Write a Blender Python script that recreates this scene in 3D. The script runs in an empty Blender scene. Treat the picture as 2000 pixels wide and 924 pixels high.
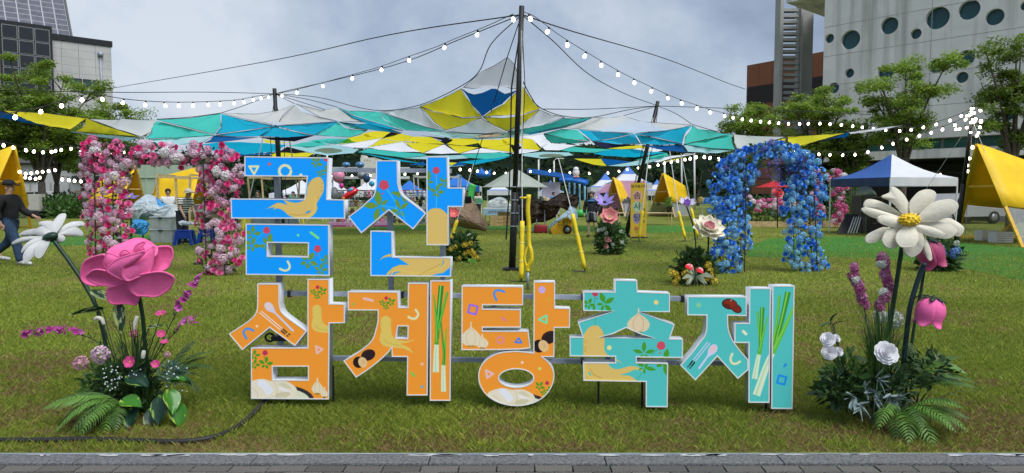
import bpy, bmesh, math, random
import numpy as np
from mathutils import Vector, Matrix, Euler
from mathutils.geometry import delaunay_2d_cdt

R = math.radians
SC = bpy.context.scene
COL = SC.collection
random.seed(7)
RNG = np.random.default_rng(7)

# ------------------------------------------------------------------ camera
F, CX, CY, HZ, CAMH = 1350.0, 1000.0, 462.0, 380.0, 1.5
PITCH = math.atan((CY - HZ) / F)
cam = bpy.data.cameras.new('camera')
cam.sensor_width = 36.0
cam.lens = 36.0 * F / 2000.0
cam.clip_start = 0.1
cam.clip_end = 3000.0
camo = bpy.data.objects.new('camera', cam)
camo.location = (0, 0, CAMH)
camo.rotation_euler = (R(90) - PITCH, 0, 0)
COL.objects.link(camo)
SC.camera = camo
SC.view_settings.view_transform = 'Standard'
SC.view_settings.look = 'None'
SC.view_settings.exposure = 0.3
SC.view_settings.gamma = 1.0
SC.view_settings.use_curve_mapping = False
SC.cycles.max_bounces = 6
SC.cycles.transparent_max_bounces = 12

# ------------------------------------------------------------------ sky and sun
SUN_EL, SUN_AZ = 60.0, 140.0        # azimuth clockwise from +Y (north)
w = bpy.data.worlds.new('World')
SC.world = w
w.use_nodes = True
nt = w.node_tree
nt.nodes.clear()
out = nt.nodes.new('ShaderNodeOutputWorld')
mixs = nt.nodes.new('ShaderNodeMixShader')
bg1 = nt.nodes.new('ShaderNodeBackground')
bg2 = nt.nodes.new('ShaderNodeBackground')
sky = nt.nodes.new('ShaderNodeTexSky')
sky.sky_type = 'NISHITA'
sky.sun_disc = False
sky.sun_elevation = R(SUN_EL)
sky.sun_rotation = R(SUN_AZ)
bg1.inputs[1].default_value = 0.10
nt.links.new(sky.outputs[0], bg1.inputs[0])
tc = nt.nodes.new('ShaderNodeTexCoord')
mp = nt.nodes.new('ShaderNodeMapping')
mp.inputs['Scale'].default_value = (1.0, 1.0, 1.35)
mp.inputs['Location'].default_value = (0.35, 0.1, 0.22)
n1 = nt.nodes.new('ShaderNodeTexNoise')
n1.inputs['Scale'].default_value = 1.7
n1.inputs['Detail'].default_value = 7
n1.inputs['Roughness'].default_value = 0.58
n1.inputs['Distortion'].default_value = 0.15
cr = nt.nodes.new('ShaderNodeValToRGB')
e = cr.color_ramp.elements
e[0].position = 0.38
e[0].color = (0.200, 0.252, 0.345, 1)
e[1].position = 0.66
e[1].color = (0.590, 0.640, 0.710, 1)
m = e.new(0.50)
m.color = (0.325, 0.395, 0.510, 1)
nt.links.new(tc.outputs['Generated'], mp.inputs[0])
nt.links.new(mp.outputs[0], n1.inputs[0])
nt.links.new(n1.outputs[0], cr.inputs[0])
nt.links.new(cr.outputs[0], bg2.inputs[0])
bg2.inputs[1].default_value = 1.0
mixs.inputs[0].default_value = 0.86
nt.links.new(bg1.outputs[0], mixs.inputs[1])
nt.links.new(bg2.outputs[0], mixs.inputs[2])
nt.links.new(mixs.outputs[0], out.inputs[0])

sl = bpy.data.lights.new('sun', 'SUN')
sl.energy = 3.0
sl.angle = R(40)
sl.color = (1.0, 0.985, 0.96)
so = bpy.data.objects.new('sun', sl)
so.location = (0, -5, 30)
sd = Vector((math.sin(R(SUN_AZ)) * math.cos(R(SUN_EL)), math.cos(R(SUN_AZ)) * math.cos(R(SUN_EL)), math.sin(R(SUN_EL))))
so.rotation_euler = sd.to_track_quat('Z', 'Y').to_euler()
COL.objects.link(so)

# ------------------------------------------------------------------ projection helpers (photo pixels -> places)
_cp, _sp = math.cos(PITCH), math.sin(PITCH)
def ray(x, y):
    u, v = (x - CX) / F, (CY - y) / F
    return Vector((u, _cp + v * _sp, -_sp + v * _cp))
def P(x, y, Y):
    d = ray(x, y)
    return Vector((d.x * Y / d.y, Y, CAMH + d.z * Y / d.y))
def G(x, y, z=0.0):
    d = ray(x, y)
    t = (z - CAMH) / d.z
    return Vector((d.x * t, d.y * t, z))
def GX(x, Y, z=0.0):
    "point on the ground in picture column x at distance Y"
    p = P(x, 470, Y)
    return Vector((p.x, Y, z))

# ------------------------------------------------------------------ materials
MATS = {}
def M(name, col, rough=0.6, var=0.18, scale=6.0, bump=0.0, bscale=None, metal=0.0, emit=0.0, trans=0.0, spec=0.4, col2=None, alpha=1.0, coat=0.0):
    if name in MATS:
        return MATS[name]
    m = bpy.data.materials.new(name)
    m.use_nodes = True
    t = m.node_tree
    t.nodes.clear()
    o = t.nodes.new('ShaderNodeOutputMaterial')
    b = t.nodes.new('ShaderNodeBsdfPrincipled')
    b.inputs['Roughness'].default_value = rough
    b.inputs['Metallic'].default_value = metal
    b.inputs['Specular IOR Level'].default_value = spec
    b.inputs['Coat Weight'].default_value = coat
    tcn = t.nodes.new('ShaderNodeTexCoord')
    nz = t.nodes.new('ShaderNodeTexNoise')
    nz.inputs['Scale'].default_value = scale
    nz.inputs['Detail'].default_value = 4
    t.links.new(tcn.outputs['Object'], nz.inputs[0])
    ra = t.nodes.new('ShaderNodeValToRGB')
    c = np.array(col[:3], float)
    lo = np.array(col2[:3], float) if col2 else c * (1 - var)
    hi = c * (1 + var * 0.6)
    ra.color_ramp.elements[0].position = 0.32
    ra.color_ramp.elements[1].position = 0.68
    ra.color_ramp.elements[0].color = (*np.clip(lo, 0, 1), 1)
    ra.color_ramp.elements[1].color = (*np.clip(hi, 0, 1), 1)
    t.links.new(nz.outputs[0], ra.inputs[0])
    t.links.new(ra.outputs[0], b.inputs['Base Color'])
    if emit > 0:
        t.links.new(ra.outputs[0], b.inputs['Emission Color'])
        b.inputs['Emission Strength'].default_value = emit
    if bump > 0:
        n2 = t.nodes.new('ShaderNodeTexNoise')
        n2.inputs['Scale'].default_value = bscale or scale * 6
        n2.inputs['Detail'].default_value = 5
        t.links.new(tcn.outputs['Object'], n2.inputs[0])
        bp = t.nodes.new('ShaderNodeBump')
        bp.inputs['Strength'].default_value = bump
        bp.inputs['Distance'].default_value = 0.02
        t.links.new(n2.outputs[0], bp.inputs['Height'])
        t.links.new(bp.outputs[0], b.inputs['Normal'])
    sh = b.outputs[0]
    if trans > 0:
        tr = t.nodes.new('ShaderNodeBsdfTranslucent')
        t.links.new(ra.outputs[0], tr.inputs[0])
        mx = t.nodes.new('ShaderNodeMixShader')
        mx.inputs[0].default_value = trans
        t.links.new(sh, mx.inputs[1])
        t.links.new(tr.outputs[0], mx.inputs[2])
        sh = mx.outputs[0]
    if alpha < 1:
        tp = t.nodes.new('ShaderNodeBsdfTransparent')
        mx = t.nodes.new('ShaderNodeMixShader')
        mx.inputs[0].default_value = alpha
        t.links.new(tp.outputs[0], mx.inputs[1])
        t.links.new(sh, mx.inputs[2])
        sh = mx.outputs[0]
    t.links.new(sh, o.inputs[0])
    MATS[name] = m
    return m

def lin(r, g, b):
    f = lambda c: ((c / 255 + 0.055) / 1.055) ** 2.4 if c > 10 else c / 255 / 12.92
    return (f(r), f(g), f(b))

# ------------------------------------------------------------------ scene graph helpers
def tag(o, label=None, cat=None, group=None, kind=None):
    if label: o['label'] = label
    if cat: o['category'] = cat
    if group: o['group'] = group
    if kind: o['kind'] = kind
    return o
def thing(name, label, cat, loc=(0, 0, 0), rz=0.0, group=None):
    o = bpy.data.objects.new(name, None)
    o.empty_display_size = 0.2
    COL.objects.link(o)
    o.location = loc
    o.rotation_euler = (0, 0, rz)
    return tag(o, label, cat, group)
def place(name, mesh, parent=None, mw=None, label=None, kind=None):
    o = bpy.data.objects.new(name, mesh)
    COL.objects.link(o)
    if parent is not None: o.parent = parent
    if mw is not None: o.matrix_local = mw
    if label: o['label'] = label
    if kind: o['kind'] = kind
    return o
def copy_tree(o, parent=None):
    c = o.copy()
    COL.objects.link(c)
    if parent is not None:
        c.parent = parent
    for ch in o.children:
        copy_tree(ch, c)
    return c

def basis(d):
    d = Vector(d).normalized()
    a = Vector((0, 0, 1)) if abs(d.z) < 0.95 else Vector((1, 0, 0))
    u = d.cross(a).normalized()
    v = u.cross(d).normalized()
    return u, v

class MB:
    "collects shapes and links them as one mesh object"
    def __init__(s):
        s.v = []; s.f = []; s.m = []; s.k = 0
    def mat(s, k):
        s.k = k
        return s
    def add(s, vs, fs, mw=None):
        n = len(s.v)
        if mw is not None: vs = [mw @ Vector(p) for p in vs]
        s.v += [tuple(p) for p in vs]
        s.f += [tuple(i + n for i in f) for f in fs]
        s.m += [s.k] * len(fs)
        return s
    def box(s, x0, x1, y0, y1, z0, z1, mw=None):
        vs = [Vector(p) for p in [(x0, y0, z0), (x1, y0, z0), (x1, y1, z0), (x0, y1, z0), (x0, y0, z1), (x1, y0, z1), (x1, y1, z1), (x0, y1, z1)]]
        return s.add(vs, [(0, 3, 2, 1), (4, 5, 6, 7), (0, 1, 5, 4), (1, 2, 6, 5), (2, 3, 7, 6), (3, 0, 4, 7)], mw)
    def cbox(s, c, sx, sy, sz, mw=None, b=0.0):
        "box with its edges cut by b"
        x, y, z = sx / 2, sy / 2, sz / 2
        if b <= 0:
            return s.box(c[0] - x, c[0] + x, c[1] - y, c[1] + y, c[2] - z, c[2] + z, mw)
        bm = bmesh.new()
        bmesh.ops.create_cube(bm, size=1.0, matrix=Matrix.Translation(c) @ Matrix.Diagonal((sx, sy, sz, 1)))
        bmesh.ops.bevel(bm, geom=bm.edges[:], offset=b, segments=2, affect='EDGES', profile=0.6)
        bm.verts.index_update()
        s.add([v.co.copy() for v in bm.verts], [[v.index for v in f.verts] for f in bm.faces], mw)
        bm.free()
        return s
    def tube(s, pts, r, n=6, caps=True, mw=None):
        pts = [Vector(p) for p in pts]
        rs = r if isinstance(r, (list, tuple)) else [r] * len(pts)
        vs = []; fs = []
        u = None
        for i, p in enumerate(pts):
            d = (pts[min(i + 1, len(pts) - 1)] - pts[max(i - 1, 0)])
            if d.length < 1e-9: d = Vector((0, 0, 1))
            d.normalize()
            if u is None:
                u, v = basis(d)
            else:
                u = (u - d * u.dot(d))
                if u.length < 1e-6: u, v = basis(d)
                u.normalize()
                v = u.cross(d)
            for k in range(n):
                a = 2 * math.pi * k / n
                vs.append(p + (u * math.cos(a) + v * math.sin(a)) * rs[i])
        for i in range(len(pts) - 1):
            for k in range(n):
                k2 = (k + 1) % n
                fs.append((i * n + k, i * n + k2, (i + 1) * n + k2, (i + 1) * n + k))
        if caps:
            fs.append(tuple(range(n - 1, -1, -1)))
            fs.append(tuple((len(pts) - 1) * n + k for k in range(n)))
        return s.add(vs, fs, mw)
    def bar(s, a, b, w_, h_, up=(0, 0, 1)):
        "rectangular bar from a to b"
        a, b = Vector(a), Vector(b)
        d = (b - a).normalized()
        up = Vector(up)
        if abs(d.dot(up)) > 0.98: up = Vector((0, 1, 0))
        u = d.cross(up).normalized() * w_ / 2
        v = u.cross(d).normalized() * h_ / 2
        vs = [a - u - v, a + u - v, a + u + v, a - u + v, b - u - v, b + u - v, b + u + v, b - u + v]
        return s.add(vs, [(0, 1, 2, 3), (7, 6, 5, 4), (0, 4, 5, 1), (1, 5, 6, 2), (2, 6, 7, 3), (3, 7, 4, 0)])
    def lathe(s, prof, n=12, mw=None):
        vs = []; fs = []
        for (r, z) in prof:
            for k in range(n):
                a = 2 * math.pi * k / n
                vs.append(Vector((r * math.cos(a), r * math.sin(a), z)))
        for i in range(len(prof) - 1):
            for k in range(n):
                k2 = (k + 1) % n
                fs.append((i * n + k, i * n + k2, (i + 1) * n + k2, (i + 1) * n + k))
        fs.append(tuple(range(n - 1, -1, -1)))
        fs.append(tuple((len(prof) - 1) * n + k for k in range(n)))
        return s.add(vs, fs, mw)
    def ball(s, c, rx, ry=None, rz=None, n=8, k=6, jit=0.0, rng=random):
        ry = ry or rx; rz = rz or rx
        prof = []
        vs = []; fs = []
        for i in range(1, k):
            a = math.pi * i / k
            for j in range(n):
                b = 2 * math.pi * j / n
                q = 1 + (rng.uniform(-jit, jit) if jit else 0)
                vs.append(Vector((c[0] + rx * q * math.sin(a) * math.cos(b), c[1] + ry * q * math.sin(a) * math.sin(b), c[2] + rz * q * math.cos(a))))
        top = len(vs); vs.append(Vector((c[0], c[1], c[2] + rz)))
        bot = len(vs); vs.append(Vector((c[0], c[1], c[2] - rz)))
        for i in range(k - 2):
            for j in range(n):
                j2 = (j + 1) % n
                fs.append((i * n + j, (i + 1) * n + j, (i + 1) * n + j2, i * n + j2))
        for j in range(n):
            j2 = (j + 1) % n
            fs.append((top, j, j2))
            fs.append((bot, (k - 2) * n + j2, (k - 2) * n + j))
        return s.add(vs, fs)
    def poly(s, pts):
        return s.add([Vector(p) for p in pts], [tuple(range(len(pts)))])
    def slab(s, pts, off):
        "flat polygon thickened by the vector off"
        pts = [Vector(p) for p in pts]
        off = Vector(off)
        n = len(pts)
        fs = [tuple(range(n)), tuple(range(2 * n - 1, n - 1, -1))]
        for i in range(n):
            j = (i + 1) % n
            fs.append((i, i + n, j + n, j))
        return s.add(pts + [p + off for p in pts], fs)
    def mesh(s, name, mats):
        me = bpy.data.meshes.new(name)
        me.from_pydata(s.v, [], s.f)
        for m_ in (mats if isinstance(mats, (list, tuple)) else [mats]):
            me.materials.append(m_)
        if any(s.m):
            me.polygons.foreach_set('material_index', s.m)
        return me
    def build(s, name, mats, parent=None, smooth=False, world=False, label=None, kind=None):
        if world and parent is not None:
            q = parent.matrix_basis.inverted()
            par = parent.parent
            while par is not None:
                q = q @ par.matrix_basis.inverted()
                par = par.parent
            s.v = [tuple(q @ Vector(p)) for p in s.v]
        me = s.mesh(name, mats)
        bm = bmesh.new()
        bm.from_mesh(me)
        bmesh.ops.recalc_face_normals(bm, faces=bm.faces[:])
        bm.to_mesh(me)
        bm.free()
        if smooth:
            me.polygons.foreach_set('use_smooth', [True] * len(me.polygons))
        return place(name, me, parent, None, label, kind)

def solid(o, t, off=0.0):
    md = o.modifiers.new('thick', 'SOLIDIFY')
    md.thickness = t
    md.offset = off
    return o

def np_mesh(name, verts, faces, mats, smooth=False, midx=None):
    "fast mesh from numpy arrays: verts (n,3), faces (m,k)"
    me = bpy.data.meshes.new(name)
    nv, nf, k = len(verts), len(faces), faces.shape[1]
    me.vertices.add(nv)
    me.vertices.foreach_set('co', np.ascontiguousarray(verts, dtype=np.float32).ravel())
    me.loops.add(nf * k)
    me.loops.foreach_set('vertex_index', np.ascontiguousarray(faces, dtype=np.int32).ravel())
    me.polygons.add(nf)
    me.polygons.foreach_set('loop_start', np.arange(0, nf * k, k, dtype=np.int32))
    for m_ in (mats if isinstance(mats, (list, tuple)) else [mats]):
        me.materials.append(m_)
    if midx is not None:
        me.polygons.foreach_set('material_index', np.ascontiguousarray(midx, dtype=np.int32))
    if smooth:
        me.polygons.foreach_set('use_smooth', np.ones(nf, dtype=bool))
    me.update(calc_edges=True)
    return me

def ev_mesh(o):
    "mesh of an object with its modifiers applied; the helper object is removed"
    COL.objects.link(o)
    dg = bpy.context.evaluated_depsgraph_get()
    dg.update()
    me = bpy.data.meshes.new_from_object(o.evaluated_get(dg))
    COL.objects.unlink(o)
    bpy.data.objects.remove(o)
    return me

def shape2d(name, loops, depth, mats, bevel=0.0):
    "filled 2D outline with holes, extruded by depth (both ways depth/2); local XY plane"
    cu = bpy.data.curves.new(name, 'CURVE')
    cu.dimensions = '2D'
    cu.fill_mode = 'BOTH'
    cu.extrude = depth / 2
    cu.bevel_depth = bevel
    for lp in loops:
        sp = cu.splines.new('POLY')
        sp.points.add(len(lp) - 1)
        for i, p in enumerate(lp):
            sp.points[i].co = (p[0], p[1], 0, 1)
        sp.use_cyclic_u = True
    o = bpy.data.objects.new(name, cu)
    me = ev_mesh(o)
    me.name = name
    me.materials.clear()
    for m_ in (mats if isinstance(mats, (list, tuple)) else [mats]):
        me.materials.append(m_)
    me.polygons.foreach_set('material_index', [0] * len(me.polygons))
    return me

def text_mesh(body, size, mat, depth=0.004, align='CENTER'):
    cu = bpy.data.curves.new('lettering', 'FONT')
    cu.body = body
    cu.size = size
    cu.align_x = align
    cu.align_y = 'CENTER'
    cu.extrude = depth / 2
    cu.resolution_u = 3
    o = bpy.data.objects.new('lettering', cu)
    me = ev_mesh(o)
    me.materials.clear()
    me.materials.append(mat)
    return me
def upright(loc, rz=0.0):
    "matrix that stands an XY shape up facing -Y, turned by rz"
    return Matrix.Translation(loc) @ Matrix.Rotation(rz, 4, 'Z') @ Matrix.Rotation(R(90), 4, 'X')

def blob_patch(mb, pts, bulge, rings=4, lip=0.0):
    "dome over a closed outline (world points); bulge is a vector added at the middle"
    pts = [Vector(p) for p in pts]
    n = len(pts)
    c = sum(pts, Vector()) / n
    vs = []; fs = []
    qs = [1 - k / rings for k in range(rings)]
    if lip: qs.insert(1, .93); rings += 1
    for k in range(rings):
        q = qs[k]
        h = 1 - q * q
        for p in pts:
            vs.append(c + (p - c) * q + Vector(bulge) * h + (Vector((0, -lip, lip * .4)) if k == 0 and lip else Vector()))
    vs.append(c + Vector(bulge))
    for k in range(rings - 1):
        for i in range(n):
            j = (i + 1) % n
            fs.append((k * n + i, k * n + j, (k + 1) * n + j, (k + 1) * n + i))
    for i in range(n):
        fs.append(((rings - 1) * n + i, (rings - 1) * n + (i + 1) % n, len(vs) - 1))
    mb.add(vs, fs)

def smooth_loop(pts, k=3):
    "closed Catmull-Rom through 2D or 3D points"
    pts = [np.array(p, float) for p in pts]
    n = len(pts); out_ = []
    for i in range(n):
        a, b, c, d = pts[i - 1], pts[i], pts[(i + 1) % n], pts[(i + 2) % n]
        for j in range(k):
            t = j / k
            out_.append(0.5 * ((2 * b) + (c - a) * t + (2 * a - 5 * b + 4 * c - d) * t * t + (3 * b - a - 3 * c + d) * t ** 3))
    return out_
def smooth_line(pts, k=4):
    pts = [np.array(p, float) for p in pts]
    q = [2 * pts[0] - pts[1]] + pts + [2 * pts[-1] - pts[-2]]
    out_ = []
    for i in range(1, len(q) - 2):
        a, b, c, d = q[i - 1], q[i], q[i + 1], q[i + 2]
        for j in range(k):
            t = j / k
            out_.append(0.5 * ((2 * b) + (c - a) * t + (2 * a - 5 * b + 4 * c - d) * t * t + (3 * b - a - 3 * c + d) * t ** 3))
    out_.append(q[-2])
    return out_
# ================================================================== ground
def ground_mat():
    m = bpy.data.materials.new('lawn_soil')
    m.use_nodes = True
    t = m.node_tree
    b = t.nodes['Principled BSDF']
    b.inputs['Roughness'].default_value = 0.95
    b.inputs['Specular IOR Level'].default_value = 0.1
    tcn = t.nodes.new('ShaderNodeTexCoord')
    a = t.nodes.new('ShaderNodeTexNoise'); a.inputs['Scale'].default_value = 0.55; a.inputs['Detail'].default_value = 6
    f = t.nodes.new('ShaderNodeTexNoise'); f.inputs['Scale'].default_value = 14.0; f.inputs['Detail'].default_value = 6; f.inputs['Roughness'].default_value = 0.75
    t.links.new(tcn.outputs['Object'], a.inputs[0]); t.links.new(tcn.outputs['Object'], f.inputs[0])
    r1 = t.nodes.new('ShaderNodeValToRGB'); r2 = t.nodes.new('ShaderNodeValToRGB')
    r1.color_ramp.elements[0].color = (0.120, 0.158, 0.026, 1); r1.color_ramp.elements[0].position = 0.35
    r1.color_ramp.elements[1].color = (0.215, 0.228, 0.055, 1); r1.color_ramp.elements[1].position = 0.68
    r2.color_ramp.elements[0].color = (0.55, 0.60, 0.45, 1); r2.color_ramp.elements[0].position = 0.30
    r2.color_ramp.elements[1].color = (1.25, 1.2, 1.15, 1); r2.color_ramp.elements[1].position = 0.70
    t.links.new(a.outputs[0], r1.inputs[0]); t.links.new(f.outputs[0], r2.inputs[0])
    mx = t.nodes.new('ShaderNodeMix'); mx.data_type = 'RGBA'; mx.blend_type = 'MULTIPLY'; mx.inputs['Factor'].default_value = 1.0
    t.links.new(r1.outputs[0], mx.inputs['A']); t.links.new(r2.outputs[0], mx.inputs['B'])
    t.links.new(mx.outputs['Result'], b.inputs['Base Color'])
    bp = t.nodes.new('ShaderNodeBump'); bp.inputs['Strength'].default_value = 0.6; bp.inputs['Distance'].default_value = 0.03
    t.links.new(f.outputs[0], bp.inputs['Height']); t.links.new(bp.outputs[0], b.inputs['Normal'])
    return m
EDGE = 3.935          # distance of the lawn's front edge
xs = [-900, -300, -100, -40, -20, -10, -6, -3, 0, 3, 6, 10, 20, 40, 100, 300, 900]
ys = [EDGE, 5, 7, 10, 15, 20, 30, 50, 80, 130, 250, 600, 1500]
b_ = MB()
b_.add([(x, y, 0) for y in ys for x in xs], [(j * len(xs) + i, j * len(xs) + i + 1, (j + 1) * len(xs) + i + 1, (j + 1) * len(xs) + i) for j in range(len(ys) - 1) for i in range(len(xs) - 1)])
tag(b_.build('lawn', ground_mat()), kind='structure')
# rest of the ground, under and behind the camera, below the pavement
b_ = MB()
b_.add([(-900, -900, -0.06), (900, -900, -0.06), (900, EDGE, -0.06), (-900, EDGE, -0.06)], [(0, 1, 2, 3)])
pav = tag(b_.build('pavement', M('paving_bed', (0.030, 0.029, 0.027), 0.95, 0.3, 9, 0.4)), kind='structure')

# pavers: 200 x 100 mm concrete blocks, half bond, the rows nearest the kerb
pm = [M('paver_a', (0.125, 0.118, 0.108), 0.92, 0.6, 150, 0.6, 120), M('paver_b', (0.100, 0.095, 0.088), 0.92, 0.6, 150, 0.6, 120), M('paver_c', (0.145, 0.137, 0.124), 0.92, 0.6, 150, 0.6, 120)]
pvm = []
for k in range(3):
    q = MB(); q.cbox((0, 0, -0.030), 0.2035, 0.0850, 0.06, b=0.005)
    pvm.append(q.mesh('paver', pm[k]))
row_h = 0.0925
rr = random.Random(3)
for j in range(6):
    yc = 3.794 - row_h * (j + 0.5)
    nx = 18 if j < 3 else 16
    for i in range(-nx, nx + 1):
        x = i * 0.211 + (0.105 if j % 2 else 0.0) + 0.02
        o = place('paver', pvm[rr.choice([0, 0, 1, 2])], pav)
        o.location = (x, yc, -0.016 + rr.uniform(-0.0025, 0.0025))
        o.rotation_euler = (rr.uniform(-.012, .012), rr.uniform(-.01, .01), rr.uniform(-.008, .008) + (math.pi if rr.random() < .5 else 0))
# kerb: one metre granite edging strips
km = M('kerb_granite', (0.150, 0.153, 0.156), 0.85, 0.4, 70, 0.5, 90, col2=(0.070, 0.073, 0.077))
kw = M('kerb_lichen', (0.45, 0.46, 0.46), 0.9, 0.3, 20, 0.3, 80)
kerb = thing('kerb', None, None); kerb['kind'] = 'structure'
for i in range(-5, 6):
    q = MB(); q.cbox((0, 0, -0.045), 0.995, 0.138, 0.11, b=0.008)
    o = q.build('kerb_stone', km, kerb)
    o.location = (i * 1.0 + 0.03, 3.866, -0.014 + rr.uniform(-.003, .003))
    o.rotation_euler = (rr.uniform(-.01, .01), rr.uniform(-.004, .004), rr.uniform(-.003, .003))
# pale mortar smears left along the kerb's back edge
q = MB()
for i in range(46):
    x = rr.uniform(-4, 4); L = rr.uniform(.02, .13); W = rr.uniform(.006, .026)
    y = 3.93 - W - rr.uniform(0, .01)
    n = 9
    q.poly([(x + L * math.cos(a) * rr.uniform(.6, 1), y + W * math.sin(a) * rr.uniform(.5, 1), -0.0005) for a in [2 * math.pi * k / n for k in range(n)]])
q.build('mortar_smear', kw, kerb, kind='stuff')

# bright green artificial turf mats
tm = M('artificial_turf', (0.034, 0.190, 0.016), 0.9, 0.3, 30, 0.8, 200)
b_ = MB()
tp = [(1455, 500), (1470, 480), (1500, 466), (1560, 462), (1640, 462), (1740, 463), (1850, 470), (1900, 476), (2000, 484), (2240, 500), (2240, 585), (2000, 548), (1900, 528), (1800, 512), (1700, 504), (1600, 501), (1500, 503)]
b_.poly([G(x, y, 0.006) for x, y in tp])
tag(b_.build('artificial_turf', tm), kind='structure')
b_ = MB()
b_.poly([G(x, y, 0.006) for x, y in [(700, 441), (1420, 441), (1445, 447), (1380, 452), (1260, 455), (1100, 450), (900, 447), (700, 449)]])
tag(b_.build('artificial_turf', tm), kind='structure')
b_ = MB()
b_.poly([G(x, y, 0.006) for x, y in [(60, 470), (180, 460), (470, 458), (470, 466), (190, 478), (60, 481)]])
tag(b_.build('artificial_turf', tm), kind='structure')

# ------------------------------------------------------------------ grass blades
def grass_mat():
    m = bpy.data.materials.new('grass_blade')
    m.use_nodes = True
    t = m.node_tree
    t.nodes.clear()
    o = t.nodes.new('ShaderNodeOutputMaterial')
    b = t.nodes.new('ShaderNodeBsdfPrincipled'); b.inputs['Roughness'].default_value = 0.65; b.inputs['Specular IOR Level'].default_value = 0.25
    at = t.nodes.new('ShaderNodeAttribute'); at.attribute_name = 'tint'; at.attribute_type = 'GEOMETRY'
    t.links.new(at.outputs['Color'], b.inputs['Base Color'])
    tr = t.nodes.new('ShaderNodeBsdfTranslucent'); t.links.new(at.outputs['Color'], tr.inputs[0])
    mx = t.nodes.new('ShaderNodeMixShader'); mx.inputs[0].default_value = 0.35
    t.links.new(b.outputs[0], mx.inputs[1]); t.links.new(tr.outputs[0], mx.inputs[2]); t.links.new(mx.outputs[0], o.inputs[0])
    return m
def vnoise(x, y, s, seed):
    "smooth value noise on numpy arrays"
    g = np.random.default_rng(seed).random((64, 64))
    fx, fy = x * s, y * s
    ix, iy = np.floor(fx).astype(int), np.floor(fy).astype(int)
    tx, ty = fx - ix, fy - iy
    tx = tx * tx * (3 - 2 * tx); ty = ty * ty * (3 - 2 * ty)
    a = g[ix % 64, iy % 64]; b = g[(ix + 1) % 64, iy % 64]; c = g[ix % 64, (iy + 1) % 64]; d = g[(ix + 1) % 64, (iy + 1) % 64]
    return (a * (1 - tx) + b * tx) * (1 - ty) + (c * (1 - tx) + d * tx) * ty
def blades(n, d0, d1, h, wd, seed, power=1.0):
    g = np.random.default_rng(seed)
    y = d0 + (d1 - d0) * g.random(n) ** power
    y = np.where(g.random(n) < .5, y, y + g.normal(size=n) * (d1 - d0) * .16); y = y[(y > EDGE + .004)]; n = len(y)
    x = (g.random(n) * 2 - 1) * (y * 0.92 + 1.0)
    return make_blades(x, y, g, h, wd)
def make_blades(x, y, g, h, wd):
    n = len(x)
    ed = np.clip((y - EDGE) / 0.75, 0, 1)
    dry = vnoise(x + 40, y + 40, 1.3, 1) * 0.5 + vnoise(x + 40, y + 40, 4.5, 2) * 0.3 + vnoise(x + 40, y, 13, 5) * 0.2
    right = np.clip((x - 2.2) / 1.5, 0, 1) * np.clip((7 - y) / 2, 0, 1)
    dry = dry + (1 - ed) * 0.36 * np.clip((x + 3.2) / 1.5, .35, 1) + right * 0.17
    isdry = g.random(n) < np.clip((dry - 0.52) * 3.6, 0.03, 0.85)
    lush = vnoise(x + 10, y + 10, 0.7, 3) * 0.6 + vnoise(x, y, 2.2, 4) * 0.4
    hh = h * (0.5 + 0.9 * g.random(n)) * (0.75 + 0.6 * lush) * np.where(isdry, 0.65, 1.0)
    a = g.random(n) * 2 * np.pi
    lean = (0.25 + 0.85 * g.random(n)) * np.where(isdry, 1.5, 1.0)
    la = g.random(n) * 2 * np.pi
    ww = wd * (0.7 + 0.6 * g.random(n))
    dx, dy = np.cos(a) * ww, np.sin(a) * ww
    lx, ly = np.cos(la) * lean * hh, np.sin(la) * lean * hh
    z0 = np.zeros(n)
    v = np.empty((n, 4, 3), np.float32)
    v[:, 0] = np.stack([x - dx, y - dy, z0], 1)
    v[:, 1] = np.stack([x + dx, y + dy, z0], 1)
    v[:, 2] = np.stack([x + dx * .8 + lx * .4, y + dy * .8 + ly * .4, hh * 0.6], 1)
    v[:, 3] = np.stack([x + lx, y + ly, hh], 1)
    base = np.arange(n)[:, None] * 4
    f = np.concatenate([base + np.array([[0, 1, 2]]), base + np.array([[0, 2, 3]])], 0)
    c = np.empty((n, 4), np.float32); c[:, 3] = 1
    k = g.random(n)[:, None]
    green = np.array([0.140, 0.215, 0.026]) * (1 - k) + np.array([0.38, 0.43, 0.068]) * k
    green = green * (0.72 + 0.55 * lush[:, None])
    straw = np.array([0.20, 0.13, 0.055]) * (1 - k) + np.array([0.36, 0.26, 0.125]) * k
    c[:, :3] = np.where(isdry[:, None], straw, green)
    return v.reshape(-1, 3), f, np.repeat(c, 4, 0)
gm = grass_mat()
def link_grass(parts, name='grass'):
    vs, fs, cs, off = [], [], [], 0
    for v, f, c in parts:
        vs.append(v); fs.append(f + off); cs.append(c); off += len(v)
    v = np.concatenate(vs); f = np.concatenate(fs); c = np.concatenate(cs)
    me = np_mesh(name, v, f, gm)
    at = me.attributes.new('tint', 'FLOAT_COLOR', 'POINT')
    at.data.foreach_set('color', c.ravel())
    o = place(name, me)
    return tag(o, 'short olive green lawn grass with dry straw patches by the kerb', 'grass', kind='stuff')
link_grass([blades(330000, EDGE + .005, 6.2, 0.036, 0.0018, 11), blades(280000, 6.0, 10.0, 0.033, 0.0030, 12), blades(170000, 9.8, 18.0, 0.030, 0.0058, 13, 0.9), blades(70000, 17.5, 32.0, 0.028, 0.011, 14, 0.9)])
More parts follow.
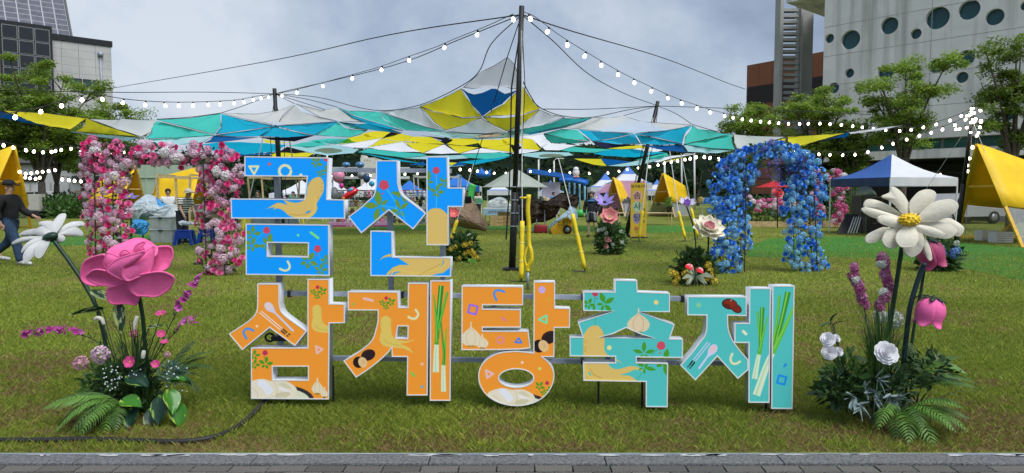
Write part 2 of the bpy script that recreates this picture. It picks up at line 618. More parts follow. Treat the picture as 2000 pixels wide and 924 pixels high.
# ================================================================== illuminated letter sign
SA, SB = P(450, 600, 4.78), P(1550, 600, 4.62)
SA.z = SB.z = 0.0
SU = (SB - SA).normalized()
SN = Vector((SU.y, -SU.x, 0))            # towards the viewer
def splane(x, y):
    "photo pixel -> metres on the sign's own plane (u along the sign, v height)"
    d = ray(x, y); o = Vector((0, 0, CAMH))
    t = (SA - o).dot(SN) / d.dot(SN)
    q = o + d * t
    return ((q - SA).dot(SU), q.z)
def sworld(u, v, back=0.0):
    p = SA + SU * u - SN * back
    return Vector((p.x, p.y, v))
SMW = Matrix((( SU.x, 0, SN.x, SA.x), (SU.y, 0, SN.y, SA.y), (0, 1, 0, 0), (0, 0, 0, 1)))  # local x->SU, y->up, z->to viewer
SMW = Matrix(((SU.x, 0, SN.x, SA.x), (SU.y, 0, SN.y, SA.y), (0.0, 1.0, 0.0, 0.0), (0, 0, 0, 1)))

def ell(cx, cy, rx, ry, n=28, a0=0.0, a1=360.0, rot=0.0):
    o = []
    cr_, sr = math.cos(R(rot)), math.sin(R(rot))
    for k in range(n):
        a = R(a0 + (a1 - a0) * k / (n if a1 - a0 >= 360 else n - 1))
        x, y = rx * math.cos(a), ry * math.sin(a)
        o.append((cx + x * cr_ - y * sr, cy + x * sr + y * cr_))
    return o
def crv(pts, k=3):
    return [tuple(p) for p in smooth_line(pts, k)]

# outlines of the blocks in photo pixels: (name, loops, loop order outer first)
BL = [
 ('block_letter', 'blue "금" upper part', 'b', [[(478,305.5),(642,308),(639,389),(673,390),(674,427),(452,426.5),(451,388),(595,389),(600,345),(478,344)]]),
 ('block_letter', 'blue "금" lower box part', 'b', [[(480.3,437),(642.7,439),(643.8,538.4),(480.6,536.4)], [(523.3,473.9),(602,475),(601.6,501.5),(523,500)]]),
 ('block_letter', 'blue "산" forked part', 'b', [[(734.8,313.5),(776.5,313.5)] + crv([(777.6,358),(782.5,376),(790,385),(808.8,398.8),(832.3,417)]) + [(807,448),(759.5,410.5),(706,455.5)] + crv([(680.5,423.5),(704,406),(717.5,393.5),(730,381),(734.5,362)])]),
 ('block_letter', 'blue "산" upright part with root', 'b', [[(833.3,306),(874,306),(875.5,366.5),(905.5,366.5),(905,404),(876,404),(876,479),(833.3,478.5)]]),
 ('block_letter', 'blue "산" lower corner part', 'b', [[(724,450.6),(766.3,452),(767,501.5),(881,503),(881,540.4),(723.6,538.8)]]),
 ('block_letter', 'orange "삼" forked part with spoon', 'o', [[(503,554),(545.5,554)] + crv([(546.2,594),(549,606),(556.8,616),(573.7,628.6),(599.3,646.7)]) + [(576.4,675.6),(527,640),(473.6,683.5)] + crv([(447.3,651.8),(480.8,630),(496.3,616.7),(502,604.7),(503,590)])]),
 ('block_letter', 'orange "삼" upright and box part', 'o', [[(601,545),(643.3,545),(643.6,593),(673.5,593.5),(673.5,630.7),(643.6,631.2),(642.3,779.7),(490.8,778.5),(490.8,679),(601,679)], [(532.9,715.8),(602,715.8),(601.8,742),(533,742)]]),
 ('block_letter', 'orange "계" curved part with root', 'o', [[(679.7,569.2),(778,569.8),(779,600.2),(796.5,600),(797.2,552.7),(836.6,552.7),(835,772),(794.5,772),(795.6,697),(765.6,696.8)] + crv([(765.3,679.5),(757,690),(740.3,705.5),(717.6,722.9),(695.6,737.3)]) + crv([(671,704.7),(696.4,689.5),(716,675),(728,661.5),(734.6,641.3),(738,624),(737.8,606)]) + [(679.7,605.8)], [(777.5,637),(796.5,637),(796,660.7),(773.7,660.3)]]),
 ('block_letter', 'orange "계" narrow upright with leeks', 'o', [[(840.8,548),(880.9,548),(879.7,782.4),(839.8,782.4)]]),
 ('block_letter', 'orange "탕" comb part with garlic', 'o', [[(902,558.3),(1021.5,559.4),(1021.5,596),(943.2,595.7),(942.8,603),(1017,604),(1017.3,639.6),(942.8,639.6),(942.8,646.2),(1031.8,646.2),(1036.2,679.7),(1018.8,682),(980,683.2),(901.4,683.5)]]),
 ('block_letter', 'orange "탕" upright and ring part', 'o', [[(1042.6,550),(1084,550),(1084,601),(1113.4,602),(1113,640),(1083,640),(1082.4,697)] + crv([(1059,696.8),(1070.3,705.5),(1079.4,719),(1082.7,734),(1077.9,754),(1064,773.6),(1041.5,787.3),(1009.7,793),(976.4,787.3),(950.6,772),(937,751),(934.4,731),(940,713),(955,698),(976.4,688.5),(1005,685.5),(1026.4,687),(1041.9,688.8)]), ell(1008.2, 738.3, 33.6, 17.6, 32)]),
 ('block_letter', 'turquoise "축"', 't', [[(1200.6,546.8),(1244.2,547.7),(1245,569.8),(1308,572.4),(1308,609.4),(1246.5,608.3),(1317.4,633.6),(1308,661.3),(1333.5,661.7),(1333.3,699),(1243.2,697.6),(1243.2,707.7),(1304.5,709.2),(1303.5,795),(1261.4,794.5),(1261.4,745.6),(1139.7,743.3),(1139,707.7),(1201.5,708.2),(1201.5,696.4),(1112.9,695.6),(1112.7,658),(1138,658),(1128.8,629.3),(1199.5,607.7),(1139.4,606.8),(1139.4,569.8),(1200.6,569.8)], [(1223,640),(1247.7,651.2),(1279.8,661),(1168.2,659.6),(1198.5,651.5)]]),
 ('block_letter', 'turquoise "제" left part with spoon', 't', [[(1342.5,578.8),(1457.9,579.3),(1457.7,617),(1421.3,616)] + crv([(1421.6,632),(1423.4,645.7),(1428.3,659),(1434.5,670),(1445,684)]) + [(1461.2,702.6),(1461.0,722.3),(1440.8,739.7),(1400.8,696),(1357.9,742.7)] + crv([(1328.6,713.2),(1349,691),(1366.4,668),(1376,655),(1379.6,641.5)]) + [(1379.8,616),(1342.5,615.4)]]),
 ('block_letter', 'turquoise "제" middle upright with leek', 't', [[(1463.5,562.7),(1505,563),(1502.3,786.4),(1461.8,786),(1461.9,669.6),(1434.3,669.3),(1434.5,631),(1462.8,631)]]),
 ('block_letter', 'turquoise "제" narrow right upright', 't', [[(1508.5,558),(1551.4,558),(1547.3,798.5),(1506.2,798)]]),
]

# ---- the printed artwork: a list of coloured polygons in photo pixels
ART = []
def A(col, pts): ART.append((col, pts))
def line(col, pts, w_):
    pts = [np.array(p, float) for p in pts]
    L, Rr = [], []
    for i, p in enumerate(pts):
        d = pts[min(i + 1, len(pts) - 1)] - pts[max(i - 1, 0)]
        d = d / (np.linalg.norm(d) + 1e-9)
        n = np.array([-d[1], d[0]]) * w_ / 2
        L.append(tuple(p + n)); Rr.append(tuple(p - n))
    A(col, L + Rr[::-1])
    A(col, ell(*pts[0], w_ / 2, w_ / 2, 10)); A(col, ell(*pts[-1], w_ / 2, w_ / 2, 10))
def arc(col, cx, cy, r, a0, a1, w_):
    line(col, ell(cx, cy, r, r, 14, a0, a1), w_)
def leaf(col, x0, y0, ang, L, W):
    c, s = math.cos(R(ang)), math.sin(R(ang))
    o = []
    for t, q in [(0, 0), (.15, .45), (.4, .95), (.6, .9), (.82, .5), (1, 0), (.82, -.5), (.6, -.9), (.4, -.95), (.15, -.45)]:
        x, y = t * L, q * W / 2
        o.append((x0 + x * c - y * s, y0 + x * s + y * c))
    A(col, o)
def palm(col, x, y, r, rot=0, n=5, gap=.12, skip=()):
    ln = [1.0, .95, .62, .62, .95]
    for k in range(n):
        if k in skip: continue
        a = rot - 90 + k * 72
        leaf(col, x + gap * r * math.cos(R(a)), y + gap * r * math.sin(R(a)), a, r * ln[k % 5] * .95, r * .5 * (1 if ln[k % 5] > .7 else .75))
def berry(x, y, r, dot=True, col=(205, 74, 96)):
    A(col, [(x + r * (1 + .09 * math.sin(5 * t)) * math.cos(t), y + r * (1 + .09 * math.cos(7 * t)) * math.sin(t)) for t in [2 * math.pi * k / 28 for k in range(28)]])
    if dot: A(col, ell(x - r * .25, y + r * 1.75, r * .2, r * .2, 10))
def tri(col, pts, w_):
    c = np.mean(np.array(pts), 0)
    q = [np.array(p) for p in pts]
    for i in range(3): line(col, [q[i], q[(i + 1) % 3]], w_)
def sq(col, cx, cy, s, rot, w_):
    q = [(cx + s * math.cos(R(rot + 45 + 90 * k)), cy + s * math.sin(R(rot + 45 + 90 * k))) for k in range(4)]
    for i in range(4): line(col, [q[i], q[(i + 1) % 4]], w_)
GB, GO, ST = (108, 150, 55), (72, 152, 40), (80, 190, 225)
GIN, GIN2, LINE = (219, 188, 106), (226, 196, 96), (176, 138, 60)
CRM, PINK, LIL = (226, 228, 178), (232, 190, 180), (196, 160, 232)
# --- 금
tri(CRM, [(487, 325), (505, 325), (496.5, 340)], 4.2)
A((222, 90, 80), ell(526.5, 320.5, 3.2, 3.2, 12))
arc(CRM, 557, 334.5, 11.5, 0, 360, 5.5)
A(CRM, ell(588, 342, 3.4, 3.4, 12))
A((190, 215, 120), ell(494, 307, 2.2, 1.8, 10))
palm(GB, 617, 318, 14.5, 40); palm(GB, 626.5, 340, 9.5, 20); palm(GB, 640, 332, 10, -30)
A((205, 74, 96), [(632, 305), (643, 305), (642, 315), (637, 316), (632, 313)])
A(GIN, crv([(515,409.5),(524,406),(540,397),(552,397),(561,400),(552,388.5),(556,390),(566,394),(578,396),(590,393),(598,384),(601,365),(606,354),(616,347),(625,346),(631,353),(633,364),(631,376),(625,387),(619,398),(620,408),(614,419),(604,425.5),(590,427),(575,425),(563,420),(553,411),(542,407),(533,410),(537,405),(528,406)], 3))
line(GIN2, [(617, 384), (615, 396), (616, 408), (608, 420), (598, 426)], 4.5)
line(LINE, [(565, 418), (580, 420.5), (598, 419), (606, 414)], 1.0)
for a, b_ in [((602, 357), (608, 354)), ((600, 362), (606, 358)), ((631, 367), (625, 365)), ((629, 374), (624, 371)), ((623, 388), (619, 384)), ((631, 359), (627, 358))]: line(LINE, [a, b_], .8)
A((0, 150, 255), ell(602, 414, 6, 1.6, 14, rot=-25))
palm(GB, 493.5, 458, 16.5, 6, skip=(2,)); palm(GB, 492, 480, 17, 20); palm(GB, 522, 479, 16, -25); leaf(GB, 524, 474, -72, 20, 10); leaf(GB, 527, 501, 75, 5, 5)
line(ST, [(515, 454), (498, 471), (520, 479)], 1.0)
berry(521, 450, 6.8); berry(620.5, 486, 7)
A((105, 230, 160), ell(582.5, 459.5, 2.8, 2.8, 12)); line((120, 225, 130), [(607, 454), (622, 465)], 5)
line(CRM, crv([(562, 510.5), (566, 519), (564, 526), (556, 528.5), (547, 525)]), 4.4)
palm(GB, 601, 511, 21, 35); palm(GB, 637, 510, 13, 0); palm(GB, 627, 528, 14, 8)
line(ST, [(622, 493), (628, 512)], .9); line(ST, [(604, 511), (627, 528)], .9)
# --- 산
berry(750, 361.5, 9.6); line(ST, [(756, 370), (775, 398), (772, 410)], 2.0)
leaf(GB, 741, 402, -98, 31, 15); leaf(GB, 740, 402, 182, 32, 13); leaf(GB, 744, 401, -38, 18, 8); leaf(GB, 739, 405, 103, 29, 12); leaf(GB, 745, 404, 52, 14, 7)
leaf(GB, 786, 380, 190, 23, 8.5); leaf(GB, 781, 408, -112, 22, 8); leaf(GB, 781, 409, -38, 22, 8.5); leaf(GB, 779, 412, 182, 16, 9); leaf(GB, 783, 412, 62, 13, 7); leaf(GB, 780, 413, 115, 11, 5); leaf(GB, 786, 384, 60, 14, 7); leaf(GB, 783, 388, -130, 12, 5)
line(ST, [(746, 402), (766, 405), (778, 410)], 1.5); line(ST, [(783, 412), (793, 432)], 1.4)
berry(852, 333, 7); line(ST, [(852.5, 341), (853.5, 375), (852, 406)], 1.8)
leaf(GB, 837, 355, -88, 23, 9); leaf(GB, 836, 356, 0, 12, 6); leaf(GB, 836, 359, 80, 14, 5); palm(GB, 868, 358, 13, -40); palm(GB, 853, 376, 15, 12)
A(GIN, crv([(832, 420), (838, 411), (846, 407), (858, 407), (866, 411), (874, 419), (877, 424)], 3) + [(878, 482), (831, 482)])
for yy, x0, x1 in [(426, 833, 840), (434, 833, 838), (426, 868, 877), (462, 872, 877), (455, 873, 877), (470, 872, 877)]: line(LINE, [(x0, yy), (x1, yy - .6)], .7)
A(GIN, crv([(740, 509.5), (750, 500), (762, 496), (770, 497), (769, 501), (758, 501.5), (748, 504)], 2))
A(GIN, [(775, 502), (882, 502), (882, 512), (877, 524), (866, 533), (852, 535.5), (838, 540), (836, 542), (770, 542), (776, 536.5), (768, 539), (764, 542), (752, 542), (757, 532), (768, 522), (780, 517.5), (799, 517.5)])
A((0, 150, 255), crv([(757, 541), (764, 533), (776, 530.5), (783, 531), (772, 534), (766, 541)], 2)); A((0, 150, 255), crv([(856, 523), (864, 517), (866, 507), (867, 513), (863, 520)], 2))
line(GIN2, [(763, 540), (768, 531), (782, 527), (800, 532), (822, 534), (842, 528), (858, 524), (870, 516)], 3.0); line(LINE, [(818, 538), (834, 529), (850, 522), (860, 515)], .9)
# --- 삼
def spoon(cx, cy, ang, L, rx, ry, c1, c2):
    c, s = math.cos(R(ang)), math.sin(R(ang))
    T = lambda x, y: (cx + x * c - y * s, cy + x * s + y * c)
    A(c1, [T(x, y) for x, y in [(-rx, 0), (-rx * .8, -ry * .65), (-rx * .2, -ry), (rx * .5, -ry * .85), (rx * 1.2, -ry * .35), (rx * 1.6, -ry * .22), (L, -ry * .26), (L + 2, 0), (L, ry * .26), (rx * 1.6, ry * .22), (rx * 1.2, ry * .35), (rx * .5, ry * .85), (-rx * .2, ry), (-rx * .8, ry * .65)]])
    A(c2, [T(x, y) for x, y in ell(-.1 * rx, 0, rx * .74, ry * .74, 20)])
spoon(526, 599.5, 45, 66, 11, 8, (206, 206, 232), (224, 208, 214))
for dx, dy in [(0, 0), (-3.5, 3)]:
    line((235, 222, 222), [(511 + dx, 608 + dy), (552 + dx, 642 + dy)], 2.0)
    line((40, 44, 40), [(553 + dx, 643 + dy), (561.5 + dx, 650 + dy)], 2.6); line((215, 190, 110), [(562 + dx, 650.4 + dy), (563.2 + dx, 651.4 + dy)], 2.4); line((40, 44, 40), [(564.2 + dx, 652.2 + dy), (566 + dx, 653.6 + dy)], 2.6)
line((70, 145, 238), crv([(481.5, 661), (476, 650), (480, 643), (487, 642), (495, 646)]), 4.4); A((240, 210, 180), ell(502, 637, 2.8, 2.8, 12))
def trio(x, y, s):
    palm(GO, x + 9 * s, y - 1 * s, 10.5 * s, -20); palm(GO, x - 9 * s, y + 0 * s, 7.5 * s, 15); palm(GO, x - 2 * s, y + 8.5 * s, 7.8 * s, 30); berry(x - .5 * s, y - 10 * s, 3.6 * s, True, (190, 50, 78))
trio(621, 571, 1.0)
def root(o, s=1.0, flip=1):
    T = lambda pts: [(o[0] + x * s * flip, o[1] + y * s) for x, y in pts]
    A((222, 196, 98), crv(T([(-9, 8), (-7, 1), (0, -3), (7, 0), (10, 7), (10, 22), (13, 33), (22, 39), (36, 41), (52, 39), (38, 44), (26, 46), (40, 52), (48, 62), (34, 55), (20, 53), (6, 52), (-5, 48), (-10, 40), (-9, 30), (-8, 20)]), 3))
    for yy in (8, 12, 20, 24): line(LINE, T([(-9.5, yy), (-6, yy + .6)]), .6)
    for yy in (9, 13): line(LINE, T([(10.3, yy), (7, yy + .6)]), .6)
    line((176, 160, 60), T([(-3, 38), (4, 45), (16, 47), (26, 50)]), .8)
root((618.5, 598), .98)
A((226, 180, 160), []) if False else None
tri((232, 186, 180), [(617, 676), (630, 682), (619.5, 690)], 4.2)
palm(GO, 519, 711, 15, 10); palm(GO, 497, 695, 12, 5); palm(GO, 497, 713, 12, 15)
berry(518, 689, 5.2, True, (190, 50, 90)); A((200, 60, 60), ell(516, 697, 1.2, 1.2, 8))
def garlic(cx, y0, y1, w_, c=(226, 214, 184), o=(205, 178, 140)):
    h = y1 - y0
    A(c, crv([(cx - 1.5, y0), (cx - 2, y0 + h * .22), (cx - w_ * .3, y0 + h * .4), (cx - w_ * .5, y0 + h * .65), (cx - w_ * .42, y0 + h * .88), (cx - w_ * .2, y1), (cx + w_ * .2, y1), (cx + w_ * .42, y0 + h * .88), (cx + w_ * .5, y0 + h * .65), (cx + w_ * .3, y0 + h * .4), (cx + 2, y0 + h * .22), (cx + 1.5, y0)], 3))
    line(o, crv([(cx - 1, y0 + h * .25), (cx - w_ * .22, y0 + h * .55), (cx - w_ * .22, y0 + h * .85), (cx - w_ * .08, y1 - .5)]), .8)
    line(o, crv([(cx + 1, y0 + h * .25), (cx + w_ * .2, y0 + h * .5), (cx + w_ * .2, y0 + h * .85), (cx + w_ * .05, y1 - .5)]), .8)
    for k in (-2, -1, 0, 1, 2): line((90, 96, 40), [(cx + k * w_ * .06, y1), (cx + k * w_ * .09, y1 + 2.2)], 1.0)
def chicken(x0, x1, y0, y1, rightonly=False):
    "boiled chicken lying in a dark bowl"
    w_, h = x1 - x0, y1 - y0
    T = lambda pts: [(x0 + x * w_, y0 + y * h) for x, y in pts]
    A((48, 48, 52), ell((x0 + x1) / 2, y1, w_ * .56, h * .72, 30)); A((216, 218, 190), ell((x0 + x1) / 2, y1 + 2, w_ * .5, h * .62, 30))
    A((228, 220, 198), crv(T([(0, .5), (.02, .25), (.15, .08), (.28, .02), (.4, .12), (.5, .1), (.62, .12), (.74, .3), (.8, .55), (.74, .85), (.55, 1.02), (.2, 1.02), (.05, .9)]), 3))
    A((226, 230, 240), crv(T([(.2, .06), (.3, .1), (.42, .45), (.42, .65), (.34, .78), (.28, .5), (.2, .3)]), 3)); A((206, 198, 168), crv(T([(.46, .95), (.5, .7), (.64, .62), (.7, .7), (.62, .95)]), 3))
    A((210, 204, 176), crv(T([(.5, .25), (.62, .22), (.72, .5), (.6, .42)]), 3)); A((234, 234, 240), crv(T([(.52, .38), (.66, .56), (.72, .66), (.62, .6), (.53, .48)]), 3))
    for q in ([(.1, .4), (.2, .7), (.18, .95)], [(.46, .2), (.5, .5), (.48, .8)], [(.3, .9), (.44, .85), (.52, .7)]): line((190, 180, 150), crv(T(q)), .8)
    A((40, 40, 38), ell(x0 + .87 * w_, y0 + .56 * h, 2.6, 1.6, 10)); A((40, 40, 38), ell(x0 + .04 * w_, y0 + .7 * h, 2.8, 1.3, 10))
chicken(478, 606, 739, 781)
garlic(620, 738, 768, 22); garlic(633.5, 756, 775, 14, (230, 220, 190))
# --- 계
line((232, 190, 184), [(711, 583), (728, 587)], 5.2); A((128, 196, 92), ell(689.5, 594, 2.6, 2.6, 12)); trio(755, 592, .98)
root((753, 620), 1.12)
line(CRM, crv([(812, 605), (817, 613), (813, 621), (806, 622.5), (798, 619)]), 4.6)
def chest(cx, cy, s, rot):
    c, q = math.cos(R(rot)), math.sin(R(rot))
    T = lambda pts: [(cx + (x * c - y * q) * s, cy + (x * q + y * c) * s) for x, y in pts]
    A((42, 28, 30), T(ell(10, -3, 14, 10.5, 20))); A((36, 24, 26), T(ell(-12, 3, 11, 11, 20))); A((226, 190, 136), T(ell(-5, 6, 8.5, 10.5, 20))); A((196, 156, 104), T(ell(-4, 5.5, 2.4, 3.6, 14))); A((226, 196, 146), T(ell(-4.3, 5.3, 1.4, 2.5, 12))); line((80, 52, 52), T([(2, -8), (8, -11), (16, -10)]), .8 * s)
chest(711, 700, 1.02, -22)
A((240, 186, 160), ell(824.5, 711, 3.2, 3.2, 12)); line((110, 205, 90), [(804, 728), (809, 734)], 4.2); A((110, 170, 215), ell(824.5, 755, 3, 3, 12))
def leek(pts, w0, w1, bulb, g=(60, 150, 48), tip=True):
    pts = crv(pts, 4); n = len(pts)
    L, Rr = [], []
    for i, p in enumerate(pts):
        d = np.array(pts[min(i + 1, n - 1)]) - np.array(pts[max(i - 1, 0)]); d = d / (np.linalg.norm(d) + 1e-9); wq = (w0 + (w1 - w0) * i / (n - 1)) / 2
        L.append((p[0] - d[1] * wq, p[1] + d[0] * wq)); Rr.append((p[0] + d[1] * wq, p[1] - d[0] * wq))
    k = int(n * bulb)
    A(g, L[:k + 1] + Rr[:k + 1][::-1])
    if k < n - 1: A((214, 232, 204), L[k:] + Rr[k:][::-1])
    A((130, 205, 80), [((a[0] * .75 + b[0] * .25), (a[1] * .75 + b[1] * .25)) for a, b in zip(L[:k], Rr[:k])] + [((a[0] * .45 + b[0] * .55), (a[1] * .45 + b[1] * .55)) for a, b in zip(L[:k], Rr[:k])][::-1])
    if k < n - 1:
        A((184, 216, 178), [((a[0] * .7 + b[0] * .3), (a[1] * .7 + b[1] * .3)) for a, b in zip(L[k:], Rr[k:])] + [((a[0] * .45 + b[0] * .55), (a[1] * .45 + b[1] * .55)) for a, b in zip(L[k:], Rr[k:])][::-1])
leek([(862, 558), (858, 600), (855, 640), (854, 662)], 10, 7, 1.0, (34, 128, 52)); leek([(874, 570), (864, 610), (856, 645), (852, 668)], 5, 4, 1.0, (70, 165, 50))
leek([(847, 575), (851, 610), (853, 650), (853, 668), (852, 690), (851.5, 727)], 2, 12, .66, (70, 165, 50)); leek([(872, 642), (869, 680), (867, 710), (866, 720), (866.5, 765)], 2, 10, .58, (80, 180, 50)); leek([(861, 628), (864, 660), (867, 690), (866, 712)], 3, 5, 1.0, (34, 128, 52))
# --- 탕
line((70, 145, 238), crv([(969.5, 586), (965, 575), (968, 568), (976, 567), (985, 570)]), 4.4); sq((150, 112, 236), 923.5, 604.5, 11, 15, 4); line((222, 130, 150), [(980.5, 621), (987, 626)], 4.2)
garlic(920, 629, 675, 39); garlic(942, 652, 679, 24, (230, 216, 186)); arc((226, 140, 150), 977.5, 664, 6.6, 0, 360, 3.4); tri((64, 130, 238), [(1006, 668.5), (1019, 669.5), (1013, 660)], 3.2)
A((202, 172, 230), ell(1058.5, 566, 7, 7, 18)); A((196, 180, 60), ell(1072, 584, 3, 3, 12)); tri((120, 225, 170), [(1052.5, 624), (1067.5, 616), (1067.5, 631)], 4.0)
chest(1064, 667, 1.15, -25)
tri((230, 188, 190), [(949, 723), (963, 730), (951.5, 738)], 4.2); A((244, 206, 188), ell(1020, 708, 3, 3, 12)); A((206, 220, 120), ell(1054, 720, 3.2, 3.2, 12))
palm(GO, 1053.5, 755, 11, 35); berry(1068.5, 748, 3.8, False, (190, 50, 78)); palm(GO, 1062, 768, 8, 10); palm(GO, 1074, 762, 8, -20)
chicken(952, 1068, 757, 793)
# --- 축
A((205, 60, 90), [(1156.3, 570), (1168, 570), (1167.5, 578), (1162, 579.5), (1157, 576)]); A((120, 60, 110), ell(1166, 583, 1.2, 1.2, 8)); line((60, 140, 90), [(1161.5, 579), (1161, 605)], .8)
palm(GO, 1149, 595, 13.5, 25); leaf(GO, 1181, 592, -112, 23, 11); leaf(GO, 1181, 593, -32, 22, 10); leaf(GO, 1178, 594, 180, 13, 6); leaf(GO, 1181, 595, 45, 19, 9); leaf(GO, 1179, 595, 110, 14, 6); leaf(GO, 1159, 606, -75, 9, 6)
A((240, 214, 130), ell(1281.5, 590.5, 4.6, 4.6, 16)); line((60, 140, 90), [(1162.5, 622), (1162.5, 637)], .8)
garlic(1247, 602, 648, 44, (222, 204, 168), (190, 150, 104))
A(GIN, crv([(1139, 664), (1141, 652), (1149, 641), (1158, 636), (1168, 636.5), (1176, 645), (1181, 660), (1180, 680), (1186, 692), (1200, 699), (1216, 710), (1198, 702), (1188, 705), (1188, 712), (1198, 720), (1212, 720), (1230, 715), (1246, 717), (1256, 724), (1240, 722), (1226, 728), (1212, 732), (1230, 734), (1242, 742), (1242, 746), (1150, 746), (1142, 738), (1139, 700)], 3))
for yy in (664, 668, 677, 681, 685): line(LINE, [(1139.5, yy), (1146, yy + 1)], .8)
for yy in (652, 656): line(LINE, [(1176, yy), (1181, yy - .8)], .8)
line(GIN2, crv([(1144, 715), (1150, 735), (1170, 741), (1195, 742), (1225, 741)]), 4); line(LINE, crv([(1152, 720), (1160, 732), (1176, 738)]), 1.0); A((84, 196, 196), crv([(1150, 725), (1155, 733), (1152, 734), (1148, 728)], 2)); A((230, 224, 150), ell(1190, 679, 4.6, 4.6, 16))
leaf(GO, 1257.5, 688, -88, 22, 9); leaf(GO, 1256, 689, 195, 21, 8); leaf(GO, 1260, 689, -14, 20, 8); leaf(GO, 1256, 692, 120, 14, 8); leaf(GO, 1260, 692, 60, 14, 8); berry(1291, 675, 8.4); line((60, 150, 90), [(1284, 681), (1272, 696)], .9)
leaf(GO, 1299, 703, -78, 23, 11); leaf(GO, 1296, 710, 160, 16, 8); leaf(GO, 1296, 708, 68, 34, 13); leaf(GO, 1258, 718, 10, 24, 8); leaf(GO, 1257, 716, -140, 18, 10); leaf(GO, 1258, 719, 85, 12, 5); leaf(GO, 1256, 719, 160, 10, 4); leaf(GO, 1258, 717, -40, 10, 6); line((60, 150, 90), [(1254, 728), (1244, 743)], .9)
# --- 제
A((136, 206, 152), ell(1364.5, 596, 4.6, 4.6, 16)); A((60, 24, 18), ell(1425, 594, 15.5, 10.5, 22, rot=10)); A((60, 24, 18), ell(1438, 602.5, 11.5, 8, 20, rot=35)); A((134, 44, 26), ell(1426, 594, 13.5, 8.5, 22, rot=10)); A((122, 40, 26), ell(1438.5, 602.5, 9.5, 6.4, 20, rot=35)); A((90, 34, 26), ell(1420, 598, 8, 4, 16, rot=30)); line((240, 220, 200), [(1428, 585), (1427.5, 588)], 1.2)
spoon(1392, 682.5, 126, 46, 11.5, 8.2, (204, 208, 240), (226, 196, 206))
for dx, dy in [(0, 0), (4, 2.6)]:
    line((196, 206, 240), [(1382 + dx, 668 + dy), (1354 + dx, 703 + dy)], 2.0); line((28, 38, 34), [(1352.5 + dx, 705 + dy), (1346.5 + dx, 713 + dy)], 2.8); line((28, 38, 34), [(1344 + dx, 715.5 + dy), (1343.4 + dx, 716.2 + dy)], 2.8)
line(CRM, crv([(1430, 691), (1426.5, 701), (1430, 709), (1437, 710.5), (1445, 706)]), 4.6); line((232, 232, 196), [(1451.5, 647), (1457, 652.5)], 5.4)
leek([(1479.5, 608), (1481.5, 640), (1484, 680), (1484, 690)], 4.5, 3.5, 1.0, (86, 172, 52)); leek([(1489, 600), (1487, 640), (1485, 670), (1483, 690)], 8, 5, 1.0, (52, 140, 44)); leek([(1500, 617), (1491, 650), (1485, 680), (1479.5, 705), (1473.5, 740)], 2, 11, .62, (86, 178, 56))
leek([(1522.5, 577), (1518, 620), (1512, 660), (1500, 710)], 5.5, 5, 1.0, (90, 180, 56)); leek([(1539, 570), (1528, 620), (1516, 665), (1506, 700)], 11, 6, 1.0, (58, 142, 44)); leek([(1551, 598), (1530, 645), (1512, 682), (1497, 715), (1477, 772)], 5, 15, .58, (96, 190, 60))
line((20, 130, 235), [(1531, 716), (1535, 711)], 3.4); sq((24, 140, 235), 1526.5, 742, 10.5, 15, 4)

# ---- rasterise the print to one image in sign-plane metres
TU0, TV0 = splane(440, 805); TU1, TV1 = splane(1560, 298)
TU0 -= .03; TU1 += .03; TV0 -= .03; TV1 += .05
TW = 3400; TH = int(TW * (TV1 - TV0) / (TU1 - TU0)) // 2 * 2
img = np.zeros((TH, TW, 3), np.float32)
def to_tex(pts):
    o = []
    for x, y in pts:
        u, v = splane(x, y)
        o.append(((u - TU0) / (TU1 - TU0) * TW, (v - TV0) / (TV1 - TV0) * TH))
    return np.array(o)
def fill(pts, col):
    q = to_tex(pts)
    x0, y0 = np.floor(q.min(0)).astype(int); x1, y1 = np.ceil(q.max(0)).astype(int) + 1
    x0, y0 = max(x0, 0), max(y0, 0); x1, y1 = min(x1, TW), min(y1, TH)
    if x1 <= x0 or y1 <= y0: return
    X, Y = np.meshgrid(np.arange(x0, x1) + .5, np.arange(y0, y1) + .5)
    ins = np.zeros(X.shape, bool)
    n = len(q)
    for i in range(n):
        ax, ay = q[i]; bx, by = q[(i + 1) % n]
        if ay == by: continue
        c = ((ay > Y) != (by > Y)) & (X < (bx - ax) * (Y - ay) / (by - ay) + ax)
        ins ^= c
    img[y0:y1, x0:x1][ins] = col
S8 = lambda c: np.array(c, np.float32) / 255.0
fill([(430, 290), (1570, 290), (1570, 545), (430, 545)], S8((8, 156, 255)))
fill([(430, 543.5), (1118, 544), (1118, 645), (1101, 645), (1101, 830), (430, 830)], S8((240, 152, 50)))
fill([(1118, 543.5), (1570, 544), (1570, 830), (1101, 830), (1101, 645), (1118, 645)], S8((80, 192, 190)))
for col, pts in ART:
    if len(pts) > 2: fill(pts, S8(col))
img = img.reshape(TH // 2, 2, TW // 2, 2, 3).mean((1, 3))
im = bpy.data.images.new('sign_print', TW // 2, TH // 2)
px_ = np.ones((TH // 2, TW // 2, 4), np.float32); px_[..., :3] = img
im.pixels.foreach_set(px_.ravel()); im.update(); im.pack()
fm = bpy.data.materials.new('lightbox_print'); fm.use_nodes = True
t_ = fm.node_tree; b_ = t_.nodes['Principled BSDF']
ti = t_.nodes.new('ShaderNodeTexImage'); ti.image = im; ti.interpolation = 'Cubic'
mu = t_.nodes.new('ShaderNodeMix'); mu.data_type = 'RGBA'; mu.blend_type = 'MULTIPLY'; mu.inputs['Factor'].default_value = 1.0
mu.inputs['B'].default_value = (0.72, 0.72, 0.72, 1)
t_.links.new(ti.outputs[0], mu.inputs['A']); t_.links.new(mu.outputs['Result'], b_.inputs['Base Color'])
t_.links.new(ti.outputs[0], b_.inputs['Emission Color']); b_.inputs['Emission Strength'].default_value = 0.30
